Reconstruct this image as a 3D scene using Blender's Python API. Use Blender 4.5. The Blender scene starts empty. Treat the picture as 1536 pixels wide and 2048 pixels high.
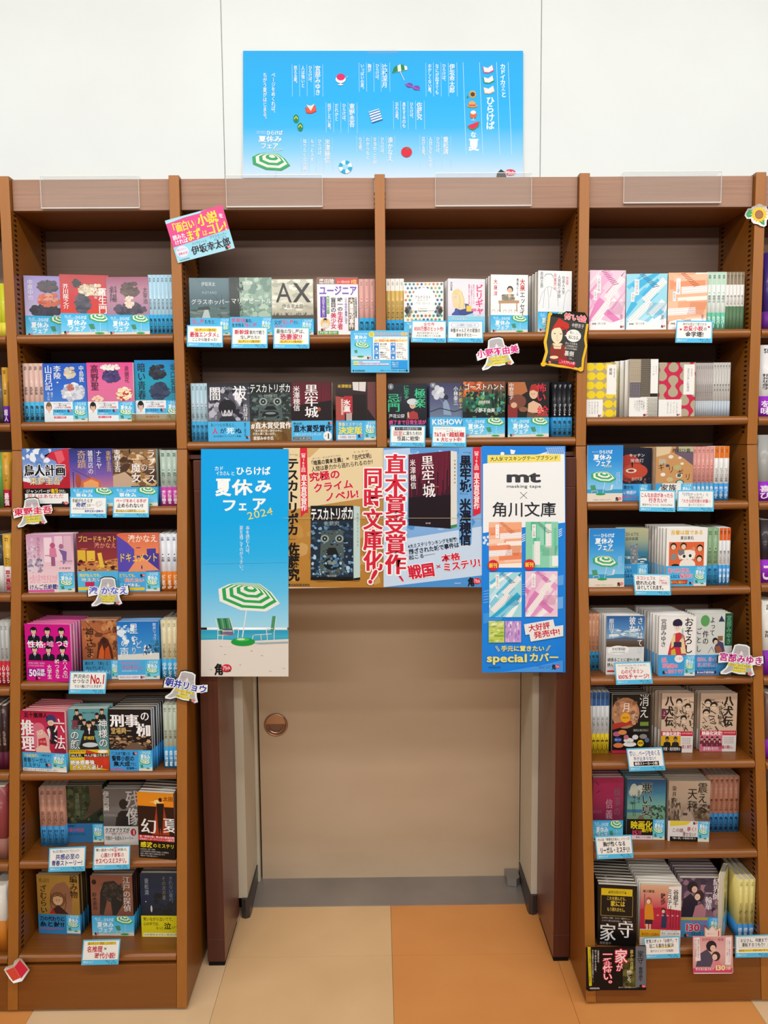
import bpy, math, random
import numpy as np
from mathutils import Vector, Matrix
from mathutils.geometry import tessellate_polygon
random.seed(7)
SC = bpy.context.scene
COL = SC.collection
# ------------------------------------------------------------------ camera
F, PIT, ROL, YAW, CH = 1605.1, 0.0917, -0.008, 0.0082, 1.3253
_f = np.array([math.sin(YAW)*math.cos(PIT), math.cos(YAW)*math.cos(PIT), -math.sin(PIT)])
_r = np.array([math.cos(YAW), -math.sin(YAW), 0.0]); _u = np.cross(_r, _f)
RT = math.cos(ROL)*_r + math.sin(ROL)*_u
UP = -math.sin(ROL)*_r + math.cos(ROL)*_u
CAM = np.array([0.0, 0.0, CH])
cd = bpy.data.cameras.new('camera'); cam = bpy.data.objects.new('camera', cd); COL.objects.link(cam)
cam.matrix_world = Matrix(((RT[0], UP[0], -_f[0], 0), (RT[1], UP[1], -_f[1], 0), (RT[2], UP[2], -_f[2], CH), (0, 0, 0, 1)))
cd.sensor_fit = 'VERTICAL'; cd.sensor_height = 36; cd.lens = F/2048*36; cd.clip_start = .05
SC.camera = cam
# ------------------------------------------------------------------ world, lights, exposure
w = bpy.data.worlds.new('world'); SC.world = w; w.use_nodes = True
w.node_tree.nodes['Background'].inputs[0].default_value = (1.0, .96, .9, 1)
w.node_tree.nodes['Background'].inputs[1].default_value = .10
SC.view_settings.view_transform = 'Standard'; SC.view_settings.look = 'None'
SC.view_settings.exposure = -0.16; SC.view_settings.gamma = 1.0; SC.view_settings.use_curve_mapping = False
LAMPS = [(.7, 2.70, 62, 25), (-1.5, 2.70, 62, 50), (-3.7, 2.70, 80, 60)]          # (Y, Z, watts, tilt) rows of ceiling tubes
CEIL = 2.75; LCOL = (1.0, .985, .955)
def ray(px, py):
    d = RT*(px-768)/F + UP*(1024-py)/F + _f
    return d
def UY(px, py, Y):
    d = ray(px, py); return CAM + d*(Y/d[1])
def UZ(px, py, z):
    d = ray(px, py); return CAM + d*((z-CH)/d[2])
# ------------------------------------------------------------------ geometry of the cabinets
YU, ZT, ZB, YB, YW = 1.93, 1.933, 1.3028, 1.7608, 2.14
def yf(z): return YU if z >= ZB else YB + (YU-YB)*max(z, 0)/ZB
def shelf_z(px, py):                    # height of a point seen on the cabinet front
    z = 1.0
    for _ in range(30): z = float(UY(px, py, yf(z))[2])
    return z
# ------------------------------------------------------------------ colour, materials
def lin(c): return c/12.92 if c <= .04045 else ((c+.055)/1.055)**2.4
_cc = {}
def C(h):
    if h not in _cc:
        s = h if len(h) == 6 else ''.join(x*2 for x in h)
        _cc[h] = tuple(lin(int(s[i:i+2], 16)/255)*.9 for i in (0, 2, 4)) + (1.0,)
    return _cc[h]
def newmat(name, rough=.5, spec=.5, metal=0, col=None, coat=0):
    m = bpy.data.materials.new(name); m.use_nodes = True
    b = m.node_tree.nodes['Principled BSDF']
    b.inputs['Roughness'].default_value = rough; b.inputs['Specular IOR Level'].default_value = spec
    b.inputs['Metallic'].default_value = metal
    if coat: b.inputs['Coat Weight'].default_value = coat*.6; b.inputs['Coat Roughness'].default_value = .12
    if col: b.inputs['Base Color'].default_value = col
    return m, m.node_tree, b
def printmat(name, rough, coat=0, spec=.4):
    m, nt, b = newmat(name, rough, spec, coat=coat)
    a = nt.nodes.new('ShaderNodeAttribute'); a.attribute_name = 'Col'
    nt.links.new(a.outputs['Color'], b.inputs['Base Color'])
    return m
M_CARD = printmat('printed_card', .55, 0, .2)
M_COVER = printmat('laminated_cover', .4, .3, .25)
M_PAPER = printmat('uncoated_paper', .8, 0, .2)
M_POSTER = printmat('satin_poster', .5, 0, .2)
def wood(name, c1, c2, axis='Z', rough=.42, scale=1.0, bump=.06, spec=.4):
    m, nt, b = newmat(name, rough, spec); N = nt.nodes; L = nt.links
    tc = N.new('ShaderNodeTexCoord'); mp = N.new('ShaderNodeMapping')
    s = {'X': (1.2, 60, 60), 'Y': (60, 1.2, 60), 'Z': (60, 60, 1.2)}[axis]
    mp.inputs['Scale'].default_value = tuple(v*scale for v in s)
    L.new(tc.outputs['Object'], mp.inputs[0])
    n = N.new('ShaderNodeTexNoise'); n.inputs['Scale'].default_value = 2.2; n.inputs['Detail'].default_value = 7; n.inputs['Roughness'].default_value = .62
    L.new(mp.outputs[0], n.inputs['Vector'])
    n2 = N.new('ShaderNodeTexNoise'); n2.inputs['Scale'].default_value = 2.0; L.new(tc.outputs['Object'], n2.inputs['Vector'])
    mx = N.new('ShaderNodeMath'); mx.operation = 'MULTIPLY_ADD'; mx.inputs[1].default_value = .75
    L.new(n.outputs[0], mx.inputs[0]); 
    m2 = N.new('ShaderNodeMath'); m2.operation = 'MULTIPLY'; m2.inputs[1].default_value = .25; L.new(n2.outputs[0], m2.inputs[0]); L.new(m2.outputs[0], mx.inputs[2])
    r = N.new('ShaderNodeValToRGB'); r.color_ramp.elements[0].position = .32; r.color_ramp.elements[1].position = .68
    r.color_ramp.elements[0].color = c1; r.color_ramp.elements[1].color = c2
    L.new(mx.outputs[0], r.inputs[0]); L.new(r.outputs[0], b.inputs['Base Color'])
    bp = N.new('ShaderNodeBump'); bp.inputs['Strength'].default_value = bump; bp.inputs['Distance'].default_value = .002
    L.new(n.outputs[0], bp.inputs['Height']); L.new(bp.outputs[0], b.inputs['Normal'])
    return m
def paint(name, c1, c2, rough, sc=6, spec=.3, bump=.02, stretch=(1, 1, 1)):
    m, nt, b = newmat(name, rough, spec); N = nt.nodes; L = nt.links
    tc = N.new('ShaderNodeTexCoord'); mp = N.new('ShaderNodeMapping'); mp.inputs['Scale'].default_value = stretch
    L.new(tc.outputs['Object'], mp.inputs[0])
    n = N.new('ShaderNodeTexNoise'); n.inputs['Scale'].default_value = sc; n.inputs['Detail'].default_value = 5; L.new(mp.outputs[0], n.inputs['Vector'])
    r = N.new('ShaderNodeValToRGB'); r.color_ramp.elements[0].position = .3; r.color_ramp.elements[1].position = .7
    r.color_ramp.elements[0].color = c1; r.color_ramp.elements[1].color = c2
    L.new(n.outputs[0], r.inputs[0]); L.new(r.outputs[0], b.inputs['Base Color'])
    if bump:
        f = N.new('ShaderNodeTexNoise'); f.inputs['Scale'].default_value = 260; L.new(tc.outputs['Object'], f.inputs['Vector'])
        bp = N.new('ShaderNodeBump'); bp.inputs['Strength'].default_value = bump; bp.inputs['Distance'].default_value = .001
        L.new(f.outputs[0], bp.inputs['Height']); L.new(bp.outputs[0], b.inputs['Normal'])
    return m
W_STILE = wood('stile_laminate', C('a66826'), C('9c6020'), 'Z', .45, 1, .03)
W_SIDE = wood('side_laminate', C('925616'), C('874e12'), 'Z', .38, 1, .03)
W_FASCIA = wood('fascia_laminate', C('a88068'), C('906a54'), 'X', .5, 1.2, .1)
W_BACK = wood('back_laminate', C('967a6a'), C('886c5c'), 'X', .6, .7, .05)
W_SHELF = wood('shelf_laminate', C('87501e'), C('784416'), 'X', .35, 1, .03)
W_NOSE = wood('nosing_wood', C('9c6028'), C('80491c'), 'X', .28, 1, .05, .5)
W_BASE = wood('base_laminate', C('864e18'), C('7c4614'), 'X', .4, 1, .03)
W_JAMB = wood('jamb_laminate', C('5c2e1e'), C('4a2216'), 'Z', .35, 1, .06)
W_JSIDE = wood('jamb_side_sheen_laminate', C('7c5040'), C('724638'), 'Z', .3, 1, .03)  # paler copy of the jamb laminate, glossy reflection put into the colour
P_WALL = paint('wall_vinyl', C('ebf1ef'), C('e5eae9'), .75, 3, .2, .06)
P_DOOR = paint('door_paint', C('d4ba9c'), C('c8ae90'), .42, 2.2, .35, .02, (1, 1, 3))
P_TRIM = paint('door_frame_paint', C('d9cfba'), C('d0c5ae'), .5, 3, .3, 0)
P_SEAM, _, _ = newmat('dark_gap', .8, .2, 0, C('140f0c'))
M_STEEL = paint('threshold_steel', C('a09890'), C('8c847e'), .35, 4, .5, .02)
M_STEEL.node_tree.nodes['Principled BSDF'].inputs['Metallic'].default_value = .3
M_RUBBER, _, _ = newmat('dark_base_trim', .35, .5, .3, C('4a4240'))
M_BRASS, _, _ = newmat('brushed_handle_metal', .25, .5, .9, C('b98f74'))
M_DARKM, _, _ = newmat('handle_recess_metal', .4, .5, .7, C('8c6a58'))
P_CREAM = paint('floor_cream', C('efcba0'), C('e5c194'), .34, 5, .4, .01)
P_CREAM2 = paint('floor_cream_yellow', C('ebc390'), C('e3b986'), .34, 5, .4, .01)
P_ORANGE = paint('floor_orange', C('e69c56'), C('de924e'), .34, 5, .4, .01)
P_CEIL = paint('ceiling_white', C('dcdcd8'), C('d4d4d0'), .9, 4, .1, 0)
def emis(name, col, s):
    m = bpy.data.materials.new(name); m.use_nodes = True; nt = m.node_tree
    nt.nodes.remove(nt.nodes['Principled BSDF']); e = nt.nodes.new('ShaderNodeEmission')
    e.inputs[0].default_value = col; e.inputs[1].default_value = s
    nt.links.new(e.outputs[0], nt.nodes['Material Output'].inputs[0]); return m
M_ACR = bpy.data.materials.new('clear_acrylic'); M_ACR.use_nodes = True
def _acr(m, tint, fac):
    nt = m.node_tree; b = nt.nodes['Principled BSDF']
    b.inputs['Base Color'].default_value = tint; b.inputs['Roughness'].default_value = .08
    t = nt.nodes.new('ShaderNodeBsdfTransparent'); t.inputs[0].default_value = (.985, .985, .985, 1)
    mx = nt.nodes.new('ShaderNodeMixShader'); mx.inputs[0].default_value = fac
    nt.links.new(t.outputs[0], mx.inputs[1]); nt.links.new(b.outputs[0], mx.inputs[2]); nt.links.new(mx.outputs[0], nt.nodes['Material Output'].inputs[0])
_acr(M_ACR, (.7, .72, .7, 1), .06)
M_ACE = bpy.data.materials.new('acrylic_edge'); M_ACE.use_nodes = True; _acr(M_ACE, (.9, .92, .9, 1), .65)
M_TRAY = bpy.data.materials.new('amber_acrylic'); M_TRAY.use_nodes = True; _acr(M_TRAY, C('a98a48'), .45)
# ------------------------------------------------------------------ objects
def tag(o, label=None, cat=None, group=None, kind=None):
    if label: o['label'] = label
    if cat: o['category'] = cat
    if group: o['group'] = group
    if kind: o['kind'] = kind
    return o
def link(name, data, parent=None):
    o = bpy.data.objects.new(name, data); COL.objects.link(o)
    if parent: o.parent = parent
    return o
def empty(name, loc=(0, 0, 0), rz=0, rx=0):
    o = link(name, None); o.location = loc; o.rotation_euler = (rx, 0, rz); o.empty_display_size = .02; return o
def mesh(name, V, T, mats, cols=None, midx=None, smooth=False, polys=None):
    """V (n,3), T (m,3) triangles, or polys list of index tuples"""
    me = bpy.data.meshes.new(name)
    if polys is not None:
        me.from_pydata([tuple(v) for v in V], [], polys)
    else:
        V = np.asarray(V, dtype=np.float32); T = np.asarray(T, dtype=np.int32)
        me.vertices.add(len(V)); me.vertices.foreach_set('co', V.ravel())
        me.loops.add(T.size); me.loops.foreach_set('vertex_index', T.ravel())
        me.polygons.add(len(T)); me.polygons.foreach_set('loop_start', np.arange(0, T.size, 3, dtype=np.int32))
        me.polygons.foreach_set('loop_total', np.full(len(T), 3, dtype=np.int32))
        me.update(calc_edges=True)
        if cols is not None:
            a = me.color_attributes.new('Col', 'FLOAT_COLOR', 'CORNER')
            a.data.foreach_set('color', np.asarray(cols, dtype=np.float32).ravel())
    for m in (mats if isinstance(mats, (list, tuple)) else [mats]): me.materials.append(m)
    if midx is not None: me.polygons.foreach_set('material_index', np.asarray(midx, dtype=np.int32))
    if smooth: me.shade_smooth()
    me.update(); return me
class MB:                                   # plain solid builder
    def __init__(s): s.V = []; s.P = []; s.M = []
    def box(s, x0, y0, z0, x1, y1, z1, m=0):
        b = len(s.V)
        s.V += [(x0, y0, z0), (x1, y0, z0), (x1, y1, z0), (x0, y1, z0), (x0, y0, z1), (x1, y0, z1), (x1, y1, z1), (x0, y1, z1)]
        for f in ((0, 3, 2, 1), (4, 5, 6, 7), (0, 1, 5, 4), (1, 2, 6, 5), (2, 3, 7, 6), (3, 0, 4, 7)):
            s.P.append(tuple(b+i for i in f)); s.M.append(m)
        return s
    def prism(s, pts, axis, a, b_, m=0):    # pts 2-D polygon, extruded along axis 'x','y','z'
        n = len(pts); b = len(s.V)
        def mk(p, t): return {'x': (t, p[0], p[1]), 'y': (p[0], t, p[1]), 'z': (p[0], p[1], t)}[axis]
        s.V += [mk(p, a) for p in pts] + [mk(p, b_) for p in pts]
        s.P.append(tuple(b+i for i in range(n))[::-1]); s.M.append(m)
        s.P.append(tuple(b+n+i for i in range(n))); s.M.append(m)
        for i in range(n):
            j = (i+1) % n; s.P.append((b+i, b+j, b+n+j, b+n+i)); s.M.append(m)
        return s
    def disc(s, c, r, y0, y1, n=32, r2=None, m=0):      # cylinder along Y, optional cone
        r2 = r if r2 is None else r2; b = len(s.V)
        for (rr, y) in ((r, y0), (r2, y1)):
            s.V += [(c[0]+rr*math.cos(6.28318*i/n), y, c[1]+rr*math.sin(6.28318*i/n)) for i in range(n)]
        s.P.append(tuple(range(b, b+n))); s.P.append(tuple(range(b+n, b+2*n))[::-1]); s.M += [m, m]
        for i in range(n):
            j = (i+1) % n; s.P.append((b+i, b+n+i, b+n+j, b+j)); s.M.append(m)
        return s
    def tube(s, pts, r, n=8, m=0):
        b = len(s.V); k = len(pts)
        for i, p in enumerate(pts):
            a = Vector(pts[max(i-1, 0)]); c = Vector(pts[min(i+1, k-1)]); d = (c-a).normalized()
            u = d.cross(Vector((0, 1, 0)));  u = u.normalized() if u.length > .01 else Vector((1, 0, 0)); v = d.cross(u)
            for j in range(n):
                t = 6.28318*j/n; q = Vector(p)+u*math.cos(t)*r+v*math.sin(t)*r; s.V.append(tuple(q))
        for i in range(k-1):
            for j in range(n):
                j2 = (j+1) % n; s.P.append((b+i*n+j, b+i*n+j2, b+(i+1)*n+j2, b+(i+1)*n+j)); s.M.append(m)
        s.P.append(tuple(b+j for j in range(n))); s.P.append(tuple(b+(k-1)*n+j for j in range(n))[::-1]); s.M += [m, m]
        return s
    def obj(s, name, mats, parent=None, smooth=False, bevel=0):
        me = mesh(name, s.V, None, mats, midx=s.M, polys=s.P)
        o = link(name, me, parent)
        if smooth: me.shade_smooth(); me.set_sharp_from_angle(angle=math.radians(40))
        if bevel:
            b = o.modifiers.new('bevel', 'BEVEL'); b.width = bevel; b.segments = 2; b.limit_method = 'ANGLE'
        return o
# ------------------------------------------------------------------ glyphs: the built-in font turned into triangles
_cu = bpy.data.curves.new('glyph', 'FONT'); _go = bpy.data.objects.new('glyph', _cu); COL.objects.link(_go)
_gc = {}
def glyph(ch, off=0.0, res=2):
    k = (ch, off, res)
    if k not in _gc:
        _cu.body = ch; _cu.offset = off; _cu.resolution_u = res
        me = _go.to_mesh(); n = len(me.vertices)
        v = np.empty(n*3, dtype=np.float32); me.vertices.foreach_get('co', v)
        me.calc_loop_triangles(); t = np.empty(len(me.loop_triangles)*3, dtype=np.int32); me.loop_triangles.foreach_get('vertices', t)
        _gc[k] = (v.reshape(-1, 3)[:, :2].copy(), t.reshape(-1, 3).copy()); _go.to_mesh_clear()
    return _gc[k]
_adv = {}
def advance(ch):
    if ord(ch) > 0x2E00: return 1.0
    if ch == ' ': return .3
    if ch not in _adv:
        v, _ = glyph(ch); _adv[ch] = float(v[:, 0].max())+.06 if len(v) else .3
    return _adv[ch]
WEI = {0: 0.0, 1: .012, 2: .026, 3: .034, 4: .041, 5: .05}
ORD = 'first second third fourth fifth sixth seventh eighth ninth tenth eleventh twelfth'.split()
ROTV = set('ー―—－（）()「」『』【】〈〉〜～…-')
class Canvas:
    """flat print. Coordinates as drawn (y down); fmap sends (x, y, layer) arrays to 3-D points"""
    def __init__(s, fmap, res=2): s.f = fmap; s.V = []; s.T = []; s.K = []; s.nv = 0; s.z = 1; s.res = res; s.tr = None; s.clip = None
    def rot(s, deg=None, cx=0, cy=0):
        s.tr = None if deg is None else (math.cos(math.radians(deg)), math.sin(math.radians(deg)), cx, cy)
        return s
    def add(s, P, T, K):
        P = np.asarray(P, dtype=np.float64).reshape(-1, 2)
        if s.tr:
            c, sn, cx, cy = s.tr; q = P-[cx, cy]; P = np.stack([q[:, 0]*c+q[:, 1]*sn+cx, -q[:, 0]*sn+q[:, 1]*c+cy], 1)
        if s.clip:
            a, b, c_, d = s.clip; P = np.stack([P[:, 0].clip(a, c_), P[:, 1].clip(b, d)], 1)
        s.V.append(s.f(P, s.z)); T = np.asarray(T, dtype=np.int32).reshape(-1, 3)
        s.T.append(T+s.nv); s.nv += len(P)
        K = np.asarray(K, dtype=np.float32)
        s.K.append(np.broadcast_to(K, (T.size, 4)) if K.ndim == 1 else K[T.ravel()])
    def up(s): s.z += 1
    def p(s, pts, col):
        col = C(col) if isinstance(col, str) else col
        t = tessellate_polygon([[Vector((a, b, 0)) for a, b in pts]]); s.add(pts, t, col); s.up(); return s
    def r(s, x0, y0, x1, y1, col): s.add([(x0, y0), (x1, y0), (x1, y1), (x0, y1)], [(0, 3, 2), (0, 2, 1)], C(col)); s.up(); return s
    def g(s, x0, y0, x1, y1, *cols):      # vertical gradient through several colours
        n = len(cols)-1
        for i in range(n):
            a = y0+(y1-y0)*i/n; b = y0+(y1-y0)*(i+1)/n
            s.add([(x0, a), (x1, a), (x1, b), (x0, b)], [(0, 3, 2), (0, 2, 1)], np.array([C(cols[i]), C(cols[i]), C(cols[i+1]), C(cols[i+1])]))
        s.up(); return s
    def e(s, cx, cy, rx, ry, col, n=18, a0=0, a1=360):
        pts = [(cx+rx*math.cos(math.radians(a0+(a1-a0)*i/n)), cy+ry*math.sin(math.radians(a0+(a1-a0)*i/n))) for i in range(n+(0 if a1-a0 == 360 else 1))]
        m = len(pts); s.add(pts, [(0, i+1, i) for i in range(1, m-1)], C(col)); s.up(); return s
    def l(s, x0, y0, x1, y1, w, col):
        d = math.hypot(x1-x0, y1-y0) or 1; a = -(y1-y0)/d*w/2; b = (x1-x0)/d*w/2
        s.add([(x0+a, y0+b), (x1+a, y1+b), (x1-a, y1-b), (x0-a, y0-b)], [(0, 1, 2), (0, 2, 3)], C(col)); s.up(); return s
    def ls(s, pts, w, col):
        for a, b in zip(pts, pts[1:]): s.l(*a, *b, w, col)
        return s
    def _txt(s, items, col, b, o, ow):
        # items: (char, x0, y_base, sx, sy, rotated)
        ming = isinstance(b, str); w = {'m': 0, 'M': 1}[b] if ming else b
        for (off, c_) in (([(WEI[w]+ow, o)] if o else []) + [(WEI[w], col)]):
            if off <= .016: ring = [(0, 0)]
            else: k_ = 6 if off < .05 else 8; q_ = off-.012; ring = [(0, 0)]*(off > .05)+[(q_*math.cos(6.283*j/k_), q_*math.sin(6.283*j/k_)) for j in range(k_)]
            if ming: ring = [(a_+d_, b_) for d_ in ((-.017, .017) if b == 'm' else (-.03, 0, .03)) for a_, b_ in (ring if off > .016 else [(0, 0)])]
            z0 = s.z; gi = 0
            for ch, x, y, sx, sy, rt in items:
                if ch == ' ' or ch == '　': continue
                V, T = glyph(ch, min(off, .012), s.res); gi += 1
                if not len(T): continue
                if rt: V = np.stack([V[:, 1]+.12, .88-V[:, 0]], 1)
                P = np.stack([x+V[:, 0]*sx, y-V[:, 1]*sy], 1)
                for j, (dx, dy) in enumerate(ring):
                    s.z = z0+.3*j+.12*(gi % 2); s.add(P+[dx*sx, dy*sy], T, C(c_))
            s.z = z0+.3*len(ring)+1
    def h(s, x0, y0, x1, y1, txt, col, b=0, o=None, ow=.06):
        asc = all(ord(c) < 0x2E00 for c in txt); adv = [advance(c) for c in txt]; sx = (x1-x0)/sum(adv)
        if asc: sy = (y1-y0)/.74; base = y1
        else: sy = (y1-y0)/.94; base = y1-.09*sy
        x = x0; it = []
        for c, a in zip(txt, adv): it.append((c, x, base, sx, sy, False)); x += a*sx
        s._txt(it, col, b, o, ow); return s
    def v(s, x0, y0, x1, y1, txt, col, b=0, o=None, ow=.06):
        n = sum(.45 if c in ' 　' else 1 for c in txt); st = (y1-y0)/n; sx = (x1-x0)/.94; sy = min(st/.94, sx*1.25); it = []; y = y0
        for c in txt:
            if c in ' 　': y += st*.45; continue
            rt = c in ROTV; dx = dy = 0
            if c in '、。': dx = .58*sx; dy = -.55*sy
            if c in 'ゃゅょっァィゥェォャュョッ': dx = .1*sx; dy = -.08*sy
            ax = advance(c); cx = x0-.03*sx+dx+(1-ax)*.5*sx
            it.append((c, cx, y+(st-sy)*.5+.88*sy+dy, sx, sy, rt)); y += st
        s._txt(it, col, b, o, ow); return s
    def n(s, x0, y0, x1, y1, cols, n, sz, seed=1, asp=1.0):   # soft mottled picture made of small irregular patches
        rg = random.Random(seed); cols = cols.split()
        for i in range(n):
            cx = rg.uniform(x0, x1); cy = rg.uniform(y0, y1); r_ = sz*rg.uniform(.4, 1.2); k = rg.randint(5, 7); a = rg.uniform(0, 6)
            pts = [(min(max(cx+r_*asp*rg.uniform(.6, 1.1)*math.cos(a+6.283*j/k), x0), x1), min(max(cy+r_/asp*rg.uniform(.6, 1.1)*math.sin(a+6.283*j/k), y0), y1)) for j in range(k)]
            s.add(pts, [(0, j+1, j) for j in range(1, k-1)], C(rg.choice(cols)))
            s.z += .3
        s.up(); return s
    def ne(s, x0, y0, x1, y1, cols, n, sz, seed=1, asp=1.0):  # the same inside an oval
        rg = random.Random(seed); cols = cols.split(); a_, b_ = (x1-x0)/2, (y1-y0)/2
        for i in range(n):
            t = rg.uniform(0, 6.283); q = rg.random()**.5*.85; cx = x0+a_+a_*q*math.cos(t); cy = min(y0+b_+b_*q*math.sin(t), y1); r_ = sz*rg.uniform(.35, .8)
            s.e(cx, cy, r_*1.1, r_*.8, rg.choice(cols), 9); s.z -= .7
        s.up(); return s
    def solid(s, V, T, cols):              # extra 3-D geometry in the same mesh
        V = np.asarray(V, dtype=np.float64); T = np.asarray(T, dtype=np.int32)
        s.V.append(V); s.T.append(T+s.nv); s.nv += len(V); s.K.append(np.asarray(cols, dtype=np.float32)[T.ravel()] if len(cols) == len(V) else np.repeat(np.asarray(cols, dtype=np.float32), 3, axis=0))
    def data(s, name, mat): return mesh(name, np.concatenate(s.V), np.concatenate(s.T), mat, cols=np.concatenate(s.K))
DZ = .00001
CUBE_T = [(0, 2, 1), (0, 3, 2), (4, 5, 6), (4, 6, 7), (0, 1, 5), (0, 5, 4), (1, 2, 6), (1, 6, 5), (2, 3, 7), (2, 7, 6), (3, 0, 4), (3, 4, 7)]
def cbox(c, x0, y0, z0, x1, y1, z1, col):
    V = [(x0, y0, z0), (x1, y0, z0), (x1, y1, z0), (x0, y1, z0), (x0, y0, z1), (x1, y0, z1), (x1, y1, z1), (x0, y1, z1)]
    c.solid(V, CUBE_T, [C(col)]*8)
# ------------------------------------------------------------------ books
CROPS = {'A1': (0, 340, 3.84), 'A2': (0, 680, 3.84), 'A3': (0, 1000, 3.84), 'A4': (0, 1380, 3.84), 'A5': (0, 1700, 3.84),
         'B1': (350, 380, 3.572), 'B2': (360, 640, 3.491), 'C1': (760, 380, 3.491), 'C2': (760, 740, 3.491),
         'D1': (1150, 340, 3.979), 'D2': (1150, 680, 3.979), 'D3': (1150, 1030, 3.979), 'D4': (1150, 1360, 3.979), 'D5': (1150, 1700, 3.979),
         'P1': (470, 90, 2.603), 'P2': (370, 880, 3.746), 'P3': (760, 880, 3.84), 'P4': (370, 1140, 3.746), 'P5': (940, 1140, 6.4),
         'E5': (690, 650, 10.24), 'E6': (300, 400, 7.68), 'I': (0, 0, 1)}
BAY = {}
SH = {}                                    # (crop) -> shelf top height, filled by the shelves
def px(crop, x, y): ox, oy, s = CROPS[crop]; return ox+x/s, oy+y/s
def obi(c, x0, y0, x1, y1, small=False):   # the summer campaign band: title lettering over a beach
    W, H = x1-x0, y1-y0; X = lambda u: x0+u*W; Y = lambda v: y0+v*H
    c.g(x0, y0, x1, y1, '3fb2e8', '5cc2ee', '86d2f0')
    c.p([(X(0), Y(.9)), (X(.5), Y(.88)), (X(1), Y(.82)), (X(1), Y(1)), (X(0), Y(1))], 'e6dccb')
    if small:
        c.h(X(.1), Y(.02), X(.9), Y(.2), '・ひらけば', 'eaf7fb', 1); c.h(X(.14), Y(.2), X(.86), Y(.44), '夏休み', 'eef6f4', 2)
        canopy(c, X(.05), Y(.4), X(.9), Y(.7)); c.h(X(.2), Y(.42), X(.8), Y(.62), 'フェア', 'f0f6f0', 1)
        c.p([(X(.1), Y(.7)), (X(.3), Y(.7)), (X(.34), Y(.86)), (X(.16), Y(.86))], '3f8f68')
        c.e(X(.68), Y(.88), W*.14, H*.035, '3aa05a'); return
    c.h(X(.06), Y(.08), X(.22), Y(.2), 'カド', 'dff1f8', 1); c.h(X(.09), Y(.18), X(.29), Y(.28), 'イカさんと', 'dff1f8', 1)
    c.h(X(.29), Y(.1), X(.52), Y(.28), 'ひらけば', 'eef8fb', 2)
    c.h(X(.12), Y(.3), X(.52), Y(.58), '夏休み', 'f2faf9', 2); c.h(X(.14), Y(.58), X(.5), Y(.84), 'フェア', 'f2faf9', 2)
    canopy(c, X(.56), Y(-.02), X(1.0), Y(.42)); c.l(X(.8), Y(.42), X(.79), Y(.9), W*.006, 'e8efe8')
    c.p([(X(.55), Y(.5)), (X(.66), Y(.48)), (X(.69), Y(.72)), (X(.6), Y(.74))], '4a9270'); c.l(X(.6), Y(.74), X(.58), Y(.92), W*.01, 'e8e8e4'); c.l(X(.68), Y(.74), X(.72), Y(.92), W*.01, 'e8e8e4')
    c.e(X(.78), Y(.92), W*.1, H*.05, '35a352'); logo(c, X(.05), Y(.86), W*.1)
def canopy(c, x0, y0, x1, y1, a='3faa6c', b='eef2e6', rings=6):
    W, H = x1-x0, y1-y0; ax, ay = x0+.53*W, y0+.14*H
    rim = [(0, .22), (.17, .05), (.35, 0), (.67, .04), (.86, .33), (1, .72), (.77, 1), (.36, .95), (.02, .64)]
    rim = [(x0+u*W, y0+v*H) for u, v in rim]; m = len(rim); old = c.clip
    for k in range(rings, 0, -1):
        t = k/rings; pts = [(ax+(x-ax)*t, ay+(y-ay)*t) for x, y in rim]; pts.append((ax, ay))
        c.add(pts, [(m, (i+1) % m, i) for i in range(m)], C(a if k % 2 == 0 else b)); c.up()
    c.clip = old
def logo(c, x, y, w):                      # black 角 with the red anniversary cloud
    c.h(x, y-w*.1, x+w*.55, y+w*.55, '角', '15120f', 4); c.e(x+w*.72, y+w*.16, w*.3, w*.24, 'd8263c'); c.h(x+w*.5, y+w*.02, x+w*.94, y+w*.28, '75th', 'fbeef0', 1)
def bust(c, cx, top, w, h, hair, skin, coat, tie=None):  # anonymous figure: head, hair, shoulders
    c.p([(cx-w*.5, top+h), (cx-w*.42, top+h*.62), (cx-w*.12, top+h*.5), (cx+w*.12, top+h*.5), (cx+w*.42, top+h*.62), (cx+w*.5, top+h)], coat)
    c.e(cx, top+h*.22, w*.26, h*.24, hair); c.r(cx-w*.07, top+h*.38, cx+w*.07, top+h*.55, skin); c.e(cx, top+h*.28, w*.19, h*.2, skin)
    c.e(cx, top+h*.13, w*.2, h*.1, hair)
    for d in (-1, 1): c.e(cx+d*w*.08, top+h*.28, w*.028, h*.012, '2a1e1c', 8)
    c.l(cx-w*.05, top+h*.4, cx+w*.05, top+h*.4, h*.012, 'a85c50')
    if tie: c.p([(cx-w*.12, top+h*.52), (cx+w*.12, top+h*.52), (cx, top+h*.8)], 'f2f2f2'); c.p([(cx-w*.03, top+h*.55), (cx+w*.03, top+h*.55), (cx+w*.04, top+h*.9), (cx-w*.04, top+h*.9)], tie)
BOOKS = {}
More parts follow.
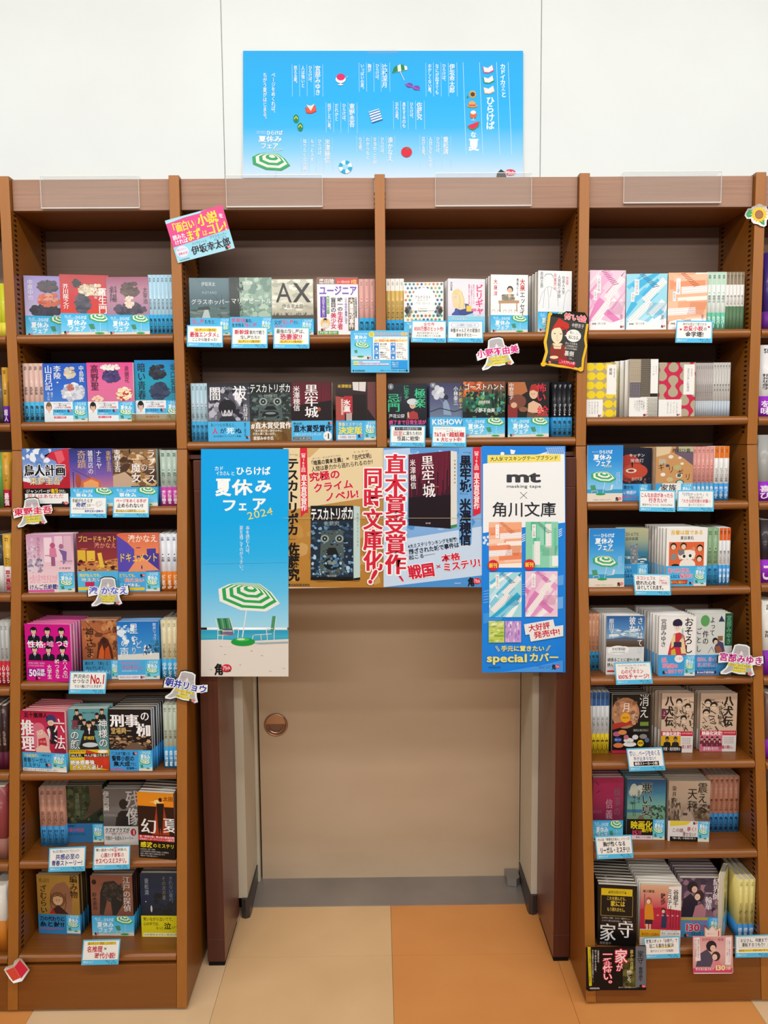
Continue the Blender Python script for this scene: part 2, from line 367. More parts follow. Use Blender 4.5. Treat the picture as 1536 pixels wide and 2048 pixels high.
def book_meshes(w, h, t, spec):
    """cover, pages and band meshes; local: front at y=0 facing -Y, spine on +X, base z=0"""
    x0, y0, x1, y1 = spec['box']; fs = w/(x1-x0)
    base = spec.get('col', 'ffffff'); sc = spec.get('scol', base)
    def ffront(P, z): return np.stack([(P[:, 0]-x0)/(x1-x0)*w-w/2, np.full(len(P), -DZ*z), (y1-P[:, 1])/(y1-y0)*h], 1)
    def fspine(P, z): return np.stack([np.full(len(P), w/2+DZ*z), P[:, 0]*t, (1-P[:, 1])*h], 1)
    s = .0007
    c = Canvas(ffront); c.clip = (x0, y0, x1, y1)
    cbox(c, -w/2, 0, 0, w/2, s, h, base); cbox(c, -w/2, t-s, 0, w/2, t, h, base); cbox(c, w/2-s, s, 0, w/2, t-s, h, sc)
    fr = spec.get('front')
    if fr: fr(c)
    c.clip = None; c.f = fspine; c.z = 1
    sp = spec.get('spine')
    if sp: sp(c)
    cover = c.data('cover', spec.get('mat', M_COVER))
    by = spec.get('band'); band = None
    if by is not None:
        bh = (y1-by)/(y1-y0)*h; g = .0004
        c = Canvas(ffront); c.clip = (x0, by, x1, y1); c.z = 12
        bc = spec.get('bcol', '4ab6ea'); sbc = spec.get('sbcol', bc)
        cbox(c, -w/2, -g, 0, w/2+g, -g/4, bh, bc); cbox(c, w/2+g/4, -g, 0, w/2+g, t+g, bh, sbc); cbox(c, -w/2, t+g/4, 0, w/2+g, t+g, bh, bc)
        c.f = lambda P, z: ffront(P, z)+[0, -g, 0]
        (spec.get('bfront') or (lambda q: obi(q, x0, by, x1, y1)))(c)
        c.clip = None; c.z = 12; c.f = fspine; bs = spec.get('bspine')
        if bs: c.f = lambda P, z: fspine(P, z)+[g, 0, 0]; bs(c)
        band = c.data('paper_band', M_CARD)
    m = MB(); m.box(-w/2+.0015, s, .0012, w/2-s, t-s, h-.0016); 
    pages = mesh('pages', m.V, None, [M_PAGE], polys=m.P)
    return cover, pages, band
M_PAGE = bpy.data.materials.new('page_block'); M_PAGE.use_nodes = True
def _page():
    nt = M_PAGE.node_tree; b = nt.nodes['Principled BSDF']; b.inputs['Roughness'].default_value = .85; b.inputs['Specular IOR Level'].default_value = .1
    tc = nt.nodes.new('ShaderNodeTexCoord'); mp = nt.nodes.new('ShaderNodeMapping'); mp.inputs['Scale'].default_value = (3, 1800, 3)
    n = nt.nodes.new('ShaderNodeTexNoise'); n.inputs['Scale'].default_value = 1; r = nt.nodes.new('ShaderNodeValToRGB')
    r.color_ramp.elements[0].position = .3; r.color_ramp.elements[0].color = C('c2b6a2'); r.color_ramp.elements[1].color = C('efe9dc')
    nt.links.new(tc.outputs['Object'], mp.inputs[0]); nt.links.new(mp.outputs[0], n.inputs['Vector']); nt.links.new(n.outputs[0], r.inputs[0]); nt.links.new(r.outputs[0], b.inputs['Base Color'])
_page()
LABELS = []
def trim(l, k=16):
    for a, b in ((' of the right bookcase', ' right'), (' of the left bookcase', ' left'), ('in the row at the ', ''), ('row at the ', ''), ('row on the ', ''), ('paperback spine', 'spine'), ('on the bridge', 'bridge'), (' on the ', ' on '), ('with a ', 'with '), ('with an ', 'with '), ('left end of the', 'left end,'), ('right end of the', 'right end,'), (' of the ', ' of '), (' at the ', ' at ')):
        if len(l.replace('-', ' ').split()) <= k: break
        l = l.replace(a, b)
    return l
def put_book(meshes, loc, rz, label, group=None, rx=0):
    label = trim(label); LABELS.append(label); r = empty('paperback', loc, rz, rx); tag(r, label, 'book', group)
    for n, me in zip(('cover', 'pages', 'paper_band'), meshes):
        if me: link(n, me, r)
    return r
def book(crop, box, label, front=None, band=None, yaw=0, dy=None, t=.014, n=1, short=None, gap=.0012, dx=0, row='', **k):
    """face-out book seen in box (crop coordinates) with n-1 further copies behind it"""
    x0, y0, x1, y1 = box; z = SH[crop+row]
    cx, yb = px(crop, (x0+x1)/2, y1); ytp = px(crop, 0, y0)[1]
    if dy is None:
        Y = float(UZ(cx, yb, z)[1]) if z < 1.12 else yf(z)+.012
        Y = min(max(Y, yf(z)+.004), yf(z)+.16)
    else: Y = yf(z)+dy
    L = UY(px(crop, x0, 0)[0], (yb+ytp)/2, Y); R_ = UY(px(crop, x1, 0)[0], (yb+ytp)/2, Y); Tp = UY(cx, ytp, Y)
    lo_, hi_ = BAY[crop[0]]; lo_ += .0012; hi_ -= .0012; ca, sa = math.cos(math.radians(yaw)), abs(math.sin(math.radians(yaw)))
    ext = (t+gap)*sa*1.0
    if yaw > 0: lo_ += t*sa
    if yaw < 0: hi_ -= t*sa
    if L[0] < lo_: R_ = R_+[lo_-L[0], 0, 0]; L = L+[lo_-L[0], 0, 0]
    if R_[0] > hi_:
        k_ = (hi_-L[0])/(R_[0]-L[0]); x1 = x0+(x1-x0)*k_; R_ = R_*1.0; R_[0] = hi_; box = (x0, y0, x1, y1)
    P0 = UY(cx, yb, Y); w = abs(R_[0]-L[0])/math.cos(math.radians(yaw))
    h = min(max(Tp[2]-z, .1), .19)
    spec = dict(box=box, front=front, band=band, **k)
    ms = book_meshes(w, h, t, spec); a = math.radians(yaw)
    loc = Vector(((L[0]+R_[0])/2, Y+abs(math.sin(a))*w/2, z+.0004))
    put_book(ms, loc, a, label)
    if n > 1:
        sp2 = dict(spec); sp2['front'] = None; sp2['bfront'] = lambda c: None; m2 = book_meshes(w, h-.001, t, sp2); rg = random.Random(int(cx))
        back = Vector((-math.sin(a), math.cos(a), 0)); side = Vector((math.cos(a), math.sin(a), 0))
        for i in range(1, n):
            p_ = loc+back*(t+gap)*i+side*(rg.uniform(-.0012, .0012)+dx*i); hw = w/2*ca
            x_ = p_[0]; p_[0] = min(max(p_[0], lo_+hw), hi_-hw); q_ = (p_[0]-x_)*-math.sin(a)
            if q_ < 0: p_[1] -= q_/ca
            if p_[1]+w/2*sa+t > YW-.014: break
            put_book(m2, p_, a, ORD[i]+' book back behind the '+(short or label.split(',')[0]), 'stack of the '+(short or label.split(',')[0]))
def spines(crop, x0, y0, x1, y1, n, label, col='cccccc', band=None, bcol='4ab6ea', txt='', ink='222', btxt='角川文庫', bink='0c1420', yaw=0, dot=None, dy=.02, row='', topcol=None, ratio=None, dep=.1, w=None):
    z = SH[crop+row]
    Y = yf(z)+dy; a = UY(*px(crop, x0, (y0+y1)/2), Y); b = UY(*px(crop, x1, (y0+y1)/2), Y)
    top = UY(*px(crop, (x0+x1)/2, y0), Y); t = (b[0]-a[0])/n; h = min(max(top[2]-z, .09), .18); bd = None if band is None else (band-y0)/(y1-y0)
    bw = dep
    if crop != 'I':
        lo_, hi_ = BAY[crop[0]]; lo_ += .001; hi_ -= .001
        if b[0] > hi_: b = b-[min(b[0]-hi_, .02), 0, 0]; a = a*1.0
        if a[0] < lo_: a = a+[lo_-a[0], 0, 0]
        if b[0] > hi_: b[0] = hi_
        t = (b[0]-a[0])/n
    def sp(c):
        if topcol: c.r(0, 0, 1, .22, topcol)
        if dot: c.e(.5, .36, .12, .012, dot)
        if txt: c.v(.22, .05, .78, .12, txt[:2], ink, 1); c.v(.2, .4, .8, min(.4+.045*len(txt), (bd or .93)-.03), txt, ink, 1)
    def bs(c):
        if btxt: c.v(.14, (bd or .7)+.06, .86, .97, btxt, bink, 2)
    spec = dict(box=(0, 0, 100, 142), col=col, scol=col, spine=sp, bspine=bs, bcol=bcol, bfront=lambda c: None, front=None)
    if bd is not None: spec['band'] = 142*bd
    ms = book_meshes(bw, h, t-.0006, spec)
    rz = math.radians(-90+yaw)
    for i in range(n):
        cx = a[0]+t*(i+.5)
        # spine (+X local, at w/2) must face the viewer at depth Y
        nm = label if n == 1 else ('leftmost' if i == 0 else 'rightmost' if i == n-1 else ORD[i]+' from left')+' '+label
        o = put_book(ms, (cx-(t-.0006)/2+(math.sin(math.radians(yaw))*bw/2), Y+bw/2+.001, z+.0004), rz, nm, label if n > 1 else None)
# ------------------------------------------------------------------ lamps
for i, (y, z, p, tl) in enumerate(LAMPS):
    ld = bpy.data.lights.new('ceiling_tube_row', 'AREA'); ld.shape = 'RECTANGLE'; ld.size = 5.5; ld.size_y = .12; ld.energy = p
    ld.color = LCOL; lo = bpy.data.objects.new('ceiling_tube_row', ld); COL.objects.link(lo); lo.location = (.05, y, z); lo.rotation_euler = (math.radians(tl), 0, 0)
# ------------------------------------------------------------------ room shell
XW0, XW1 = -1.75, 1.8
DL, DR = UY(488, 1500, 2.13)[0], UY(1064, 1500, 2.13)[0]       # door reveal
JX = [UY(445, 150, YW)[0], UY(1082, 150, YW)[0]]
wall = MB().box(XW0, YW+.006, 0, DL-.041, 2.42, CEIL).box(DR+.041, YW+.006, 0, XW1, 2.42, CEIL).box(DL-.041, YW+.006, 1.55, DR+.041, 2.42, CEIL).obj('wall_back', P_WALL)
tag(wall, kind='structure')
xs = [XW0, JX[0], JX[1], XW1]
for a, b in zip(xs, xs[1:]):               # vinyl wall panels with narrow joints
    MB().box(a+.0011, YW, 1.56, b-.0011, YW+.006, CEIL).obj('panel', P_WALL, wall, bevel=.0008)
cl = MB().box(XW0, -6.0, CEIL, XW1, 2.42, CEIL+.05).obj('ceiling', P_CEIL); tag(cl, kind='structure')
fl = MB().box(XW0, -1.0, -.03, XW1, 2.42, -.0022).obj('floor', P_SEAM); tag(fl, kind='structure')
ts = .4208; x0 = -.3932-3*ts; YJ = float(UZ(490, 1915, 0)[1])
cols = {0: P_ORANGE, 1: P_ORANGE, 2: P_CREAM, 3: P_CREAM2, 4: P_ORANGE, 5: P_ORANGE, 6: P_CREAM, 7: P_CREAM}
cols[0] = P_CREAM
tiles = {}
for j in range(-6, 2):
    for i in range(8):
        a = x0+i*ts; ya = YJ+(j-1)*ts; yb = YJ+j*ts
        yb = min(yb, 2.1744)
        if yb-ya < .01 or a+ts > XW1+.3: continue
        m = cols[i]
        MB().box(a+.0004, ya+.0004, -.0022, min(a+ts, XW1)-.0004, yb-.0004, 0).obj('tile', m, fl)
# threshold plate, frame, door
th = MB().box(DL, 2.1744, -.0022, DR, 2.34, .002).box(DL, 2.1715, -.0022, DR, 2.1744, .0035).obj('trim_1', M_STEEL); tag(th, kind='structure')
yd = 2.318; dl = UY(519, 1500, yd)[0]; dr = UY(1040.5, 1500, yd)[0]
t2 = MB().box(DL-.04, 2.128, .055, DL, 2.312, 1.30).box(DR, 2.128, .055, DR+.04, 2.312, 1.30).obj('trim_2', P_TRIM); tag(t2, kind='structure')
t3 = MB().box(DL, 2.30, .002, dl-.004, 2.34, 1.55).box(dr+.004, 2.30, .002, DR, 2.34, 1.55).box(DL, 2.30, 1.45, DR, 2.34, 1.55).obj('trim_3', P_TRIM, bevel=.0015); tag(t3, kind='structure')
gp = MB().box(dl-.005, 2.332, .002, dr+.005, 2.345, 1.46).obj('trim_4', P_SEAM); tag(gp, kind='structure')
zd = float(UY(780, 1755.5, yd)[2])
door = MB().box(dl, yd, zd, dr, 2.331, 1.447).obj('door_1', P_DOOR, bevel=.001); tag(door, kind='structure')
bb = MB().prism([(DL-.016, 2.122), (DL-.004, 2.118), (DL+.006, 2.124), (DL+.008, 2.14), (DL+.003, 2.30), (DL-.013, 2.30)], 'z', 0.0, .056).obj('baseboard_left', M_RUBBER, smooth=True); tag(bb, kind='structure')
bb = MB().prism([(DR+.016, 2.122), (DR+.004, 2.118), (DR-.006, 2.124), (DR-.008, 2.14), (DR-.003, 2.30), (DR+.013, 2.30)], 'z', 0.0, .056).obj('baseboard_right', M_RUBBER, smooth=True); tag(bb, kind='structure')
# recessed ring handle of the door
hc = UY(552, 1449, yd); R_ = 23.5/F*2.33
rg = lambda r, a0=0, a1=360, n=36, y=0: [(hc[0]+r*math.cos(math.radians(a0+(a1-a0)*i/n)), yd+y, hc[2]+r*math.sin(math.radians(a0+(a1-a0)*i/n))) for i in range(n+1)]
hd = MB().disc((hc[0], hc[2]), R_, yd-.0042, yd-.0002, 40, R_).obj('handle', M_DARKM, door, smooth=True)
MB().tube(rg(R_*.93, y=-.003), .0034, 10).obj('ring', M_BRASS, hd, smooth=True)
MB().tube(rg(R_*.66, 180, 360, 24, -.006), .0022, 8).obj('pull_ring', M_BRASS, hd, smooth=True)
q = [(hc[0]+R_*.84*math.cos(math.radians(a)), hc[2]+R_*.84*math.sin(math.radians(a))) for a in range(0, 181, 12)]
MB().prism([(a, b+R_*.12) for a, b in q if 1][::-1], 'y', yd-.0075, yd-.0045).obj('handle_plate', M_BRASS, hd)
pv = UZ(1026, 1760, .004)
hg = MB().prism([(pv[0]-.022, 2.262), (pv[0]+.004, 2.255), (pv[0]+.016, 2.268), (pv[0]+.016, 2.316), (pv[0]-.022, 2.316)], 'z', .003, .026).disc((0, 0), 0.0001, 0, .0001, 4).obj('hinge', M_STEEL, door, bevel=.002)
pl = MB().prism([(DR-.0045, 2.12), (DR-.0005, 2.12), (DR-.0005, 2.30), (DR-.0045, 2.30)], 'z', .057, .08)
# jambs: dark wooden posts that carry the bridge over the door
JL = [UY(416, 1933, 1.918)[0], UY(451, 1933, 1.918)[0]]; JR = [UY(1106, 1923, 1.918)[0], UY(1144, 1923, 1.918)[0]]
JL = [-.4382, -.3941]; JR = [.435, .4765]
def jamb(x, lab, inner):
    r = empty('door_post', ((x[0]+x[1])/2, 2.0, 0)); tag(r, lab, 'post')
    def seg(z0, z1, name):
        m = MB().box(x[0], 1.918, z0, x[1], 2.1265, z1)
        m.M = [1]*6; m.M[2] = 0
        o = m.obj(name, [W_JAMB, W_JSIDE], r, bevel=.0012); o.location = (-(x[0]+x[1])/2, -2.0, 0); return o
    seg(.012, .0715, 'kick_board'); seg(.0722, 1.205, 'post_panel'); seg(1.2057, 1.276, 'top_block')
    o = MB().box(x[0]+.002, 1.921, 0, x[1]-.002, 2.10, .012).obj('foot', P_SEAM, r); o.location = (-(x[0]+x[1])/2, -2.0, 0)
jamb(JL, 'dark red-brown door post left of the beige door, behind the sky-blue beach poster', 1)
jamb(JR, 'dark red-brown door post right of the beige door, behind the masking tape poster', -1)
# ------------------------------------------------------------------ bookcases
HW = .0122
SX = dict(a=-.8595, b=-.4662, c=.0119, d=.4902, e=.9031)
BAY.update({'A': (SX['a']+HW, SX['b']-HW), 'B': (SX['b']+HW, SX['c']-HW), 'C': (SX['c']+HW, SX['d']-HW), 'D': (SX['d']+HW, SX['e']-HW)})
ZFB = float(UY(760, 418, 1.944)[2])
def side(x, root, upper=True, lower=True, inL=True, inR=True, out=None):
    def prof(z0, z1): return [(yf(z0), z0), (yf(z1-.0001), z1), (YW-.002, z1), (YW-.002, z0)]
    segs = ([(ZB+.0006, ZT+.004)] if upper else []) + ([(.006, ZB-.0006)] if lower else [])
    for z0, z1 in segs:
        zz0 = z0
        m = MB().prism(prof(z0, z1), 'x', x-HW, x+HW)
        # faces: 0,1 caps; 2.. edges ; edge 0-1 is the front
        m.M[2] = 1
        m.obj('side_panel', [W_SIDE, W_STILE], root, bevel=.0012)
        pg = MB()
        for sgn, on in ((-1, inL), (1, inR)):
            if not on: continue
            X0 = x+sgn*HW
            z = z0+.03
            while z < z1-.03:
                for yy in (yf(z)+.022, YW-.035):
                    pg.box(min(X0, X0+sgn*.0006), yy-.006, z-.002, max(X0, X0+sgn*.0006), yy+.006, z+.002)
                z += .0113
        if pg.V: tag(pg.obj('peg_slots', P_SEAM, root), kind='stuff')
    if lower:
        m = MB().box(x-HW+.003, 1.775, 0, x+HW-.003, YW-.03, .006).obj('foot', P_SEAM, root)
def shelf(root, x0, x1, zt, name='shelf'):
    y = yf(zt)
    s_ = MB().box(x0+.0008, y+.009, zt-.018, x1-.0008, YW-.014, zt).obj(name, W_SHELF, root)
    m = MB(); n = 10; r = .0105
    pts = [(y+.010, zt)] + [(y+.0085-r*math.cos(math.radians(a)), zt-.0105+r*math.sin(math.radians(a))) for a in range(80, -81, -16)] + [(y+.010, zt-.021)]
    m.prism(pts, 'x', x0+.0012, x1-.0012).obj('nosing', W_NOSE, s_, smooth=True)
def zs(lst, x): return [shelf_z(x, y) for y in lst]
def back(root, x0, x1, z0, z1): MB().box(x0, YW-.012, z0, x1, YW-.004, z1).obj('back_panel', W_BACK, root)
def top(root, x0, x1):
    MB().box(x0+.0005, 1.944, ZFB, x1-.0005, 1.958, ZT).obj('fascia', W_FASCIA, root, bevel=.001)
    MB().box(x0+.0005, 1.9585, ZFB+.001, x1-.0005, YW-.004, ZFB+.019).obj('top_board', W_SIDE, root)
def base(root, x0, x1, zt):
    MB().prism([(yf(.006)+.001, .006), (yf(zt)+.001, zt), (yf(zt)+.017, zt), (yf(.006)+.017, .006)], 'x', x0+.0004, x1-.0004).obj('base_panel', W_BASE, root, bevel=.0008)
    MB().box(x0, 1.785, 0, x1, 1.80, .006).obj('foot', P_SEAM, root)
def tall(lab, xa, xb, lst, xpx, sides, keys, zbase):
    r = empty('bookcase', (0, 0, 0)); tag(r, lab, 'bookcase')
    for s_, kw in sides: side(SX[s_], r, **kw)
    z = zs(lst, xpx)
    for i, q in enumerate(z):
        shelf(r, xa+HW, xb-HW, q)
        if keys and i < len(keys): SH[keys[i]] = q
    back(r, xa+HW, xb-HW, .05, ZFB); top(r, xa+HW, xb-HW); base(r, xa+HW, xb-HW, shelf_z(xpx, zbase))
    return r
tall('tall orange-brown bookcase with a slanted lower front, left of the door', SX['a'], SX['b'], [668, 843, 1014, 1186, 1364, 1545, 1722, 1909], 195,
     [('a', dict()), ('b', dict(inR=False))], ['A1', 'A2', 'A2b', 'A3', 'A3b', 'A4', 'A4b', 'A5'], 1931)
tall('tall orange-brown bookcase with a slanted lower front, right of the door', SX['d'], SX['e'], [658, 833, 1003, 1174, 1354, 1523, 1703, 1896], 1330,
     [('d', dict(inL=False)), ('e', dict())], ['D1', 'D2', 'D2b', 'D3', 'D3b', 'D4', 'D4b', 'D5'], 1917)
tall('bookcase cut off by the left edge of the photograph, only a sliver seen', -1.25, SX['a'], [670, 846, 1016, 1188, 1376, 1546, 1728, 1914], 8, [], ['L1', 'L2', 'L3', 'L4', 'L5', 'L6', 'L7', 'L8'], 1935)
tall('bookcase cut off by the right edge of the photograph, only a sliver seen', SX['e'], 1.3, [657, 833, 1003, 1168, 1355, 1525, 1703, 1890], 1528, [], ['R1', 'R2', 'R3', 'R4', 'R5', 'R6', 'R7', 'R8'], 1912)
br = empty('bridge_bookcase', (0, 0, 0)); tag(br, 'two-bay bookcase bridging over the doorway between the tall bookcases', 'bookcase')
side(SX['c'], br, lower=False)
side_z = {}
for (a, b, ys, xp, ks) in (('b', 'c', [669, 882], 560, ['B1', 'B2']), ('c', 'd', [664, 875], 960, ['C1', 'C2'])):
    for y, kx in zip(ys, ks):
        z = shelf_z(xp, y); SH[kx] = z; shelf(br, SX[a]+HW, SX[b]-HW, z)
    back(br, SX[a]+HW, SX[b]-HW, 1.31, ZFB); top(br, SX[a]+HW, SX[b]-HW)
for nm, s_, d in (('b', -1, 1), ('d', 1, -1)):      # peg holes on the bay side of the outer uprights
    x = SX[nm]+d*HW; pg = MB(); z = ZB+.03
    while z < ZT-.03:
        for yy in (yf(z)+.022, YW-.035): pg.box(min(x, x+d*.0006), yy-.006, z-.002, max(x, x+d*.0006), yy+.006, z+.002)
        z += .0113
    tag(pg.obj('peg_slots', P_SEAM, br), kind='stuff')
MB().box(SX['b']+HW, 1.945, 1.279, SX['d']-HW, YW-.004, 1.289).obj('underside_board', W_JAMB, br)
# clear acrylic sign holders hooked over the fascia
for (q, lab) in (([(80, 351.5), (276, 352), (279, 417), (83, 417)], 'clear acrylic sign holder on the fascia left of the pink and blue tilted card'),
                 ([(452, 350), (644, 348.5), (645, 415), (453, 414)], 'clear acrylic sign holder on the fascia right above the grey sea-cover paperbacks'),
                 ([(870, 346), (1062, 346), (1064, 412), (872, 413)], 'clear acrylic sign holder on the fascia under the right end of the blue banner'),
                 ([(1248, 342.5), (1443, 342), (1442, 405.5), (1248, 407.5)], 'clear acrylic sign holder on the fascia left of the sunflower cut-out')):
    y = 1.938; P = [UY(a, b, y) for a, b in q]; x0 = (P[0][0]+P[3][0])/2; x1 = (P[1][0]+P[2][0])/2; z1 = P[0][2]; z0 = (P[2][2]+P[3][2])/2
    r = empty('sign_holder', ((x0+x1)/2, y, z0)); tag(r, lab, 'sign holder', 'clear sign holders hooked on the fascias')
    def sh(m, name, mat): o = m.obj(name, mat, r); o.location = (-(x0+x1)/2, -y, -z0)
    sh(MB().box(x0, y, z0+.002, x1, y+.0016, z1), 'front_plate', M_ACR)
    sh(MB().box(x0, y-.003, z0, x1, y+.0045, z0+.0018), 'bottom_edge', M_ACE)
    sh(MB().box(x0, y+.0016, z1-.0016, x1, 1.975, z1), 'hook', M_ACR)
    sh(MB().box(x0-.0006, y-.0005, z0+.002, x0, y+.0022, z1).box(x1, y-.0005, z0+.002, x1+.0006, y+.0022, z1).box(x0, y-.0006, z1-.001, x1, y, z1+.0004), 'side_edge', M_ACE)
# ------------------------------------------------------------------ the books, bay by bay (coordinates as measured in the close-ups)
def face(c, cx, cy, r, lip='c0504c'):
    for d in (-1, 1): c.e(cx+d*r*.42, cy, r*.17, r*.11, '2a1c22', 10); c.l(cx+d*r*.62, cy-r*.28, cx+d*r*.22, cy-r*.32, r*.07, '3a2628')
    c.l(cx, cy+r*.1, cx-r*.06, cy+r*.32, r*.06, 'b8806c'); c.l(cx-r*.2, cy+r*.56, cx+r*.2, cy+r*.56, r*.1, lip)
def bb(x0, y0, x1, y1, bg, items=(), sm=None, lg=None, bg2=None):
    def f(c):
        c.g(x0, y0, x1, y1, bg, bg2 or bg)
        if sm: obi(c, *sm, small=True)
        for it in items: getattr(c, it[0])(*it[1:])
        if lg: logo(c, *lg)
    return f
def mt(x0, y0, x1, y1, base, cols, seed, dots, ang):          # patterned masking-tape style paper
    def f(c):
        rg = random.Random(seed); W = x1-x0; H = y1-y0; c.r(x0, y0, x1, y1, base); old = c.clip; c.clip = (x0, y0, x1, y1); cl = cols.split()
        for i in range(15):
            cx, cy = rg.uniform(x0, x1), rg.uniform(y0, y1); L = rg.uniform(.15, .5)*W; w_ = rg.uniform(.04, .12)*W; a = math.radians(ang+rg.choice((0, 0, 90))*(1 if seed % 2 else 0)); u, v = math.cos(a), -math.sin(a)
            c.p([(cx+u*L+v*w_, cy+v*L-u*w_), (cx+u*L-v*w_, cy+v*L+u*w_), (cx-u*L-v*w_, cy-v*L+u*w_), (cx-u*L+v*w_, cy-v*L-u*w_)], rg.choice(cl))
        for k in range(2):
            cx, cy = x0+W*(.7, .35)[k], y0+H*(.3, .68)[k]; a = math.radians(ang); u, v = math.cos(a), -math.sin(a); L = W*.36; w_ = W*.09
            c.p([(cx+u*L+v*w_, cy+v*L-u*w_), (cx+u*L-v*w_, cy+v*L+u*w_), (cx-u*L-v*w_, cy-v*L+u*w_), (cx-u*L+v*w_, cy-v*L-u*w_)], 'f7f3f1')
            for i in range(-9, 10):
                for j in (-1, 0, 1):
                    s_ = W*.036; X = cx+u*i*s_+v*j*s_*1.6; Y = cy+v*i*s_-u*j*s_*1.6
                    if x0 < X < x1 and y0 < Y < y1: c.add([(X-s_*.25, Y), (X, Y-s_*.25), (X+s_*.25, Y), (X, Y+s_*.25)], [(0, 1, 2), (0, 2, 3)], C(dots))
            c.up()
        cx, cy = x0+W*.72, y0+H*.62
        for i in range(14): c.l(cx-W*.22+i*W*.03, cy+H*.12, cx-W*.12+i*W*.03, cy-H*.1, W*.008, dots)
        for i in range(9): c.l(x0+W*.32+i*W*.04, y0+H*.02+i*H*.028, x0+W*.44+i*W*.045, y0+H*.01+i*H*.026, W*.018, dots)
        c.clip = old
    return f
def mtbook(x0, y0, x1, y1, base, cols, seed, dots, ang, t1, t2):
    m = mt(x0, y0, x1, y1, base, cols, seed, dots, ang); W = x1-x0; H = y1-y0
    def f(c):
        m(c); c.r(x0+W*.2, y0+H*.1, x0+W*.31, y0+H*.38, 'fbfafa'); c.v(x0+W*.215, y0+H*.12, x0+W*.295, y0+H*.36, t1, '8a7f84', 0)
        c.r(x0+W*.12, y0+H*.33, x0+W*.2, y0+H*.5, 'fbfafa'); c.v(x0+W*.13, y0+H*.35, x0+W*.19, y0+H*.48, t2, '8a7f84', 0)
        c.p([(x0+W*.02, y1), (x0+W*.04, y0+H*.86), (x0+W*.3, y0+H*.82), (x0+W*.62, y0+H*.88), (x0+W*.98, y0+H*.8), (x1, y1)], 'fbf6f7')
        c.h(x0+W*.08, y0+H*.87, x0+W*.2, y0+H*.91, 'mt', '3a3438', 3); c.h(x0+W*.22, y0+H*.87, x0+W*.46, y0+H*.91, '×角川文庫', '6a5f66', 0)
        c.v(x0+W*.86, y0+H*.74, x0+W*.93, y0+H*.9, '限定カバー', 'b06a84', 0); logo(c, x0+W*.86, y0+H*.93, W*.11)
    return f
def folk(c, x0, y0, x1, y1, label='p'):
    pass
A, V_, H_ = 'A1', 'v', 'h'
# ---- left bookcase, first shelf
book('A1', (157, 810, 480, 1262), 'lilac paperback with a warm orange patch, first on the top shelf of the left bookcase', short='lilac paperback on the top left shelf', yaw=9, dy=.045, n=2,
     front=lambda c: (c.g(157, 810, 480, 1110, '8d80bd', 'a89acb', 'c3b9dc'), c.ne(190, 1020, 440, 1108, '2b2a3c 35324a 232230', 90, 34, 2), c.ne(250, 930, 420, 1040, 'cf6a52 b8503c e09a7c', 78, 26, 3), c.ne(250, 840, 410, 930, '2c2832 4a3a44 38303c', 60, 26, 4), c.v(183, 838, 222, 990, '中原中也', 'e9e4f2', 0), c.v(412, 850, 445, 995, '悲しみに', 'ded6ec', 0)), band=1105, col='a89acb')
book('A1', (463, 800, 822, 1250), 'bright red paperback with white vertical title, topmost shelf left', yaw=9, dy=.006, n=4, t=.012, short='bright red paperback on the top shelf of the left bookcase',
     front=lambda c: (c.g(463, 800, 822, 1110, 'b21c22', 'c0202a', 'd83a22'), c.ne(570, 930, 690, 1095, '4b4a58 3a3a48 5c5a68', 108, 26, 2), c.ne(590, 860, 800, 960, 'cfc3a6 e0d8c0 b8a88c', 66, 22, 3, 1.5), c.ne(545, 830, 620, 900, '1d1a1e 2c262c', 36, 18, 4),
        c.v(485, 870, 526, 1058, '芥川龍之介', 'f4e9e6', 'm'), c.v(742, 895, 803, 1090, '羅生門', 'f6efec', 'm'), c.v(712, 890, 735, 978, '蜘蛛・羊園', 'efdcd8', 0)), band=1090, col='b8202a')
book('A1', (822, 822, 1145, 1258), 'dusty mauve paperback with thin grey title, beside pale blue spines', dy=.02, n=3, short='dusty mauve paperback on the top shelf',
     front=lambda c: (c.g(822, 822, 1145, 1110, '9a5570', 'b5849c', 'a87c96'), c.ne(870, 1020, 1135, 1108, '4a4252 3c3646 564c60', 90, 32, 2), c.ne(930, 850, 1075, 980, '59433f 6c544c 47342f', 78, 26, 3), c.ne(960, 960, 1030, 1060, 'd8c8ae ecd8c8 e4ccb8', 42, 18, 4),
        c.v(845, 890, 902, 1012, '斜陽', '3c3038', 0), c.v(1100, 900, 1136, 1024, '太宰治', '4c3c46', 0)), band=1108, col='a87c96')
spines('A1', 1140, 805, 1330, 1262, 6, 'pale blue paperback spine, in the row at the right end of the top left shelf', 'b4d8ea', 1110, '3fa9dc', '鬼談百景', '21364c')
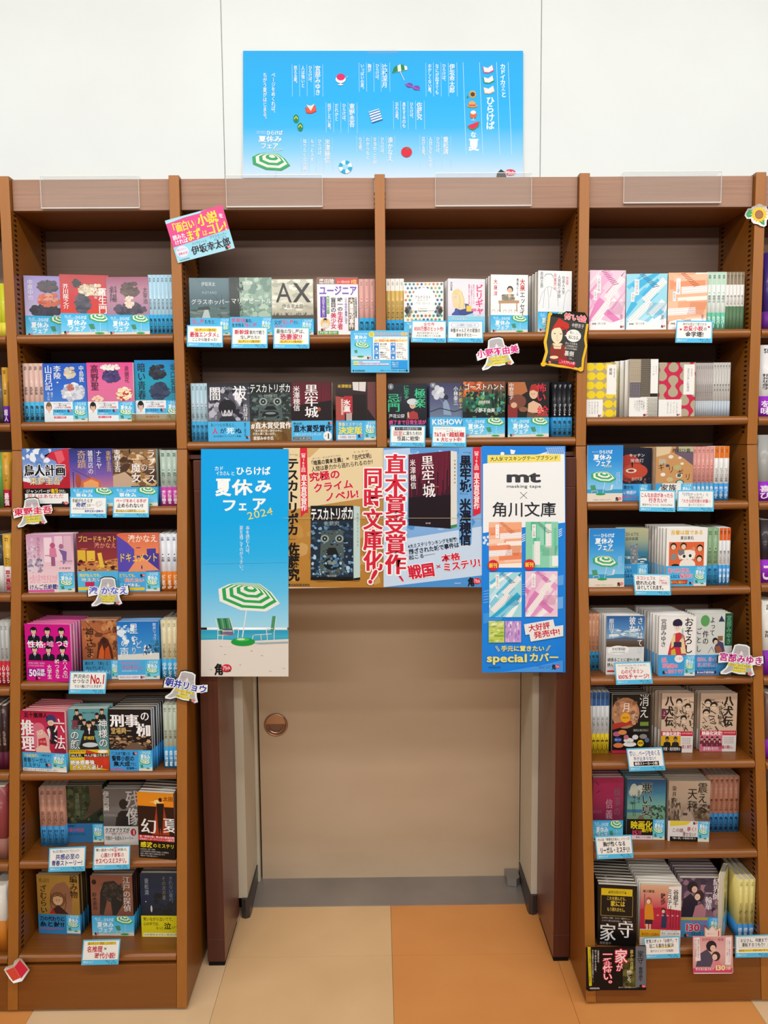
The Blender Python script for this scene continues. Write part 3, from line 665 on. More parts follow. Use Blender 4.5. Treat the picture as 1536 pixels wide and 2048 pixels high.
# ---- second shelf
def dogobi(x0, y0, x1, y1, n1, hair):
    W, H = x1-x0, y1-y0
    return lambda c: (c.r(x0, y0, x1, y1, 'e9edf0'), obi(c, x0+W*.66, y0, x1, y1, True), bust(c, x0+W*.11, y0+H*.03, W*.26, H*.95, hair, 'e0b79c', 'dfe6ea'),
        c.h(x0+W*.22, y0+H*.05, x0+W*.62, y0+H*.14, 'アニメ「文豪ストレイドッグス」', '444a50', 0), c.h(x0+W*.3, y0+H*.15, x0+W*.52, y0+H*.23, '× 角川文庫', '444a50', 0), c.h(x0+W*.24, y0+H*.24, x0+W*.62, y0+H*.34, 'コラボカバー6作発売!', 'c83a5a', 1),
        c.r(x0+W*.2, y0+H*.38, x0+W*.66, y0+H*.68, '4cb7e6'), c.h(x0+W*.22, y0+H*.4, x0+W*.5, y0+H*.54, n1, '1e3c78', 1), c.h(x0+W*.22, y0+H*.56, x0+W*.44, y0+H*.66, '上村祐翔さんより', 'eef4f8', 0), c.r(x0+W*.22, y0+H*.73, x0+W*.5, y0+H*.83, 'd8405e'), c.h(x0+W*.24, y0+H*.74, x0+W*.48, y0+H*.82, '文豪へ一言!感謝状', 'fff', 0), logo(c, x0+W*.53, y0+H*.42, W*.1))
spines('A2', 180, 180, 338, 628, 4, 'pink-beige paperback spine, in the row at the left end of the second shelf', 'dcb8ac', 475, '4cb2e2', '高野聖', '3a2c2c')
book('A2', (335, 180, 668, 628), 'royal blue paperback with white vertical title on the second shelf', n=3, dy=.014, short='royal blue paperback on the second shelf',
     front=lambda c: (c.g(335, 180, 668, 476, '1c55c0', '2a63c8', '3f7ad0'), c.ne(465, 330, 662, 474, 'd9dbe3 c4c8d6 eceef2 b0b6c8', 150, 28, 2), c.ne(500, 200, 585, 300, 'cfc4b4 e2d4bc b4a894', 72, 20, 3), c.ne(508, 336, 575, 395, 'c4766a b0645c', 30, 16, 4),
        c.v(350, 195, 406, 388, '山月記', 'e9eef7', 'm'), c.v(418, 198, 474, 352, '李陵・', 'e9eef7', 'm'), c.v(612, 198, 650, 325, '中島敦', 'e9eef7', 'm'), c.v(388, 400, 408, 465, '弟子・', 'dfe7f4', 0), c.v(362, 400, 382, 465, '名人伝', 'dfe7f4', 0)), band=474, bfront=dogobi(335, 474, 668, 628, '中島敦役の', '7a6248'), col='2a63c8')
book('A2', (672, 174, 1025, 628), 'hot pink paperback with a cream patch, centre of the second shelf', n=4, dy=.008, short='hot pink paperback on the second shelf', scol='e8d4da',
     front=lambda c: (c.g(672, 174, 1025, 472, 'e04a90', 'e06a9c', 'd8709c'), c.ne(890, 365, 1020, 474, 'efe0b8 e8d4a0 f4ecd0 c83a3a', 102, 22, 2), c.ne(790, 225, 930, 330, '4a3b72 5c4c88 382c5c', 90, 24, 3), c.ne(770, 190, 940, 232, 'e6dcd2 f2ece6 c8d0c0', 60, 18, 4, 1.6), c.ne(705, 430, 800, 474, 'e8b49a f0cdb8', 36, 16, 5),
        c.v(702, 190, 760, 388, '高野聖', '54203c', 'm'), c.v(962, 200, 996, 330, '泉鏡花', '7c2c50', 0)), band=474, bfront=dogobi(672, 474, 1025, 628, '泉鏡花役の', '1f1a1e'), col='e0709c')
book('A2', (1038, 155, 1392, 606), 'teal-blue paperback behind an amber acrylic tray on the second shelf', dy=.02, n=3, short='teal-blue paperback behind the amber tray',
     front=lambda c: (c.g(1038, 155, 1392, 455, '1384c8', '1a9ab8', '2a8aa8'), c.ne(1150, 320, 1310, 450, '34405c 2a3450 3e4a68', 108, 28, 2), c.ne(1150, 180, 1280, 300, '22242e 2c3040 343a4c', 78, 24, 3), c.v(1060, 175, 1120, 442, '暗い青春', '1c2a3a', 'm'), c.v(1312, 180, 1352, 400, '坂口安吾', '20384c', 0)), band=452, bfront=dogobi(1038, 452, 1392, 606, '坂口安吾役の', '1a1818'), col='1a8ab8')
z = SH['A2']; P = UY(*px('A2', 1010, 590), yf(z)+.005); Q = UY(*px('A2', 1362, 590), yf(z)+.005)
r = empty('acrylic_tray', (P[0], P[1], z)); tag(r, 'low amber acrylic tray in front of the teal-blue paperback on the second shelf', 'tray')
Wt = SX['b']-HW-.001-P[0]
MB().box(0, 0, .0002, Wt, .0018, .017).obj('front_lip', M_TRAY, r, bevel=.0004); MB().box(0, .0018, .0002, Wt, .012, .0016).obj('base', M_TRAY, r)
MB().box(0, -.0004, .017, Wt, .0022, .0182).obj('rim', M_ACE, r)
# ---- third shelf
book('A2', (172, 835, 532, 1275), 'paperback with red drapery over blue clouds and heavy black title, third shelf', row='b', n=2, dy=.012, t=.018,
     front=lambda c: (c.g(172, 835, 532, 1140, '3a6ec0', '8aa6d8', 'b0b8da'), c.n(172, 835, 400, 1100, 'e8eef8 c6d6ee 5a86cc dfe6f4', 50, 26, 3), c.p([(270, 835), (350, 900), (400, 860), (480, 840), (532, 835), (532, 1000), (480, 1060), (430, 930), (340, 890)], 'c8283c'), c.p([(172, 1080), (260, 1100), (350, 1090), (440, 1110), (532, 1000), (532, 1140), (172, 1140)], 'b4202e'), c.p([(420, 860), (480, 850), (500, 920), (450, 960)], 'e0606c'),
        c.h(182, 955, 502, 1042, '鳥人計画', '120e12', 'M', 'f2f2f6', .05), c.h(222, 1050, 462, 1108, '東野圭吾', 'eadcae', 1, '6a2028', .03)), band=1135, bcol='16110f', col='dfe2ea', scol='b8b2b0',
     bfront=bb(172, 1135, 532, 1275, '15110f', [('h', 190, 1142, 380, 1170, 'ジャンパーが', 'f2f2ee', 1), ('h', 382, 1138, 440, 1172, '毒殺', 'f0c828', 2), ('h', 442, 1142, 505, 1170, 'された。', 'f2f2ee', 1), ('r', 182, 1174, 515, 1250, 'f1f1ee'), ('h', 200, 1178, 480, 1210, '犯人はあなただ', 'd02a3c', 1)], lg=(460, 1240, 50)))
book('A2', (535, 835, 868, 1272), 'violet dusk paperback with a lit roof at its foot, middle of the third shelf', row='b', n=3, dy=.012, short='violet dusk paperback on the third shelf',
     front=lambda c: (c.g(535, 835, 868, 1128, '2a3274', '47449a', '7a5aa8', 'c0768c'), c.p([(620, 1128), (620, 1085), (700, 1048), (770, 1082), (770, 1128)], 'cf6a42'), c.p([(640, 1128), (640, 1092), (700, 1066), (755, 1090), (755, 1128)], 'e9a266'), c.e(600, 1080, 22, 55, 'a84e3c'), c.r(560, 1010, 566, 1128, '2a2440'), c.l(560, 990, 700, 1060, 3, '2a2440'),
        c.v(600, 848, 664, 985, '奇蹟', 'c6a284', 'm'), c.v(680, 848, 720, 1028, '雑貨店の', 'e4dce4', 'm'), c.v(742, 848, 786, 988, 'ナミヤ', 'e4dce4', 'm'), c.v(820, 852, 858, 1008, '東野圭吾', 'c8a06a', 'm'), c.l(672, 845, 672, 1030, 1.5, 'b8a8c0'), c.l(734, 845, 734, 1030, 1.5, 'b8a8c0')), band=1128, col='47449a')
book('A2', (868, 838, 1205, 1272), 'brown storm-cloud paperback with white vertical titles, third shelf', row='b', n=4, dy=.012, t=.012, short='brown storm-cloud paperback on the third shelf', scol='9db4ac',
     front=lambda c: (c.g(868, 838, 1205, 1128, '8a6a48', '5e4432', '3c281e'), c.n(868, 850, 1205, 1120, '9c7448 7a5636 4c3426 c09a70 6a4830 e0c8a4', 90, 34, 11, 1.3), c.p([(868, 1040), (960, 1010), (1040, 1080), (1000, 1128), (868, 1128)], 'c4a68c'), c.e(1002, 855, 6, 18, '2c2018'),
        c.v(882, 842, 930, 1012, '東野圭吾', 'f4f0ea', 'm'), c.v(1135, 842, 1195, 1092, 'ラプラス', 'f6f2ee', 'm'), c.v(1086, 945, 1134, 1008, 'の', 'f6f2ee', 0), c.v(1012, 945, 1082, 1090, '魔女', 'f6f2ee', 'm')), band=1126, col='5e4432')
spines('A2', 1232, 847, 1374, 1272, 3, 'sage green paperback spine with a magenta band, right end of the third shelf', 'b2c4b6', 1130, 'c63fa2', '夜明けの街で', '24302a', '手に汗握る', 'f4e4f0', row='b', dot='2a8a6a')
# ---- fourth shelf
def desk(x0, y0, x1, y1, cols, a):
    def f(c): c.g(x0, y0, x1, y1, *cols); c.n(x0, y0+(y1-y0)*.3, x1, y1, a, 70, (x1-x0)*.07, int(x0), 1.2)
    return f
book('A3', (208, 265, 560, 714), 'pale pink paperback with two faint figures in a classroom, fourth shelf', n=4, dy=.008, t=.011, short='pale pink classroom paperback on the fourth shelf', scol='c4a0b4', yaw=3,
     front=lambda c: (c.g(208, 265, 560, 714, 'c892b4', 'e6c0cc', 'efdcd8'), c.r(340, 290, 400, 480, 'efd6e0'), c.r(420, 280, 480, 470, 'e9cbd8'), c.r(490, 280, 548, 500, 'dcb4c4'), c.n(208, 450, 330, 560, '6a7a9c b4a4bc 9a8cae dcd0da', 34, 16, 5), c.n(208, 350, 280, 450, 'b49ac0 dcc4d8 9a86b0', 20, 14, 6),
        c.e(405, 352, 20, 22, 'b8557c'), c.p([(382, 372), (428, 372), (435, 440), (378, 440)], 'd87a9c'), c.r(390, 440, 420, 510, '9a5a80'), c.e(470, 360, 18, 20, 'a86a8a'), c.p([(450, 380), (510, 400), (505, 470), (480, 500), (475, 430)], '7a5a98'), c.r(345, 425, 430, 432, 'b08ca4'), c.r(460, 470, 550, 478, 'b08ca4'),
        c.v(286, 285, 314, 560, 'なにもかたりの烈火', '94607c', 0), c.v(240, 285, 264, 480, 'あの世界で', 'efe4ee', 0), c.h(445, 520, 535, 536, '汐見夏衛', '8a5a74', 0), c.h(218, 575, 432, 640, '七月八月で生きる力が', 'efa0bc', 1), c.h(218, 650, 435, 690, 'けんご氏絶賛!', '2a2a7c', 2, 'f4eaf0', .05), c.r(208, 692, 405, 710, 'd85a9c'), obi(c, 442, 558, 560, 712, True)), col='e0c0cc')
book('A3', (592, 260, 905, 708), 'maroon and yellow paperback with a classroom drawing, fourth shelf', n=3, dy=.012, short='maroon and yellow paperback on the fourth shelf',
     front=lambda c: (c.g(592, 260, 905, 548, '6c2434', '8a3238', '9a3a34'), c.r(598, 385, 660, 470, 'dcb43a'), c.r(668, 390, 732, 470, 'e4bc40'), c.p([(592, 500), (905, 450), (905, 548), (592, 548)], 'c4824a'), c.n(595, 455, 900, 545, '6c2434 e0b044 9a4a36 3c1a22', 60, 14, 8, 1.5), c.p([(750, 410), (782, 405), (800, 520), (768, 520)], 'e8c048'),
        c.h(606, 275, 902, 325, 'ブロードキャスト', 'e6b85c', 1), c.h(728, 328, 898, 372, '湊かなえ', 'dc8c74', 1), c.e(650, 375, 30, 4, 'dc6a5a')), band=548, bcol='56b8e6', col='7c2a36',
     bfront=bb(592, 548, 905, 708, '56b8e6', [('h', 605, 565, 790, 592, '何がなんでも、', 'f2d83a', 2), ('h', 622, 598, 780, 628, '叶えたい', 'f4f6f4', 2, '1a3c78', .04), ('r', 648, 630, 720, 665, 'c8285a'), ('r', 592, 670, 905, 695, 'e6c83a')]))
book('A3', (903, 260, 1222, 700), 'orange and violet street-scene paperback beside white spines, fourth shelf', n=2, dy=.012, t=.013,
     front=lambda c: (c.g(903, 260, 1222, 548, 'd86a4c', 'e88a5c', 'e07a5a'), c.p([(903, 270), (985, 330), (1035, 380), (1030, 548), (903, 548)], '5a4ab0'), c.p([(1035, 430), (1130, 420), (1130, 375), (1200, 372), (1200, 410), (1222, 410), (1222, 548), (1120, 548)], '4a3c9c'), c.p([(1060, 440), (1100, 440), (1222, 540), (980, 548)], 'e8946a'), c.e(1088, 515, 5, 16, '3c2c7c'), c.r(1050, 364, 1084, 370, '4a3470'),
        c.h(988, 268, 1215, 326, '湊かなえ', 'f4e4d4', 1), c.h(914, 405, 1214, 475, 'ドキュメント', 'f0d23a', 1)), band=548, bcol='4aa8e0', col='d8745a',
     bfront=bb(903, 548, 1222, 700, '4aa8e0', [('h', 912, 562, 1050, 590, 'どうしても、', 'f2d83a', 2), ('h', 952, 598, 1105, 628, '伝えたい', 'f0584c', 2, 'f4f4f4', .04), ('h', 912, 636, 1085, 662, 'ことがある。', 'f4f6f4', 2), ('r', 903, 668, 1105, 690, 'e6c83a')], sm=(1115, 550, 1220, 698), lg=(1072, 570, 40)))
spines('A3', 1228, 262, 1376, 690, 3, 'white and slate spine with an orange band, right end of the fourth shelf', 'dfe3ea', 545, 'e07820', '氷菓', '22304a', 'どこまでが', 'f8f0e0', dot='2a4a8c')
# ---- fifth shelf
def faces6(c):
    for j, yy in enumerate((985, 1140)):
        for i, xx in enumerate((250, 362, 475)): bust(c, xx+j*3, yy-j*8, 108, 122, '16141a', 'e4bfa4', '15161e', '2c3450')
book('A3', (178, 960, 545, 1422), 'magenta paperback with six suited figures, leaning out at the left of the fifth shelf', row='b', yaw=-7, dy=.001, n=7, t=.013, short='magenta paperback on the fifth shelf', scol='dc9cbc',
     front=lambda c: (c.r(178, 960, 545, 1422, 'd4128c'), faces6(c), c.h(195, 1095, 345, 1150, '性格:', 'f6f0f4', 2), c.h(352, 1092, 412, 1142, '嘘', 'f6d0e8', 0), c.h(430, 1085, 535, 1140, 'つき', 'f6f0f4', 2),
        c.v(478, 1235, 512, 1370, '六人の', 'f6f0f4', 1), c.v(412, 1240, 448, 1398, '嘘つきな', 'f6f0f4', 1), c.v(348, 1285, 384, 1402, '大学生', 'f6f0f4', 1), c.h(465, 1366, 515, 1390, '11.22', 'f6f0f4', 0), c.h(195, 1268, 335, 1284, '浜辺美波 赤楚衛二 佐野勇斗', 'f0c0e0', 0), c.h(195, 1290, 325, 1304, '山下美月 倉悠貴 西垣匠', 'f0c0e0', 0),
        c.r(190, 1322, 332, 1382, '8a1a98'), c.h(198, 1325, 262, 1382, '50', 'f8f4f8', 3), c.h(262, 1322, 328, 1350, '万部', 'f8f4f8', 2), c.h(262, 1352, 332, 1380, '突破!', 'f8f4f8', 2), logo(c, 250, 1390, 40)), col='d4128c')
book('A3', (632, 925, 905, 1352), 'burnt orange paperback with a dark hooded shape, middle of the fifth shelf', row='b', n=3, dy=.02, short='burnt orange paperback on the fifth shelf',
     front=lambda c: (c.g(632, 925, 905, 1212, 'a8623c', 'b0683e', '8a4a2c'), c.n(632, 925, 905, 1212, 'b87848 9a5634 c88a58 6c3c28', 50, 24, 9), c.p([(740, 1200), (752, 1120), (775, 1060), (800, 1042), (830, 1062), (858, 1130), (870, 1205)], '4a2418'), c.e(802, 1072, 18, 22, '3a1c14'), c.p([(752, 1200), (765, 1140), (785, 1100), (800, 1150), (795, 1205)], 'cc5a24'), c.p([(800, 1205), (808, 1130), (835, 1110), (852, 1205)], 'b84c1e'), c.ls([(660, 925), (720, 990), (780, 1030), (860, 1010)], 5, '6c3420'), c.v(660, 975, 722, 1195, '神さま', '241812', 'm'), c.v(868, 930, 905, 1190, '僕の', '2a1a14', 'm')), band=1210, bcol='3a86b0', col='9a5a38',
     bfront=bb(632, 1210, 905, 1352, '3f90ba', [('h', 648, 1222, 830, 1248, '思わず、「あ!」と', '16223c', 1), ('h', 655, 1256, 815, 1280, '叫んでしまう、', '16223c', 1), ('h', 640, 1285, 840, 1320, '美しいラスト!', 'e6e8ea', 1)], sm=(850, 1212, 905, 1350)))
book('A3', (903, 935, 1222, 1382), 'sky-blue paperback with white brush title and tiny group of people, fifth shelf', row='b', n=3, dy=.014, short='sky-blue brush-title paperback on the fifth shelf',
     front=lambda c: (c.g(903, 935, 1222, 1225, '1c70c4', '3088d0', '5aa4da'), c.n(903, 960, 1040, 1110, 'e8f0f8 bcd8f0 8abce6 dce8f4', 30, 20, 12), c.e(930, 1020, 30, 24, 'e0ecf6'), c.n(1160, 1080, 1222, 1180, '1a4a6c 2a6a84 3c84a4', 16, 16, 4), c.p([(903, 1190), (1222, 1175), (1222, 1228), (903, 1228)], 'd8dad4'), c.n(1100, 1110, 1170, 1195, '1c2438 e6e4e0 f4f2ee 303c5c', 34, 8, 5, .7),
        c.v(1000, 945, 1065, 1030, '星', 'e8eff6', 0), c.v(1010, 1040, 1062, 1100, 'や', 'e8eff6', 0), c.v(1042, 1075, 1090, 1145, 'ど', 'e8eff6', 0), c.v(1008, 1115, 1050, 1195, 'り', 'e8eff6', 0), c.v(930, 1065, 990, 1130, 'の', 'e8eff6', 0), c.v(920, 1130, 990, 1205, '声', 'e8eff6', 0), c.v(1178, 945, 1204, 1080, '朝井リョウ', 'dce8f4', 0)), band=1228, bcol='46a8e0', col='3088d0',
     bfront=bb(903, 1228, 1222, 1380, '4aace2', [('h', 918, 1240, 1090, 1262, 'お前は俺の味方だと、', 'e0609a', 0), ('h', 930, 1268, 1088, 1302, '大丈夫だよ', 'e04a84', 1), ('h', 930, 1306, 1050, 1320, '生きる力が湧いてくる', 'e8f2f8', 0), ('r', 903, 1345, 1110, 1380, 'ece8ec'), ('h', 912, 1352, 1060, 1370, '映画化決定の話題作', '7a4a6c', 0)], sm=(1112, 1230, 1220, 1378), lg=(1070, 1355, 36)))
spines('A3', 1238, 925, 1372, 1366, 3, 'cream paperback spine with a blue band, right end of the fifth shelf', 'd6c8a0', 1218, '3fa4d4', 'スイッチを押すとき', '3a3424', '必ず押したく', 'e4f2f8', row='b')
# ---- sixth shelf
book('A4', (132, 172, 492, 652), 'crimson comic-style paperback with huge white title, left of the sixth shelf', yaw=-8, dy=.001, n=7, t=.012, short='crimson comic-style paperback on the sixth shelf', scol='dc9a9c',
     front=lambda c: (c.g(132, 172, 492, 500, 'b01c3c', 'c83054', 'a82040'), c.p([(240, 480), (250, 340), (300, 300), (360, 380), (360, 500), (250, 500)], 'e0b0a8'), c.e(275, 310, 50, 45, 'd87088'), c.p([(340, 300), (400, 270), (430, 330), (420, 430), (370, 430)], '241e28'), c.e(380, 235, 42, 38, '3a3c6c'), c.e(378, 262, 26, 24, 'e6c4a8'), c.p([(345, 248), (362, 222), (400, 222), (414, 252), (385, 240)], '3a3c6c'), face(c, 374, 264, 18), c.e(285, 335, 28, 28, 'ecc6b0'), c.p([(248, 335), (262, 290), (300, 285), (325, 320), (300, 318), (270, 330)], 'd87088'), face(c, 284, 340, 20), c.p([(235, 360), (252, 330), (262, 380), (255, 470), (236, 470)], 'd87088'), c.p([(270, 395), (330, 380), (345, 480), (270, 490)], 'c02c50'), c.h(276, 405, 332, 425, '法律', 'e8b060', 0), c.p([(345, 320), (362, 300), (372, 340), (366, 400)], 'e8e4e4'), c.p([(372, 310), (378, 310), (382, 400), (372, 400)], '8a2038'), c.p([(250, 470), (290, 440), (350, 450), (372, 500), (250, 500)], 'e8c0b0'), c.p([(400, 430), (440, 420), (490, 440), (490, 500), (400, 500)], '8a1c38'),
        c.h(160, 185, 355, 225, '五十嵐律人', '2a1016', 2), c.v(132, 245, 235, 495, '推理', 'f2ecec', 'M'), c.v(400, 215, 490, 480, '六法', 'f2ecec', 'm')), band=502, bcol='46a8e0', col='c83054',
     bfront=bb(132, 502, 492, 652, '48aae0', [('h', 140, 515, 280, 540, '『法廷遊戯』', 'f0d860', 1), ('h', 285, 515, 370, 532, 'の著者が放つ', '1a3458', 0), ('h', 140, 545, 365, 585, '青春リーガル・', '12243c', 1), ('h', 140, 588, 280, 622, 'ミステリ', '12243c', 1), ('r', 132, 628, 492, 652, 'ecebe8'), ('h', 140, 632, 420, 648, '真夏のゼミ室で大学生が事件に挑む!', '3a3638', 0)], sm=(372, 504, 490, 628), lg=(318, 590, 46)))
def people(c, pts, s, coat='16161c'):
    for x, y in pts: bust(c, x, y, s, s*1.3, '1c1818', 'dcae8c', coat)
book('A4', (527, 145, 832, 606), 'teal paperback with a ring of suited figures and a yellow band, sixth shelf', n=3, dy=.014, short='teal paperback with a yellow band on the sixth shelf',
     front=lambda c: (c.r(527, 145, 832, 450, '5c9aa0'), people(c, [(598, 145), (790, 142), (625, 180), (752, 175), (652, 220), (722, 222)], 66), c.p([(640, 330), (720, 330), (760, 450), (600, 450)], '16161c'), bust(c, 688, 235, 90, 110, '1c1818', 'dcae8c', '14141a', 'f0f0ee'),
        c.v(552, 225, 612, 300, '裏', '7c2c3c', 1), c.v(540, 305, 610, 375, 'の', 'e6eaea', 1, '1a2a2e', .04), c.v(540, 375, 612, 445, '顔', 'e6eaea', 1, '1a2a2e', .04), c.v(758, 225, 828, 435, '神様の', 'e6eaea', 1, '1a2a2e', .04), c.h(645, 350, 725, 378, '藤崎翔', 'e0c040', 1), c.h(640, 168, 740, 180, '横溝正史ミステリ大賞受賞作', '22363c', 0), c.e(692, 415, 60, 18, 'c4d2d4')), band=452, bcol='dcb41e', col='5c9aa0',
     bfront=bb(527, 452, 832, 606, 'e2b81c', [('p', [(660, 452), (720, 470), (832, 500), (832, 606), (700, 580), (640, 520)], 'c83a1e'), ('h', 535, 455, 665, 470, '横溝賞受賞作', '5a3a10', 0), ('r', 535, 482, 826, 508, '16120e'), ('h', 538, 484, 824, 507, '100人中、99人が騙される!!!', 'f4f0e4', 1), ('h', 533, 530, 718, 564, '読後感最強', 'f8f4ec', 3, '1a1410', .05), ('h', 545, 566, 778, 602, 'どんでん返し!', 'f8f4ec', 3, '1a1410', .05), ('e', 808, 545, 22, 26, 'd83a28'), ('e', 785, 466, 38, 12, 'f4f2ea')]))
book('A4', (832, 152, 1165, 620), 'black paperback with big white title above a street at night, sixth shelf', dy=.004, n=8, t=.012, yaw=-3, short='black night-street paperback on the sixth shelf', scol='b8bcc4', dx=.0012,
     front=lambda c: (c.r(832, 152, 1165, 460, '121016'), c.n(835, 350, 1160, 460, '5a4434 a88058 2c2018 8a6a50 c8a880 3c2c24', 110, 15, 3, 1.5), c.p([(940, 460), (1000, 405), (1060, 405), (1100, 460)], '6c5444'),
        c.h(845, 190, 1072, 285, '刑事', 'f4f2f2', 'M'), c.h(1080, 165, 1155, 240, 'の', 'f4f2f2', 'm'), c.h(1048, 260, 1162, 355, '枷', 'f4f2f2', 'M'), c.h(848, 290, 1010, 340, '堂場瞬一', 'd8b46c', 1)), band=460, bcol='3f98d8', col='14121a',
     bfront=bb(832, 460, 1165, 620, '3f9cdc', [('h', 838, 475, 995, 502, '「これまで書いた', '0e1c34', 1), ('h', 848, 505, 1025, 545, '警察小説の', '0e1c34', 2), ('h', 860, 548, 990, 585, '集大成', '0e1c34', 3), ('h', 992, 555, 1045, 582, 'です」', '0e1c34', 1), ('h', 960, 590, 1042, 610, '堂場瞬一', '0e1c34', 1), ('h', 838, 598, 940, 612, '傑作警察小説', 'e04a8c', 1)], sm=(1058, 462, 1163, 618), lg=(1012, 480, 36)))
spines('A4', 1255, 115, 1375, 562, 3, 'grey-green paperback spine with a blue band, right end of the sixth shelf', 'b4bca8', 412, '3798d0', '砂の家', '2a2e26', '最後に待つ衝撃', 'e0eef6')
# ---- seventh shelf
spines('A4', 288, 755, 480, 1192, 4, 'salmon paperback spine with a blue band, row on the seventh shelf', 'c48e78', 1042, '3f8fc8', '水曜日は逃げた', '3c2420', '目にもとまらぬ', '16304a', row='b', yaw=3, dy=.07)
book('A4', (485, 738, 792, 1172), 'dark green paperback standing back in shade on the seventh shelf', row='b', n=3, t=.012, short='dark green paperback on the seventh shelf',
     front=lambda c: (c.g(485, 738, 792, 1020, '2a3a28', '38462e', '20281e'), c.n(485, 738, 792, 1020, '3c4a30 26301f 4c5a3a 5a5638 1c221a', 70, 26, 7), c.p([(690, 738), (792, 738), (792, 900), (640, 1000), (700, 860)], '5a4638'), c.v(580, 790, 615, 965, '消費期限', '7c8468', 0), c.v(630, 800, 665, 960, 'タイムの', '6c7458', 0), c.v(500, 755, 520, 900, 'ゴールデン', '8a906c', 0)), band=1025, bcol='2c6a9c', col='34402c',
     bfront=bb(485, 1025, 792, 1172, '2f6c9e', [('h', 498, 1035, 580, 1052, '青山美智子', '18304a', 1), ('h', 500, 1060, 640, 1088, '感動の物語', 'c0507c', 1), ('h', 500, 1095, 650, 1115, '今を生きる力になる', '18304a', 0)], sm=(708, 1030, 790, 1170)))
book('A4', (790, 765, 1105, 1192), 'grey photographic paperback with pale brush title, seventh shelf', row='b', n=3, t=.014, yaw=-2, short='grey photographic paperback on the seventh shelf',
     front=lambda c: (c.g(790, 765, 1105, 1050, '6a6462', '7a7470', '5c5654'), c.p([(880, 1050), (895, 960), (930, 930), (985, 930), (1010, 980), (1010, 1050)], '2a2626'), c.e(950, 880, 34, 40, '2c2827'), c.v(795, 780, 838, 935, '伊岡瞬', 'e2dcd6', 'm'), c.v(970, 775, 1078, 1040, '残像', 'd4ccc6', 'm'), c.h(795, 955, 905, 975, 'AFTERIMAGE', 'a8a09a', 0)), band=1050, bcol='dcdad4', col='6a6462',
     bfront=bb(790, 1050, 1105, 1192, 'dedcd8', [('h', 800, 1062, 990, 1098, 'クズオブクズが', '1c1a1a', 2), ('h', 850, 1102, 950, 1120, '登場します。', '1c1a1a', 0), ('h', 800, 1124, 1020, 1158, '究極の一気読みストーリー', '2a2422', 1), ('e', 1020, 1095, 22, 28, 'c02c34'), ('h', 1010, 1078, 1030, 1112, '1', 'f8f0f0', 2), ('r', 800, 1100, 985, 1103, 'c8283c')]))
book('A4', (1046, 800, 1378, 1300), 'orange sunset paperback with a standing silhouette, right front of the seventh shelf', row='b', yaw=-9, dy=.001, n=5, t=.014, short='orange sunset paperback on the seventh shelf', scol='5a3a30',
     front=lambda c: (c.g(1046, 800, 1378, 980, 'dc8a18', 'e88a1c', 'a83c14'), c.r(1046, 905, 1378, 1120, '2c140e'), c.p([(1160, 1120), (1200, 905), (1260, 905), (1300, 1120)], 'a03818'), c.e(1205, 872, 26, 16, 'fbe9b0'), c.e(1205, 872, 60, 5, 'f4c060'), c.e(1232, 852, 14, 16, '241410'), c.p([(1200, 880), (1262, 880), (1254, 955), (1244, 1060), (1238, 1130), (1226, 1060), (1218, 1130), (1208, 1060)], '1c100e'),
        c.h(1255, 825, 1375, 860, '太田愛', '4a2010', 1), c.h(1065, 1000, 1200, 1115, '幻', 'ecebea', 'm'), c.h(1245, 985, 1375, 1100, '夏', 'ecebea', 'm')), band=1125, bcol='1c120e', col='2c140e',
     bfront=bb(1046, 1118, 1378, 1310, '17100d', [('r', 1046, 1125, 1378, 1168, 'c42830'), ('h', 1056, 1128, 1370, 1145, '祝!『未明の砦』第26回大藪春彦賞受賞', 'f0e4e4', 1), ('h', 1056, 1148, 1370, 1164, '社会派エンターテインメントの旗手が放つ', 'f0e4e4', 1), ('h', 1060, 1178, 1160, 1220, '感涙', 'f0d81e', 2), ('h', 1162, 1185, 1370, 1218, 'のミステリー', 'f0d81e', 1)] +
        [('h', 1058, 1228+i*17, 1058+q, 1240+i*17, s_, 'cfcac4', 0) for i, (s_, q) in enumerate([('23年前の夏、失踪した親友。', 130), ('少女失踪事件の現場で再会した刑事は', 230), ('過去と現在の事件の真相を追う中で', 200), ('最後まで目が離せない─', 150)])]))
# ---- eighth shelf
book('A5', (277, 200, 612, 655), 'mustard paperback with a seated long-haired figure, left of the bottom shelf', yaw=-5, n=4, t=.012, short='mustard paperback on the bottom left shelf', scol='4a3c30',
     front=lambda c: (c.g(277, 200, 612, 505, 'b08a3c', 'b88a40', '9c7834'), c.p([(370, 500), (385, 320), (430, 270), (500, 250), (560, 330), (545, 500)], '9a6c50'), c.e(440, 390, 62, 60, '7a5234'), c.e(440, 392, 40, 42, 'd8b088'), face(c, 440, 396, 26), c.p([(400, 372), (440, 345), (482, 372), (460, 368), (440, 362), (420, 368)], '7a5234'), c.ls([(385, 340), (378, 420), (395, 470)], 5, '5a3820'), c.ls([(500, 340), (506, 420), (490, 470)], 5, '5a3820'), c.p([(390, 470), (440, 430), (490, 470), (520, 500), (370, 500)], '3a2420'), c.p([(370, 500), (395, 455), (420, 500)], 'a82c2c'),
        c.v(540, 200, 600, 375, '編み物', '1c1612', 'm'), c.v(298, 280, 352, 500, 'ざむらい', '1c1612', 'm'), c.h(295, 228, 380, 262, '横山起也', '6a5028', 0)), band=505, bcol='2f80b4', col='b08a3c',
     bfront=bb(277, 500, 612, 655, '3180b4', [('h', 290, 520, 488, 555, '刀の代わりに', '101820', 3), ('h', 288, 560, 486, 600, '糸と針!?', '101820', 3), ('h', 285, 606, 480, 622, '心温まる書き下ろし', 'c8408c', 1)], sm=(502, 500, 610, 645)))
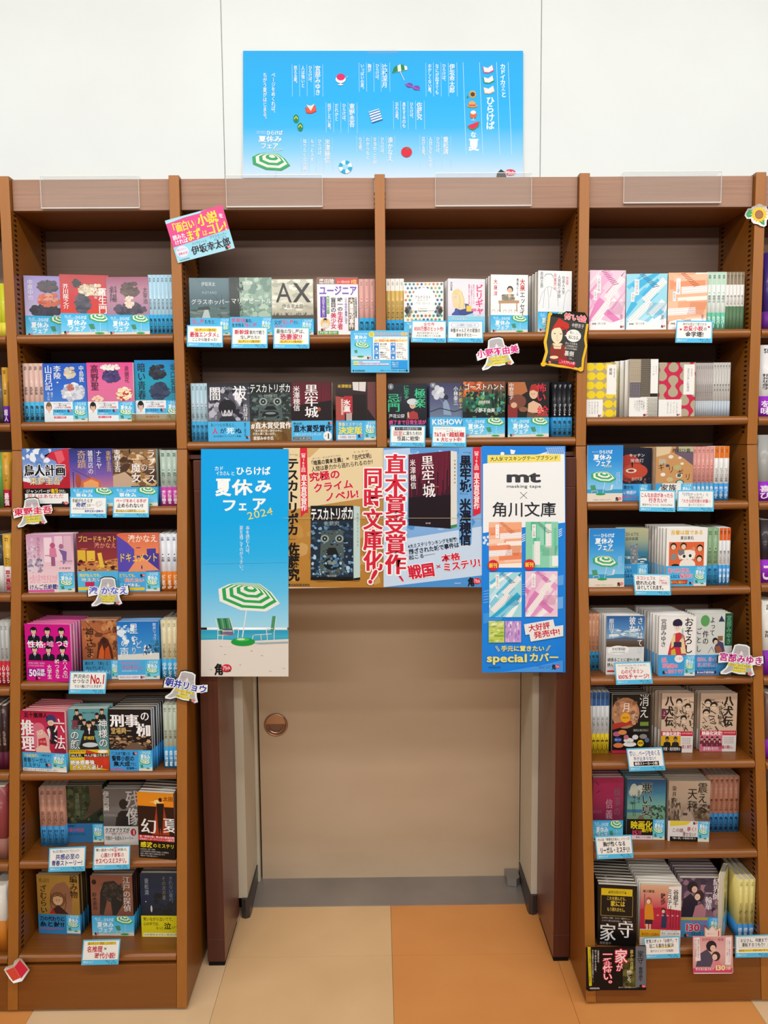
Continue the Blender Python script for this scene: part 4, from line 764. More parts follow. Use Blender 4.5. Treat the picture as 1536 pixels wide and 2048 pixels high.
book('A5', (697, 200, 1022, 662), 'rust-brown paperback with an ink-black creature, middle of the bottom left shelf', n=4, t=.013, yaw=-2, short='rust-brown paperback on the bottom left shelf', scol='3c2c28',
     front=lambda c: (c.g(697, 200, 1022, 510, '8a5442', '9a6450', '7a4a3a'), c.p([(760, 500), (770, 330), (800, 250), (880, 240), (950, 300), (945, 420), (890, 505), (860, 505), (850, 400), (820, 400), (790, 505)], '2e2c2a'), c.n(780, 260, 940, 400, '3c3a36 24221f 6a4a3c 47443c', 40, 16, 6), c.e(725, 250, 18, 20, '2a1c18'),
        c.v(948, 205, 1005, 475, '江戸の探偵', 'e4d8cc', 'm', '2a1a16', .03), c.v(708, 330, 742, 465, '鈴木英治', '2a1a16', 'm')), band=510, col='8a5442')
book('A5', (1078, 182, 1400, 672), 'midnight blue paperback with a yellow band, right end of the bottom left shelf', n=3, t=.014, yaw=-2, short='midnight blue paperback on the bottom left shelf',
     front=lambda c: (c.g(1078, 182, 1400, 510, '1c2c44', '1a2a48', '121a28'), c.n(1180, 330, 1400, 500, '0e141c 141c26 101820', 40, 26, 8), c.e(1160, 455, 7, 26, 'c8ccc8'), c.e(1118, 400, 4, 4, 'f0e8c0'), c.v(1112, 220, 1144, 350, '重松清', '94a0b0', 'm'), c.v(1300, 205, 1332, 430, 'きれない星の、', '7a8698', 0), c.v(1248, 205, 1276, 385, 'その次の星', '8c8468', 0)), band=508, bcol='d4c81c', col='182438',
     bfront=bb(1078, 505, 1400, 675, 'd8cc1a', [('h', 1094, 520, 1340, 548, '笑いながら泣いてて、', '17140c', 1), ('h', 1094, 556, 1230, 584, '心の中では、', '17140c', 1), ('h', 1192, 590, 1250, 615, 'もっと', '17140c', 1), ('h', 1252, 562, 1310, 612, '泣', '17140c', 2), ('h', 1312, 582, 1370, 608, 'いて', '17140c', 1), ('r', 1090, 640, 1400, 668, 'f0ecb4'), ('h', 1096, 646, 1380, 662, '50年間色あせない感涙の物語', '3a3420', 0)]))
# ---- bridge, left bay, upper shelf
def glare(c): pass
book('B1', (105, 628, 390, 1030), 'teal-grey sea-cover paperback with a pier, leftmost on the bridge top shelf', n=3, dy=.016, yaw=3, short='teal-grey sea-cover paperback', t=.013,
     front=lambda c: (c.g(105, 628, 390, 905, '5c7a84', '44606a', '54706f'), c.n(105, 830, 390, 905, '5a6e6a 74847a 3c4c48', 40, 18, 3, 2), c.p([(190, 905), (210, 845), (235, 845), (250, 905)], 'b4c0bc'), c.p([(160, 850), (165, 832), (240, 822), (250, 848)], '2c3c40'), c.l(155, 628, 310, 780, 2, '2a3a44'), c.r(330, 740, 333, 850, '2a3a40'), c.r(296, 770, 298, 850, '2a3a40'),
        c.h(115, 775, 390, 812, 'グラスホッパー', 'e6ecec', 0), c.h(190, 655, 290, 685, '伊坂幸太', 'ccd8da', 0), c.h(195, 720, 300, 738, 'KOTARO', 'a4b6ba', 0)), band=905, bcol='50b4e4', col='50707a',
     bfront=bb(105, 905, 390, 1030, '55b8e6', [('h', 115, 912, 205, 948, '殺し屋', 'e0527c', 1), ('h', 206, 918, 280, 946, 'たちと', '16304a', 1), ('h', 118, 952, 240, 985, '復讐者が', 'e0527c', 1)], sm=(305, 907, 388, 1028)))
book('B1', (390, 625, 692, 1030), 'misty green paperback with a dark tree trunk, second on the bridge top shelf', n=3, dy=.016, yaw=2, short='misty green paperback', t=.014,
     front=lambda c: (c.g(390, 625, 692, 900, '7c9a8c', '90ac9c', '6c8a80'), c.n(470, 625, 692, 900, '86a496 a4bca8 b4c8b4 6c8c80', 60, 28, 5), c.r(390, 625, 462, 900, '242c2a'), c.n(440, 640, 490, 895, '2a3230 3c4a44 54685e', 30, 14, 6), c.h(400, 768, 690, 808, 'マリアビートル', 'eef2ee', 0), c.h(480, 650, 560, 678, '伊坂幸', 'e4ece6', 0)), band=900, bcol='50b4e4', col='5c7a6c',
     bfront=bb(390, 900, 692, 1030, '55b8e6', [('h', 402, 908, 500, 940, '新幹線', 'e0527c', 1), ('h', 500, 914, 560, 940, '車内、', '16304a', 1), ('h', 402, 945, 490, 970, '生き残る', '16304a', 1), ('h', 492, 942, 582, 972, '殺し屋', 'e0527c', 1)], sm=(605, 902, 690, 1028)))
book('B1', (692, 638, 988, 1030), 'pale sky paperback with giant black Latin letters, bridge top shelf', n=4, dy=.016, short='pale sky paperback with giant letters', scol='b89a90', t=.012,
     front=lambda c: (c.g(692, 638, 988, 915, 'b8b8a4', 'd0cdb8', 'a8a08c'), c.n(692, 640, 988, 860, 'c4c4b0 dcdac8 aaaa98 e6e4d6', 50, 34, 6, 1.5), c.n(700, 872, 980, 912, '4c4a44 6a665c 3a3834', 60, 8, 7, .6), c.r(692, 890, 988, 915, '4a4842'), c.h(722, 655, 845, 800, 'A', '14110f', 0), c.h(845, 655, 978, 800, 'X', '14110f', 'm'), c.h(765, 812, 918, 842, '伊坂幸太郎', '38322c', 0)), band=915, bcol='50b4e4', col='c4c2ae',
     bfront=bb(692, 915, 988, 1030, '55b8e6', [('h', 706, 925, 760, 955, '父が', '16304a', 1), ('h', 760, 922, 845, 955, '殺し屋', 'e0527c', 1), ('h', 846, 928, 892, 952, 'だと、', '16304a', 1), ('h', 708, 960, 800, 980, '家族は', 'e0527c', 1)], sm=(895, 918, 986, 1028)))
book('B1', (1016, 622, 1308, 1028), 'white paperback crowded with purple and red headlines, bridge top shelf', n=2, dy=.016, t=.016, yaw=3,
     front=lambda c: (c.r(1016, 622, 1308, 1028, 'eae6ea'), c.r(1016, 622, 1308, 672, '7c5a4c'), c.h(1030, 635, 1140, 668, '恩田陸', 'f4eeea', 1), c.r(1150, 630, 1305, 672, 'c8302c'), c.h(1158, 645, 1250, 665, 'シリーズ累計150万部!!', 'f4e4dc', 0), c.h(1255, 638, 1300, 668, '1位', 'f4e05c', 1), c.h(1030, 682, 1300, 750, 'ユージニア', '6a3cae', 3),
        c.r(1038, 758, 1082, 905, '5a34a4'), c.v(1050, 762, 1070, 900, '今日はうちに居ない', 'eae4f4', 1), c.r(1084, 755, 1102, 880, '4c9a34'), c.v(1086, 760, 1100, 875, '犯人は誰か?', 'f0f4e4', 1), c.v(1112, 765, 1150, 870, '盲目の', '18141a', 2), c.v(1112, 872, 1150, 985, '美少女', 'c8285a', 2), c.v(1160, 765, 1198, 860, '唯一の', '18141a', 2), c.v(1160, 862, 1198, 990, '生存者', 'c8285a', 2), c.v(1212, 768, 1230, 950, '三十年目の真実に迫る', '5a34a4', 1), c.r(1238, 765, 1282, 1000, '6c5640'), c.v(1242, 770, 1278, 985, '大量毒殺事件', 'f0ebe4', 2), c.v(1285, 762, 1300, 910, '日本推理作家協会賞受賞作', '241e1c', 1),
        c.e(1072, 945, 34, 38, 'e4c478'), bust(c, 1072, 910, 50, 66, '1c1616', 'e0bc9c', 'dcd8d4'), c.r(1022, 1000, 1165, 1024, '4c9a34'), c.h(1030, 1003, 1155, 1022, '海外翻訳 続々刊行', 'f0f4e4', 1), logo(c, 1040, 985, 30)), col='e6e2e6')
spines('B1', 1313, 636, 1435, 1028, 3, 'pink paperback spine with a blue band, right end of the bridge left bay top shelf', 'e0aaa2', 910, '3aa8dc', 'ドミノ', '5a2a2c', dot='d8403c')
# ---- bridge, left bay, lower shelf
spines('B2', 78, 443, 196, 843, 4, 'pale blue-grey spine, row at the left end of the bridge lower shelf', 'b4d0dc', 705, '46a6da', 'きのうの影踏み', '22323e', '怪と怪談', '16304a', dot='c83a8c')
book('B2', (193, 440, 488, 842), 'black-and-white ink portrait paperback, first face-out on the bridge lower shelf', n=2, dy=.012, t=.017,
     front=lambda c: (c.g(193, 440, 488, 705, '23222a', '4c4c5a', '6c6c78'), c.n(200, 470, 488, 700, '3c3c48 8c8c9a 5a5a68 b4b4c0 242430', 90, 26, 9), c.p([(370, 520), (405, 500), (435, 560), (420, 600)], 'dcdce2'), c.e(330, 610, 62, 56, '1c1b22'), c.e(328, 640, 40, 42, 'c4c4cc'), face(c, 330, 652, 26, '6c6c78'), c.e(325, 600, 50, 28, '1c1b22'), c.p([(285, 610), (300, 660), (315, 612), (328, 655), (340, 612), (356, 650), (368, 610), (330, 590)], '1c1b22'), c.ls([(400, 500), (380, 540), (410, 600)], 8, '8c8c9a'), c.p([(270, 705), (290, 670), (370, 668), (395, 705)], '2a2a34'),
        c.h(206, 465, 288, 560, '闇', 'f0f0f2', 'm'), c.h(368, 460, 470, 560, '祓', 'f0f0f2', 'm'), c.v(442, 585, 472, 700, '辻村深月', 'e4e4e8', 'm'), c.h(312, 462, 368, 488, 'Yami-Hara', 'c0c0c8', 0)), band=706, bcol='46b0e6', col='33333c',
     bfront=bb(193, 706, 488, 842, '4cb4e8', [('h', 210, 716, 400, 742, 'あいつらが来ると、', '14243c', 0), ('h', 222, 748, 262, 792, '人', 'd82c5c', 2), ('h', 275, 752, 318, 788, 'が', '14243c', 1), ('h', 322, 748, 376, 792, '死', 'e8f4f8', 2), ('h', 380, 752, 428, 790, 'ぬ', '14243c', 2), ('h', 230, 800, 425, 815, '初の本格ホラーミステリ長編!', '14243c', 0), ('v', 445, 715, 460, 810, '著者の一気読み必至', '14243c', 0)], lg=(455, 810, 32)))
def mask(c, x0, y0, x1, y1, pal, seed):
    W, H = x1-x0, y1-y0; c.r(x0, y0, x1, y1, pal.split()[0]); c.n(x0, y0+H*.12, x1, y1, pal, 170, W*.05, seed, 1.2)
    c.p([(x0+W*.25, y0+H*.3), (x0+W*.75, y0+H*.3), (x0+W*.8, y0+H*.9), (x0+W*.5, y1), (x0+W*.2, y0+H*.9)], '4c5a58')
    c.n(x0+W*.25, y0+H*.3, x0+W*.75, y0+H*.95, pal, 60, W*.035, seed+1, 1.2)
    for u in (.33, .67): c.e(x0+W*u, y0+H*.42, W*.1, W*.09, '93a19c'); c.e(x0+W*u, y0+H*.42, W*.06, W*.06, '1a1f22'); c.e(x0+W*u, y0+H*.42, W*.02, W*.02, 'aab8b4')
    c.p([(x0+W*.42, y0+H*.55), (x0+W*.58, y0+H*.55), (x0+W*.66, y0+H*.66), (x0+W*.34, y0+H*.66)], '15181a')
    c.e(x0+W*.5, y0+H*.78, W*.2, H*.09, '14181a'); c.e(x0+W*.5, y0+H*.76, W*.13, H*.035, '7a8c88')
book('B2', (487, 436, 777, 840), 'grey-green stone-mask paperback with a brown band, bridge lower shelf', n=2, dy=.012, t=.018,
     front=lambda c: (mask(c, 487, 470, 777, 705, '26302e 3c4a48 54686a 1a2022 6c7e7a', 5), c.r(487, 436, 777, 505, '15191b'), c.h(490, 447, 776, 508, 'テスカトリポカ', 'e4e6e4', 1), c.h(585, 518, 685, 540, '佐藤究', 'a4aca8', 0)), band=705, bcol='6c4c2a', col='26302e',
     bfront=bb(487, 705, 777, 840, '74542c', [('n', 487, 705, 777, 840, '7c5c30 64461f 8c6a3a', 30, 24, 4), ('h', 495, 710, 776, 756, '#直木賞受賞作', 'f0ece4', 'M'), ('h', 505, 760, 712, 778, '「直木賞の長い歴史の中に', 'ece6d8', 1), ('h', 505, 782, 675, 800, '燦然と輝く黒い太陽」', 'ece6d8', 1), ('h', 508, 808, 650, 834, '宮部みゆき氏', 'f2ede2', 2)]))
book('B2', (777, 434, 1062, 838), 'dark crimson paperback with white vertical title, stack on the bridge lower shelf', n=3, dy=.012, t=.018, short='dark crimson paperback on the bridge lower shelf', scol='e4e0d4',
     front=lambda c: (c.g(777, 434, 1062, 700, '3a0e18', '5a1424', '2a0c14'), [c.l(790+i*9.5, 436, 782+i*9.5, 440+random.Random(i).uniform(80, 240), 3.5, '7a1c30') for i in range(28)], c.p([(777, 600), (1062, 560), (1062, 700), (777, 700)], '1c0c12'), c.v(792, 460, 838, 632, '米澤穂信', 'e8e2e2', 1), c.v(872, 450, 965, 678, '黒牢城', 'f2eeee', 'm'), c.e(972, 622, 12, 14, 'a8502c')), band=700, bcol='50b4e6', col='2a0c14',
     bfront=bb(777, 700, 1062, 838, '52b6e8', [('h', 790, 712, 850, 728, '第166回', '14243c', 2), ('h', 790, 730, 1058, 778, '直木賞受賞作', '0e1830', 3), ('h', 800, 785, 985, 805, '4大ミステリランキング', 'e8f4fa', 0), ('r', 785, 812, 915, 832, '5c4a3c'), ('h', 790, 814, 910, 830, 'ミステリ史に輝く金字塔', 'f4e8d8', 0), ('e', 1028, 806, 30, 32, 'f0f0ec'), ('h', 1020, 788, 1040, 826, '1', '2a241c', 2), ('h', 1008, 800, 1018, 812, '第', '2a241c', 0)], lg=(1030, 712, 34)))
book('B2', (1088, 434, 1374, 836), 'dim red corridor paperback, rightmost on the bridge left bay lower shelf', n=2, dy=.012, t=.012,
     front=lambda c: (c.g(1088, 434, 1374, 700, '3a2a2a', '2a1a1c', '1c1214'), c.p([(1206, 434), (1300, 434), (1296, 500), (1210, 490)], 'dcd4d0'), c.l(1250, 434, 1250, 496, 3, '5a4a48'), c.p([(1088, 530), (1150, 540), (1150, 700), (1088, 700)], 'a84a44'), c.r(1145, 530, 1205, 655, 'b02834'), c.r(1205, 520, 1300, 700, '1c1012'), c.p([(1160, 650), (1200, 645), (1200, 700), (1160, 700)], 'b8a4a0'), c.p([(1310, 434), (1374, 434), (1374, 700), (1310, 620)], '6c3c3c'), c.r(1125, 550, 1140, 660, 'd8b0a4'),
        c.h(1102, 450, 1200, 474, '米澤穂信', 'd8b83a', 1), c.v(1142, 555, 1190, 642, '氷菓', 'f4eeec', 2)), band=700, bcol='46aee4', col='2c1e20',
     bfront=bb(1088, 700, 1374, 836, '4ab2e8', [('h', 1104, 712, 1272, 738, '青春ミステリの', 'f0e4a8', 1), ('h', 1104, 742, 1272, 792, '決定版', 'f2e040', 3), ('r', 1100, 798, 1228, 830, 'ece8ec'), ('h', 1105, 804, 1225, 824, '『米澤穂信』青春の原点', '8a2c5c', 0)], sm=(1284, 702, 1372, 834), lg=(1240, 800, 34)))
# ---- bridge, right bay, upper shelf
spines('C1', 43, 620, 168, 978, 4, 'white and gold spine, row at the left end of the bridge right bay top shelf', 'dcb868', 888, '3aa0d8', '人生がときめく魔法の本', '5a4010', topcol='e8e4dc')
def moroc(c, x0, y0, x1, y1):
    c.r(x0, y0, x1, y1, 'e6ebe6'); rg = random.Random(2); W = x1-x0; H = y1-y0
    for j in range(10):
        for i in range(10):
            X = x0+W*(i+.5+.5*(j % 2))/10; Y = y0+H*(j+.5)/10
            if X < x1-3 and (abs(i-4.5) > 2.4 or abs(j-4.8) > 2.8): c.e(X, Y, W*.034, W*.034, rg.choice(['1f7a8c', '2a5aa0', 'cc6a2c', '3c9a6c', '2a6c84', 'd8a03c']), 6)
    for s_ in (0, 1):
        for k in range(-4, 5):
            a = math.radians(k*13); X = x0 if s_ == 0 else x1; d = 1 if s_ == 0 else -1
            c.l(X+d*W*.02, y0+H*.72, X+d*(W*.2*math.cos(a)), y0+H*.72+W*.2*math.sin(a), W*.018, '14161a')
    c.e(x0+W*.5, y0+H*.42, W*.3, H*.28, 'f4f4f0'); c.r(x0+W*.22, y0+H*.3, x0+W*.78, y0+H*.72, 'f4f4f0')
book('C1', (167, 645, 443, 990), 'white paperback framed by a colourful geometric tile pattern, bridge top shelf', n=2, dy=.016, t=.014, short='colourful tile-pattern paperback',
     front=lambda c: (moroc(c, 167, 645, 443, 912), c.h(243, 735, 355, 758, 'アルケミスト', '1f2a30', 1), c.h(262, 762, 335, 772, '夢を旅した少年', '38424a', 0), c.h(245, 778, 352, 796, 'パウロ・コエーリョ', '303a42', 0), c.h(265, 818, 330, 828, 'O Alquimista', '4a545a', 0), c.h(268, 834, 328, 844, 'Paulo Coelho', '4a545a', 0)), band=912, col='e6ebe6')
book('C1', (475, 618, 738, 988), 'white paperback with a fair-haired seated girl and pink vertical title, bridge top shelf', n=3, dy=.016, yaw=7, t=.012, short='paperback with a fair-haired girl',
     front=lambda c: (c.g(475, 618, 738, 910, 'dfe0e8', 'e6dfe6', 'd4cfe0'), c.p([(520, 830), (560, 780), (620, 790), (655, 840), (640, 875), (560, 880)], '2a3a84'), c.p([(500, 860), (540, 820), (560, 880), (520, 912)], '2c4c9c'), c.e(540, 745, 40, 58, 'dcc88c'), c.p([(500, 720), (575, 700), (600, 820), (560, 830), (510, 810)], 'e2cf98'), c.e(528, 742, 18, 24, 'ecc8b0'), face(c, 526, 744, 13), c.p([(508, 720), (528, 708), (560, 712), (548, 730), (520, 728)], 'dcc88c'), c.ls([(572, 712), (590, 760), (585, 815)], 3, 'c4a868'), c.ls([(556, 730), (560, 780), (552, 822)], 3, 'c4a868'), c.p([(508, 765), (520, 768), (524, 800), (512, 806)], 'ecc8b0'), c.r(605, 800, 640, 840, 'e6c438'), c.r(640, 820, 675, 838, 'e06aa0'), c.p([(560, 880), (650, 850), (680, 890), (600, 912)], '9cc8d8'),
        c.v(670, 655, 722, 912, 'ビリギャル', 'e0307c', 3), c.v(650, 655, 664, 790, '学年ビリのギャルが', 'd06090', 0), c.v(635, 655, 647, 800, '1年で偏差値を40上げて', 'd06090', 0), c.v(618, 655, 630, 790, '慶應大学に現役合格', 'd06090', 0), c.v(490, 640, 506, 700, '坪田信貴', '54505a', 0)), band=868, bcol='dfe8ee', col='e6e4ea',
     bfront=bb(475, 868, 738, 990, '8fd0e6', [('r', 475, 868, 738, 872, 'dfe0e8'), ('h', 498, 878, 632, 900, 'ウソじゃない、', 'f4f6f8', 2, '2a4a6c', .04), ('h', 510, 902, 655, 922, '本当の物語です', 'f4f6f8', 2, '2a4a6c', .04)]))
book('C1', (773, 590, 1038, 988), 'white essay paperback with a person at a small wooden desk, bridge top shelf', n=5, dy=.012, yaw=6, t=.02, short='white essay paperback with a desk', 
     front=lambda c: (c.r(773, 590, 1038, 870, 'f1efee'), c.p([(850, 750), (870, 725), (930, 722), (945, 750), (940, 772), (855, 772)], '7a7464'), c.n(850, 725, 945, 770, '5c5c48 8c8674 a09a80 6a5a44', 24, 9, 4), c.e(910, 690, 22, 24, '241c1a'), c.e(908, 698, 16, 18, 'e4bc9c'), face(c, 908, 699, 11), c.e(905, 735, 10, 14, 'e0b494'), c.p([(828, 768), (975, 765), (975, 785), (828, 788)], 'b48a5c'), c.r(835, 786, 842, 845, 'a07a50'), c.r(955, 784, 962, 840, 'a07a50'),
        c.v(980, 618, 1016, 700, '大泉', 'c42c2c', 2), c.v(980, 705, 1016, 870, 'エッセイ', '26201e', 1), c.v(955, 615, 970, 735, '僕が綴った16年', '3a3432', 1), c.v(793, 618, 820, 740, '大泉洋', 'c42c2c', 1), [c.ls([(780+i*40, 852), (785+i*40, 830), (792+i*40, 838), (800+i*40, 828), (805+i*40, 850)], 1.5, '8a8682') for i in range(6)]), band=868, bcol='3fb2e8', col='efedea')
book('C1', (1103, 562, 1345, 978), 'white line-drawing paperback on a thick stack, right end of the bridge top shelf', n=6, dy=.008, yaw=8, t=.02, short='white line-drawing paperback', 
     front=lambda c: (c.r(1103, 562, 1345, 978, 'eef0f2'), c.e(1180, 615, 32, 36, 'd8dadc'), c.e(1180, 617, 29, 33, 'f0f2f3'), c.ls([(1140, 815), (1150, 690), (1170, 670), (1200, 672), (1240, 700), (1250, 800)], 2, '8c9094'), c.ls([(1170, 670), (1180, 740), (1182, 820)], 2, '8c9094'), c.ls([(1200, 672), (1190, 740)], 2, '8c9094'), c.ls([(1110, 790), (1130, 720), (1152, 690)], 2, '8c9094'), c.ls([(1285, 830), (1300, 720), (1320, 690), (1340, 700)], 2, '8c9094'), c.ls([(1148, 600), (1160, 585), (1200, 585), (1212, 605)], 3, '7c8084'),
        c.v(1118, 570, 1140, 680, '若林正恭', '3c4044', 0), c.v(1302, 600, 1322, 655, '完全版', 'd83c5c', 0), c.v(1275, 595, 1296, 720, '社会人大学', '3c4044', 0), c.v(1244, 590, 1266, 745, '人見知り学部', '3c4044', 0), c.v(1214, 580, 1236, 690, '卒業見込', 'd04c64', 0)), band=840, bcol='3fb2e8', col='e8eaec')
# ---- bridge, right bay, lower shelf
book('C2', (52, 95, 328, 475), 'black paperback with green brush title and a small red-coated figure, bridge lower shelf', n=3, dy=.014, t=.014, yaw=2, short='black paperback with green brush title',
     front=lambda c: (c.g(52, 95, 328, 350, '1e222c', '20242e', '14161c'), c.p([(185, 345), (200, 300), (232, 285), (262, 300), (270, 345)], 'a83a3c'), c.e(228, 245, 22, 26, 'd8b49c'), face(c, 226, 250, 15), c.e(228, 222, 40, 22, 'cfd4d8'), c.p([(190, 300), (200, 290), (205, 335), (192, 330)], 'd8b49c'), c.n(130, 150, 190, 230, '4a5060 6a7284 2c303c', 16, 9, 3),
        c.v(242, 130, 318, 265, '極楽', '3cc48c', 'm'), c.v(165, 105, 205, 200, 'に至る', '3cc48c', 0), c.v(52, 165, 140, 292, '忌門', '3cc48c', 'm'), c.h(62, 308, 172, 335, '芦花公園', 'dfe0e2', 1), c.e(76, 116, 20, 22, '7c848c'), c.h(70, 106, 84, 126, 'B', 'dfe3e6', 1)), band=345, bcol='1a1a20', col='1e222c',
     bfront=bb(52, 345, 328, 475, '18161c', [('h', 62, 350, 322, 382, '読了まで日常生活が', 'e05a9c', 2), ('h', 62, 388, 300, 414, '送れなくなる恐怖', 'e05a9c', 1)]))
book('C2', (348, 90, 582, 470), 'slate blue paperback with pale balloons and a grey dress, bridge lower shelf', n=4, dy=.014, t=.012, yaw=3, short='slate blue paperback with balloons', scol='8c98ac', dx=-.001,
     front=lambda c: (c.g(348, 90, 582, 328, '3a3c5c', '54587c', '6c7c94'), [c.e(X, Y, 20, 22, k) for X, Y, k in ((400, 128, 'c8ccd4'), (428, 140, 'd8dce2'), (380, 160, 'b8bcc8'), (412, 165, 'dce0e4'), (432, 175, 'c0c6d0'), (395, 185, 'ccd0d8'))], c.l(412, 195, 455, 240, 2, 'a4a8b4'), c.p([(445, 310), (440, 230), (460, 200), (480, 235), (500, 315)], '8ca0bc'), c.e(462, 190, 16, 18, '2c2c3c'), c.ls([(348, 290), (420, 265), (520, 290), (582, 270)], 6, '2a3040'),
        c.v(515, 115, 545, 245, '小林泰三', 'e6e8ee', 'm'), c.v(552, 110, 578, 270, '人獣細工', 'd8b83c', 1), c.e(370, 105, 20, 20, '7c848c'), c.h(364, 96, 378, 114, 'B', 'dfe3e6', 1)), band=328, bcol='46aee4', col='4a4e70',
     bfront=bb(348, 328, 582, 470, '48b0e6', [('h', 362, 340, 580, 378, 'KISHOW', 'f0f4f6', 3), ('h', 366, 382, 500, 396, 'さん驚愕!!', 'f0d83a', 1)]))
book('C2', (578, 82, 872, 468), 'green and orange forest painting paperback with white title, bridge lower shelf', n=4, dy=.012, t=.012, short='green and orange forest paperback', scol='5a7088', dx=.001,
     front=lambda c: (c.g(578, 82, 872, 332, '8a4424', '2c5a48', '1c3a30'), c.n(578, 82, 720, 190, 'c8582c a84424 d87a3a 5c3424', 50, 18, 3), c.n(600, 150, 872, 332, '1f6a54 2c8a6a 143c34 3ca07c 0f2824 74a060', 130, 16, 4), c.n(780, 90, 872, 330, '14241e 0c1816 2a4030', 30, 16, 5, .5), c.r(578, 290, 872, 332, '141a1a'), c.n(590, 270, 860, 330, '1c2420 5a7a48 0c1412', 30, 14, 8),
        c.h(586, 95, 868, 140, 'ゴーストハント', 'eceee6', 1), c.h(715, 150, 728, 178, '1', 'eceee6', 1), c.h(688, 212, 768, 234, '旧校舎怪談', 'e4e6de', 1), c.h(660, 265, 802, 296, '小野不由美', 'eceee6', 1), c.h(812, 258, 848, 296, '幹', '5ab8c4', 1)), band=332, col='1f3a34')
book('C2', (893, 85, 1180, 468), 'dark paperback with a red headdress portrait and red title, bridge lower shelf', n=5, dy=.012, t=.012, short='dark paperback with a red headdress portrait', scol='3c443c', dx=.001,
     front=lambda c: (c.r(893, 85, 1180, 332, '1a1414'), c.p([(893, 85), (1010, 85), (1030, 150), (960, 190), (893, 175)], 'b06a3c'), c.e(960, 220, 60, 50, '7a4434'), c.p([(893, 240), (960, 260), (960, 332), (893, 332)], '8a2c2c'), c.e(935, 245, 22, 20, 'd8a888'), c.e(1072, 165, 30, 38, 'e0b898'), face(c, 1068, 170, 20), c.p([(1040, 150), (1055, 105), (1085, 98), (1105, 130), (1100, 155), (1070, 140)], 'a82c24'), c.p([(1030, 300), (1035, 235), (1070, 215), (1120, 240), (1150, 300)], 'dfb494'), c.p([(1025, 332), (1030, 290), (1100, 310), (1160, 280), (1175, 332)], '6c4a34'), c.e(1000, 275, 30, 18, '8c5c3c'),
        c.v(900, 92, 932, 205, '中野京子', 'e4dcd8', 'm'), c.v(1092, 95, 1158, 222, '怖い', 'd8283c', 'm'), c.v(1098, 250, 1176, 322, '絵', 'd8283c', 'm')), band=332, col='1a1414')
spines('C2', 1204, 84, 1342, 466, 4, 'black paperback spine with a blue band, right end of the bridge lower shelf', '1a1b20', 330, '3a9cd4', 'ゴーストB', 'dcdfe2')
# ---- right bookcase, first shelf
book('D1', (115, 797, 407, 1272), 'pink patterned paperback with stripes and dots, first on the right bookcase', n=3, dy=.012, t=.011, yaw=4, front=mtbook(115, 797, 407, 1272, 'f0cfe0', 'eab4d4 f4e4ec e48cc0 f8f0f4 ecc4dc e8a4cc', 3, 'c04c94', 52, '人間失格', '太宰治'), col='f0c8de', short='pink patterned paperback', mat=M_CARD)
book('D1', (410, 825, 732, 1274), 'light blue patterned paperback with stripes and dots, top shelf of the right bookcase', n=3, dy=.010, t=.011, yaw=-2, front=mtbook(410, 825, 732, 1274, 'a0dcee', '64c4ec c8ecf4 f2fafa 8cd4ee b8e4f2 4cb8e4', 4, '3c84ac', 46, '銀河鉄道の夜', '宮沢賢治'), col='9cd8ec', short='light blue patterned paperback', mat=M_CARD)
book('D1', (740, 818, 1050, 1268), 'orange patterned paperback with torn dotted strips, top shelf of the right bookcase', n=3, dy=.012, t=.012, front=mtbook(740, 818, 1050, 1268, 'f6bc98', 'ee8c64 f8d4bc fbf0e8 f4ac84 f6c4a4 f09c74', 6, 'c8643c', 3, 'こゝろの道草', '夏目漱石'), col='f4b890', short='orange patterned paperback', mat=M_CARD)
spines('D1', 1052, 812, 1200, 1264, 4, 'white and mint green spine, row on the top shelf of the right bookcase', 'e6efe8', 1130, '6cc4a4', '春琴抄', '4a6a60', 'カバー', 'f4faf6', dot='48b090', topcol='bcd8c4')
spines('D1', 1202, 812, 1347, 1262, 5, 'white spine with an olive green foot, right end of the right bookcase top shelf', 'eae8e2', 1080, '5c7c5c', '痴人の愛', '4c4a44', '', topcol='8c7c64')
# ---- second shelf
def yellowdots(c):
    c.r(80, 183, 322, 616, 'b4a47c')
    for j in range(7):
        for i in range(4):
            X = 112+i*74+(j % 2)*8; Y = 215+j*74; c.e(X, Y, 36, 32, 'ecd022'); c.p([(X+30, Y-12), (X+44, Y), (X+30, Y+12)], 'ecd022')
    c.r(243, 198, 318, 436, 'efede8'); c.v(262, 225, 284, 280, '檸檬', '3c3834', 'm'); c.v(296, 228, 308, 300, '梶井基次郎', '7c766e', 0); c.r(80, 474, 214, 616, 'efeeea')
    for i, t_ in enumerate(('私は街から街を', '何か得体の知れ', 'ない不吉な塊', 'が私の心を')): c.v(168-i*22, 490, 180-i*22, 590, t_, '6a655e', 0)
    logo(c, 176, 598, 28)
book('D2', (80, 183, 322, 614), 'yellow lozenge-pattern paperback with white label, second shelf of the right bookcase', n=3, dy=.012, t=.012, front=yellowdots, col='d8c870', short='yellow lozenge-pattern paperback', mat=M_CARD)
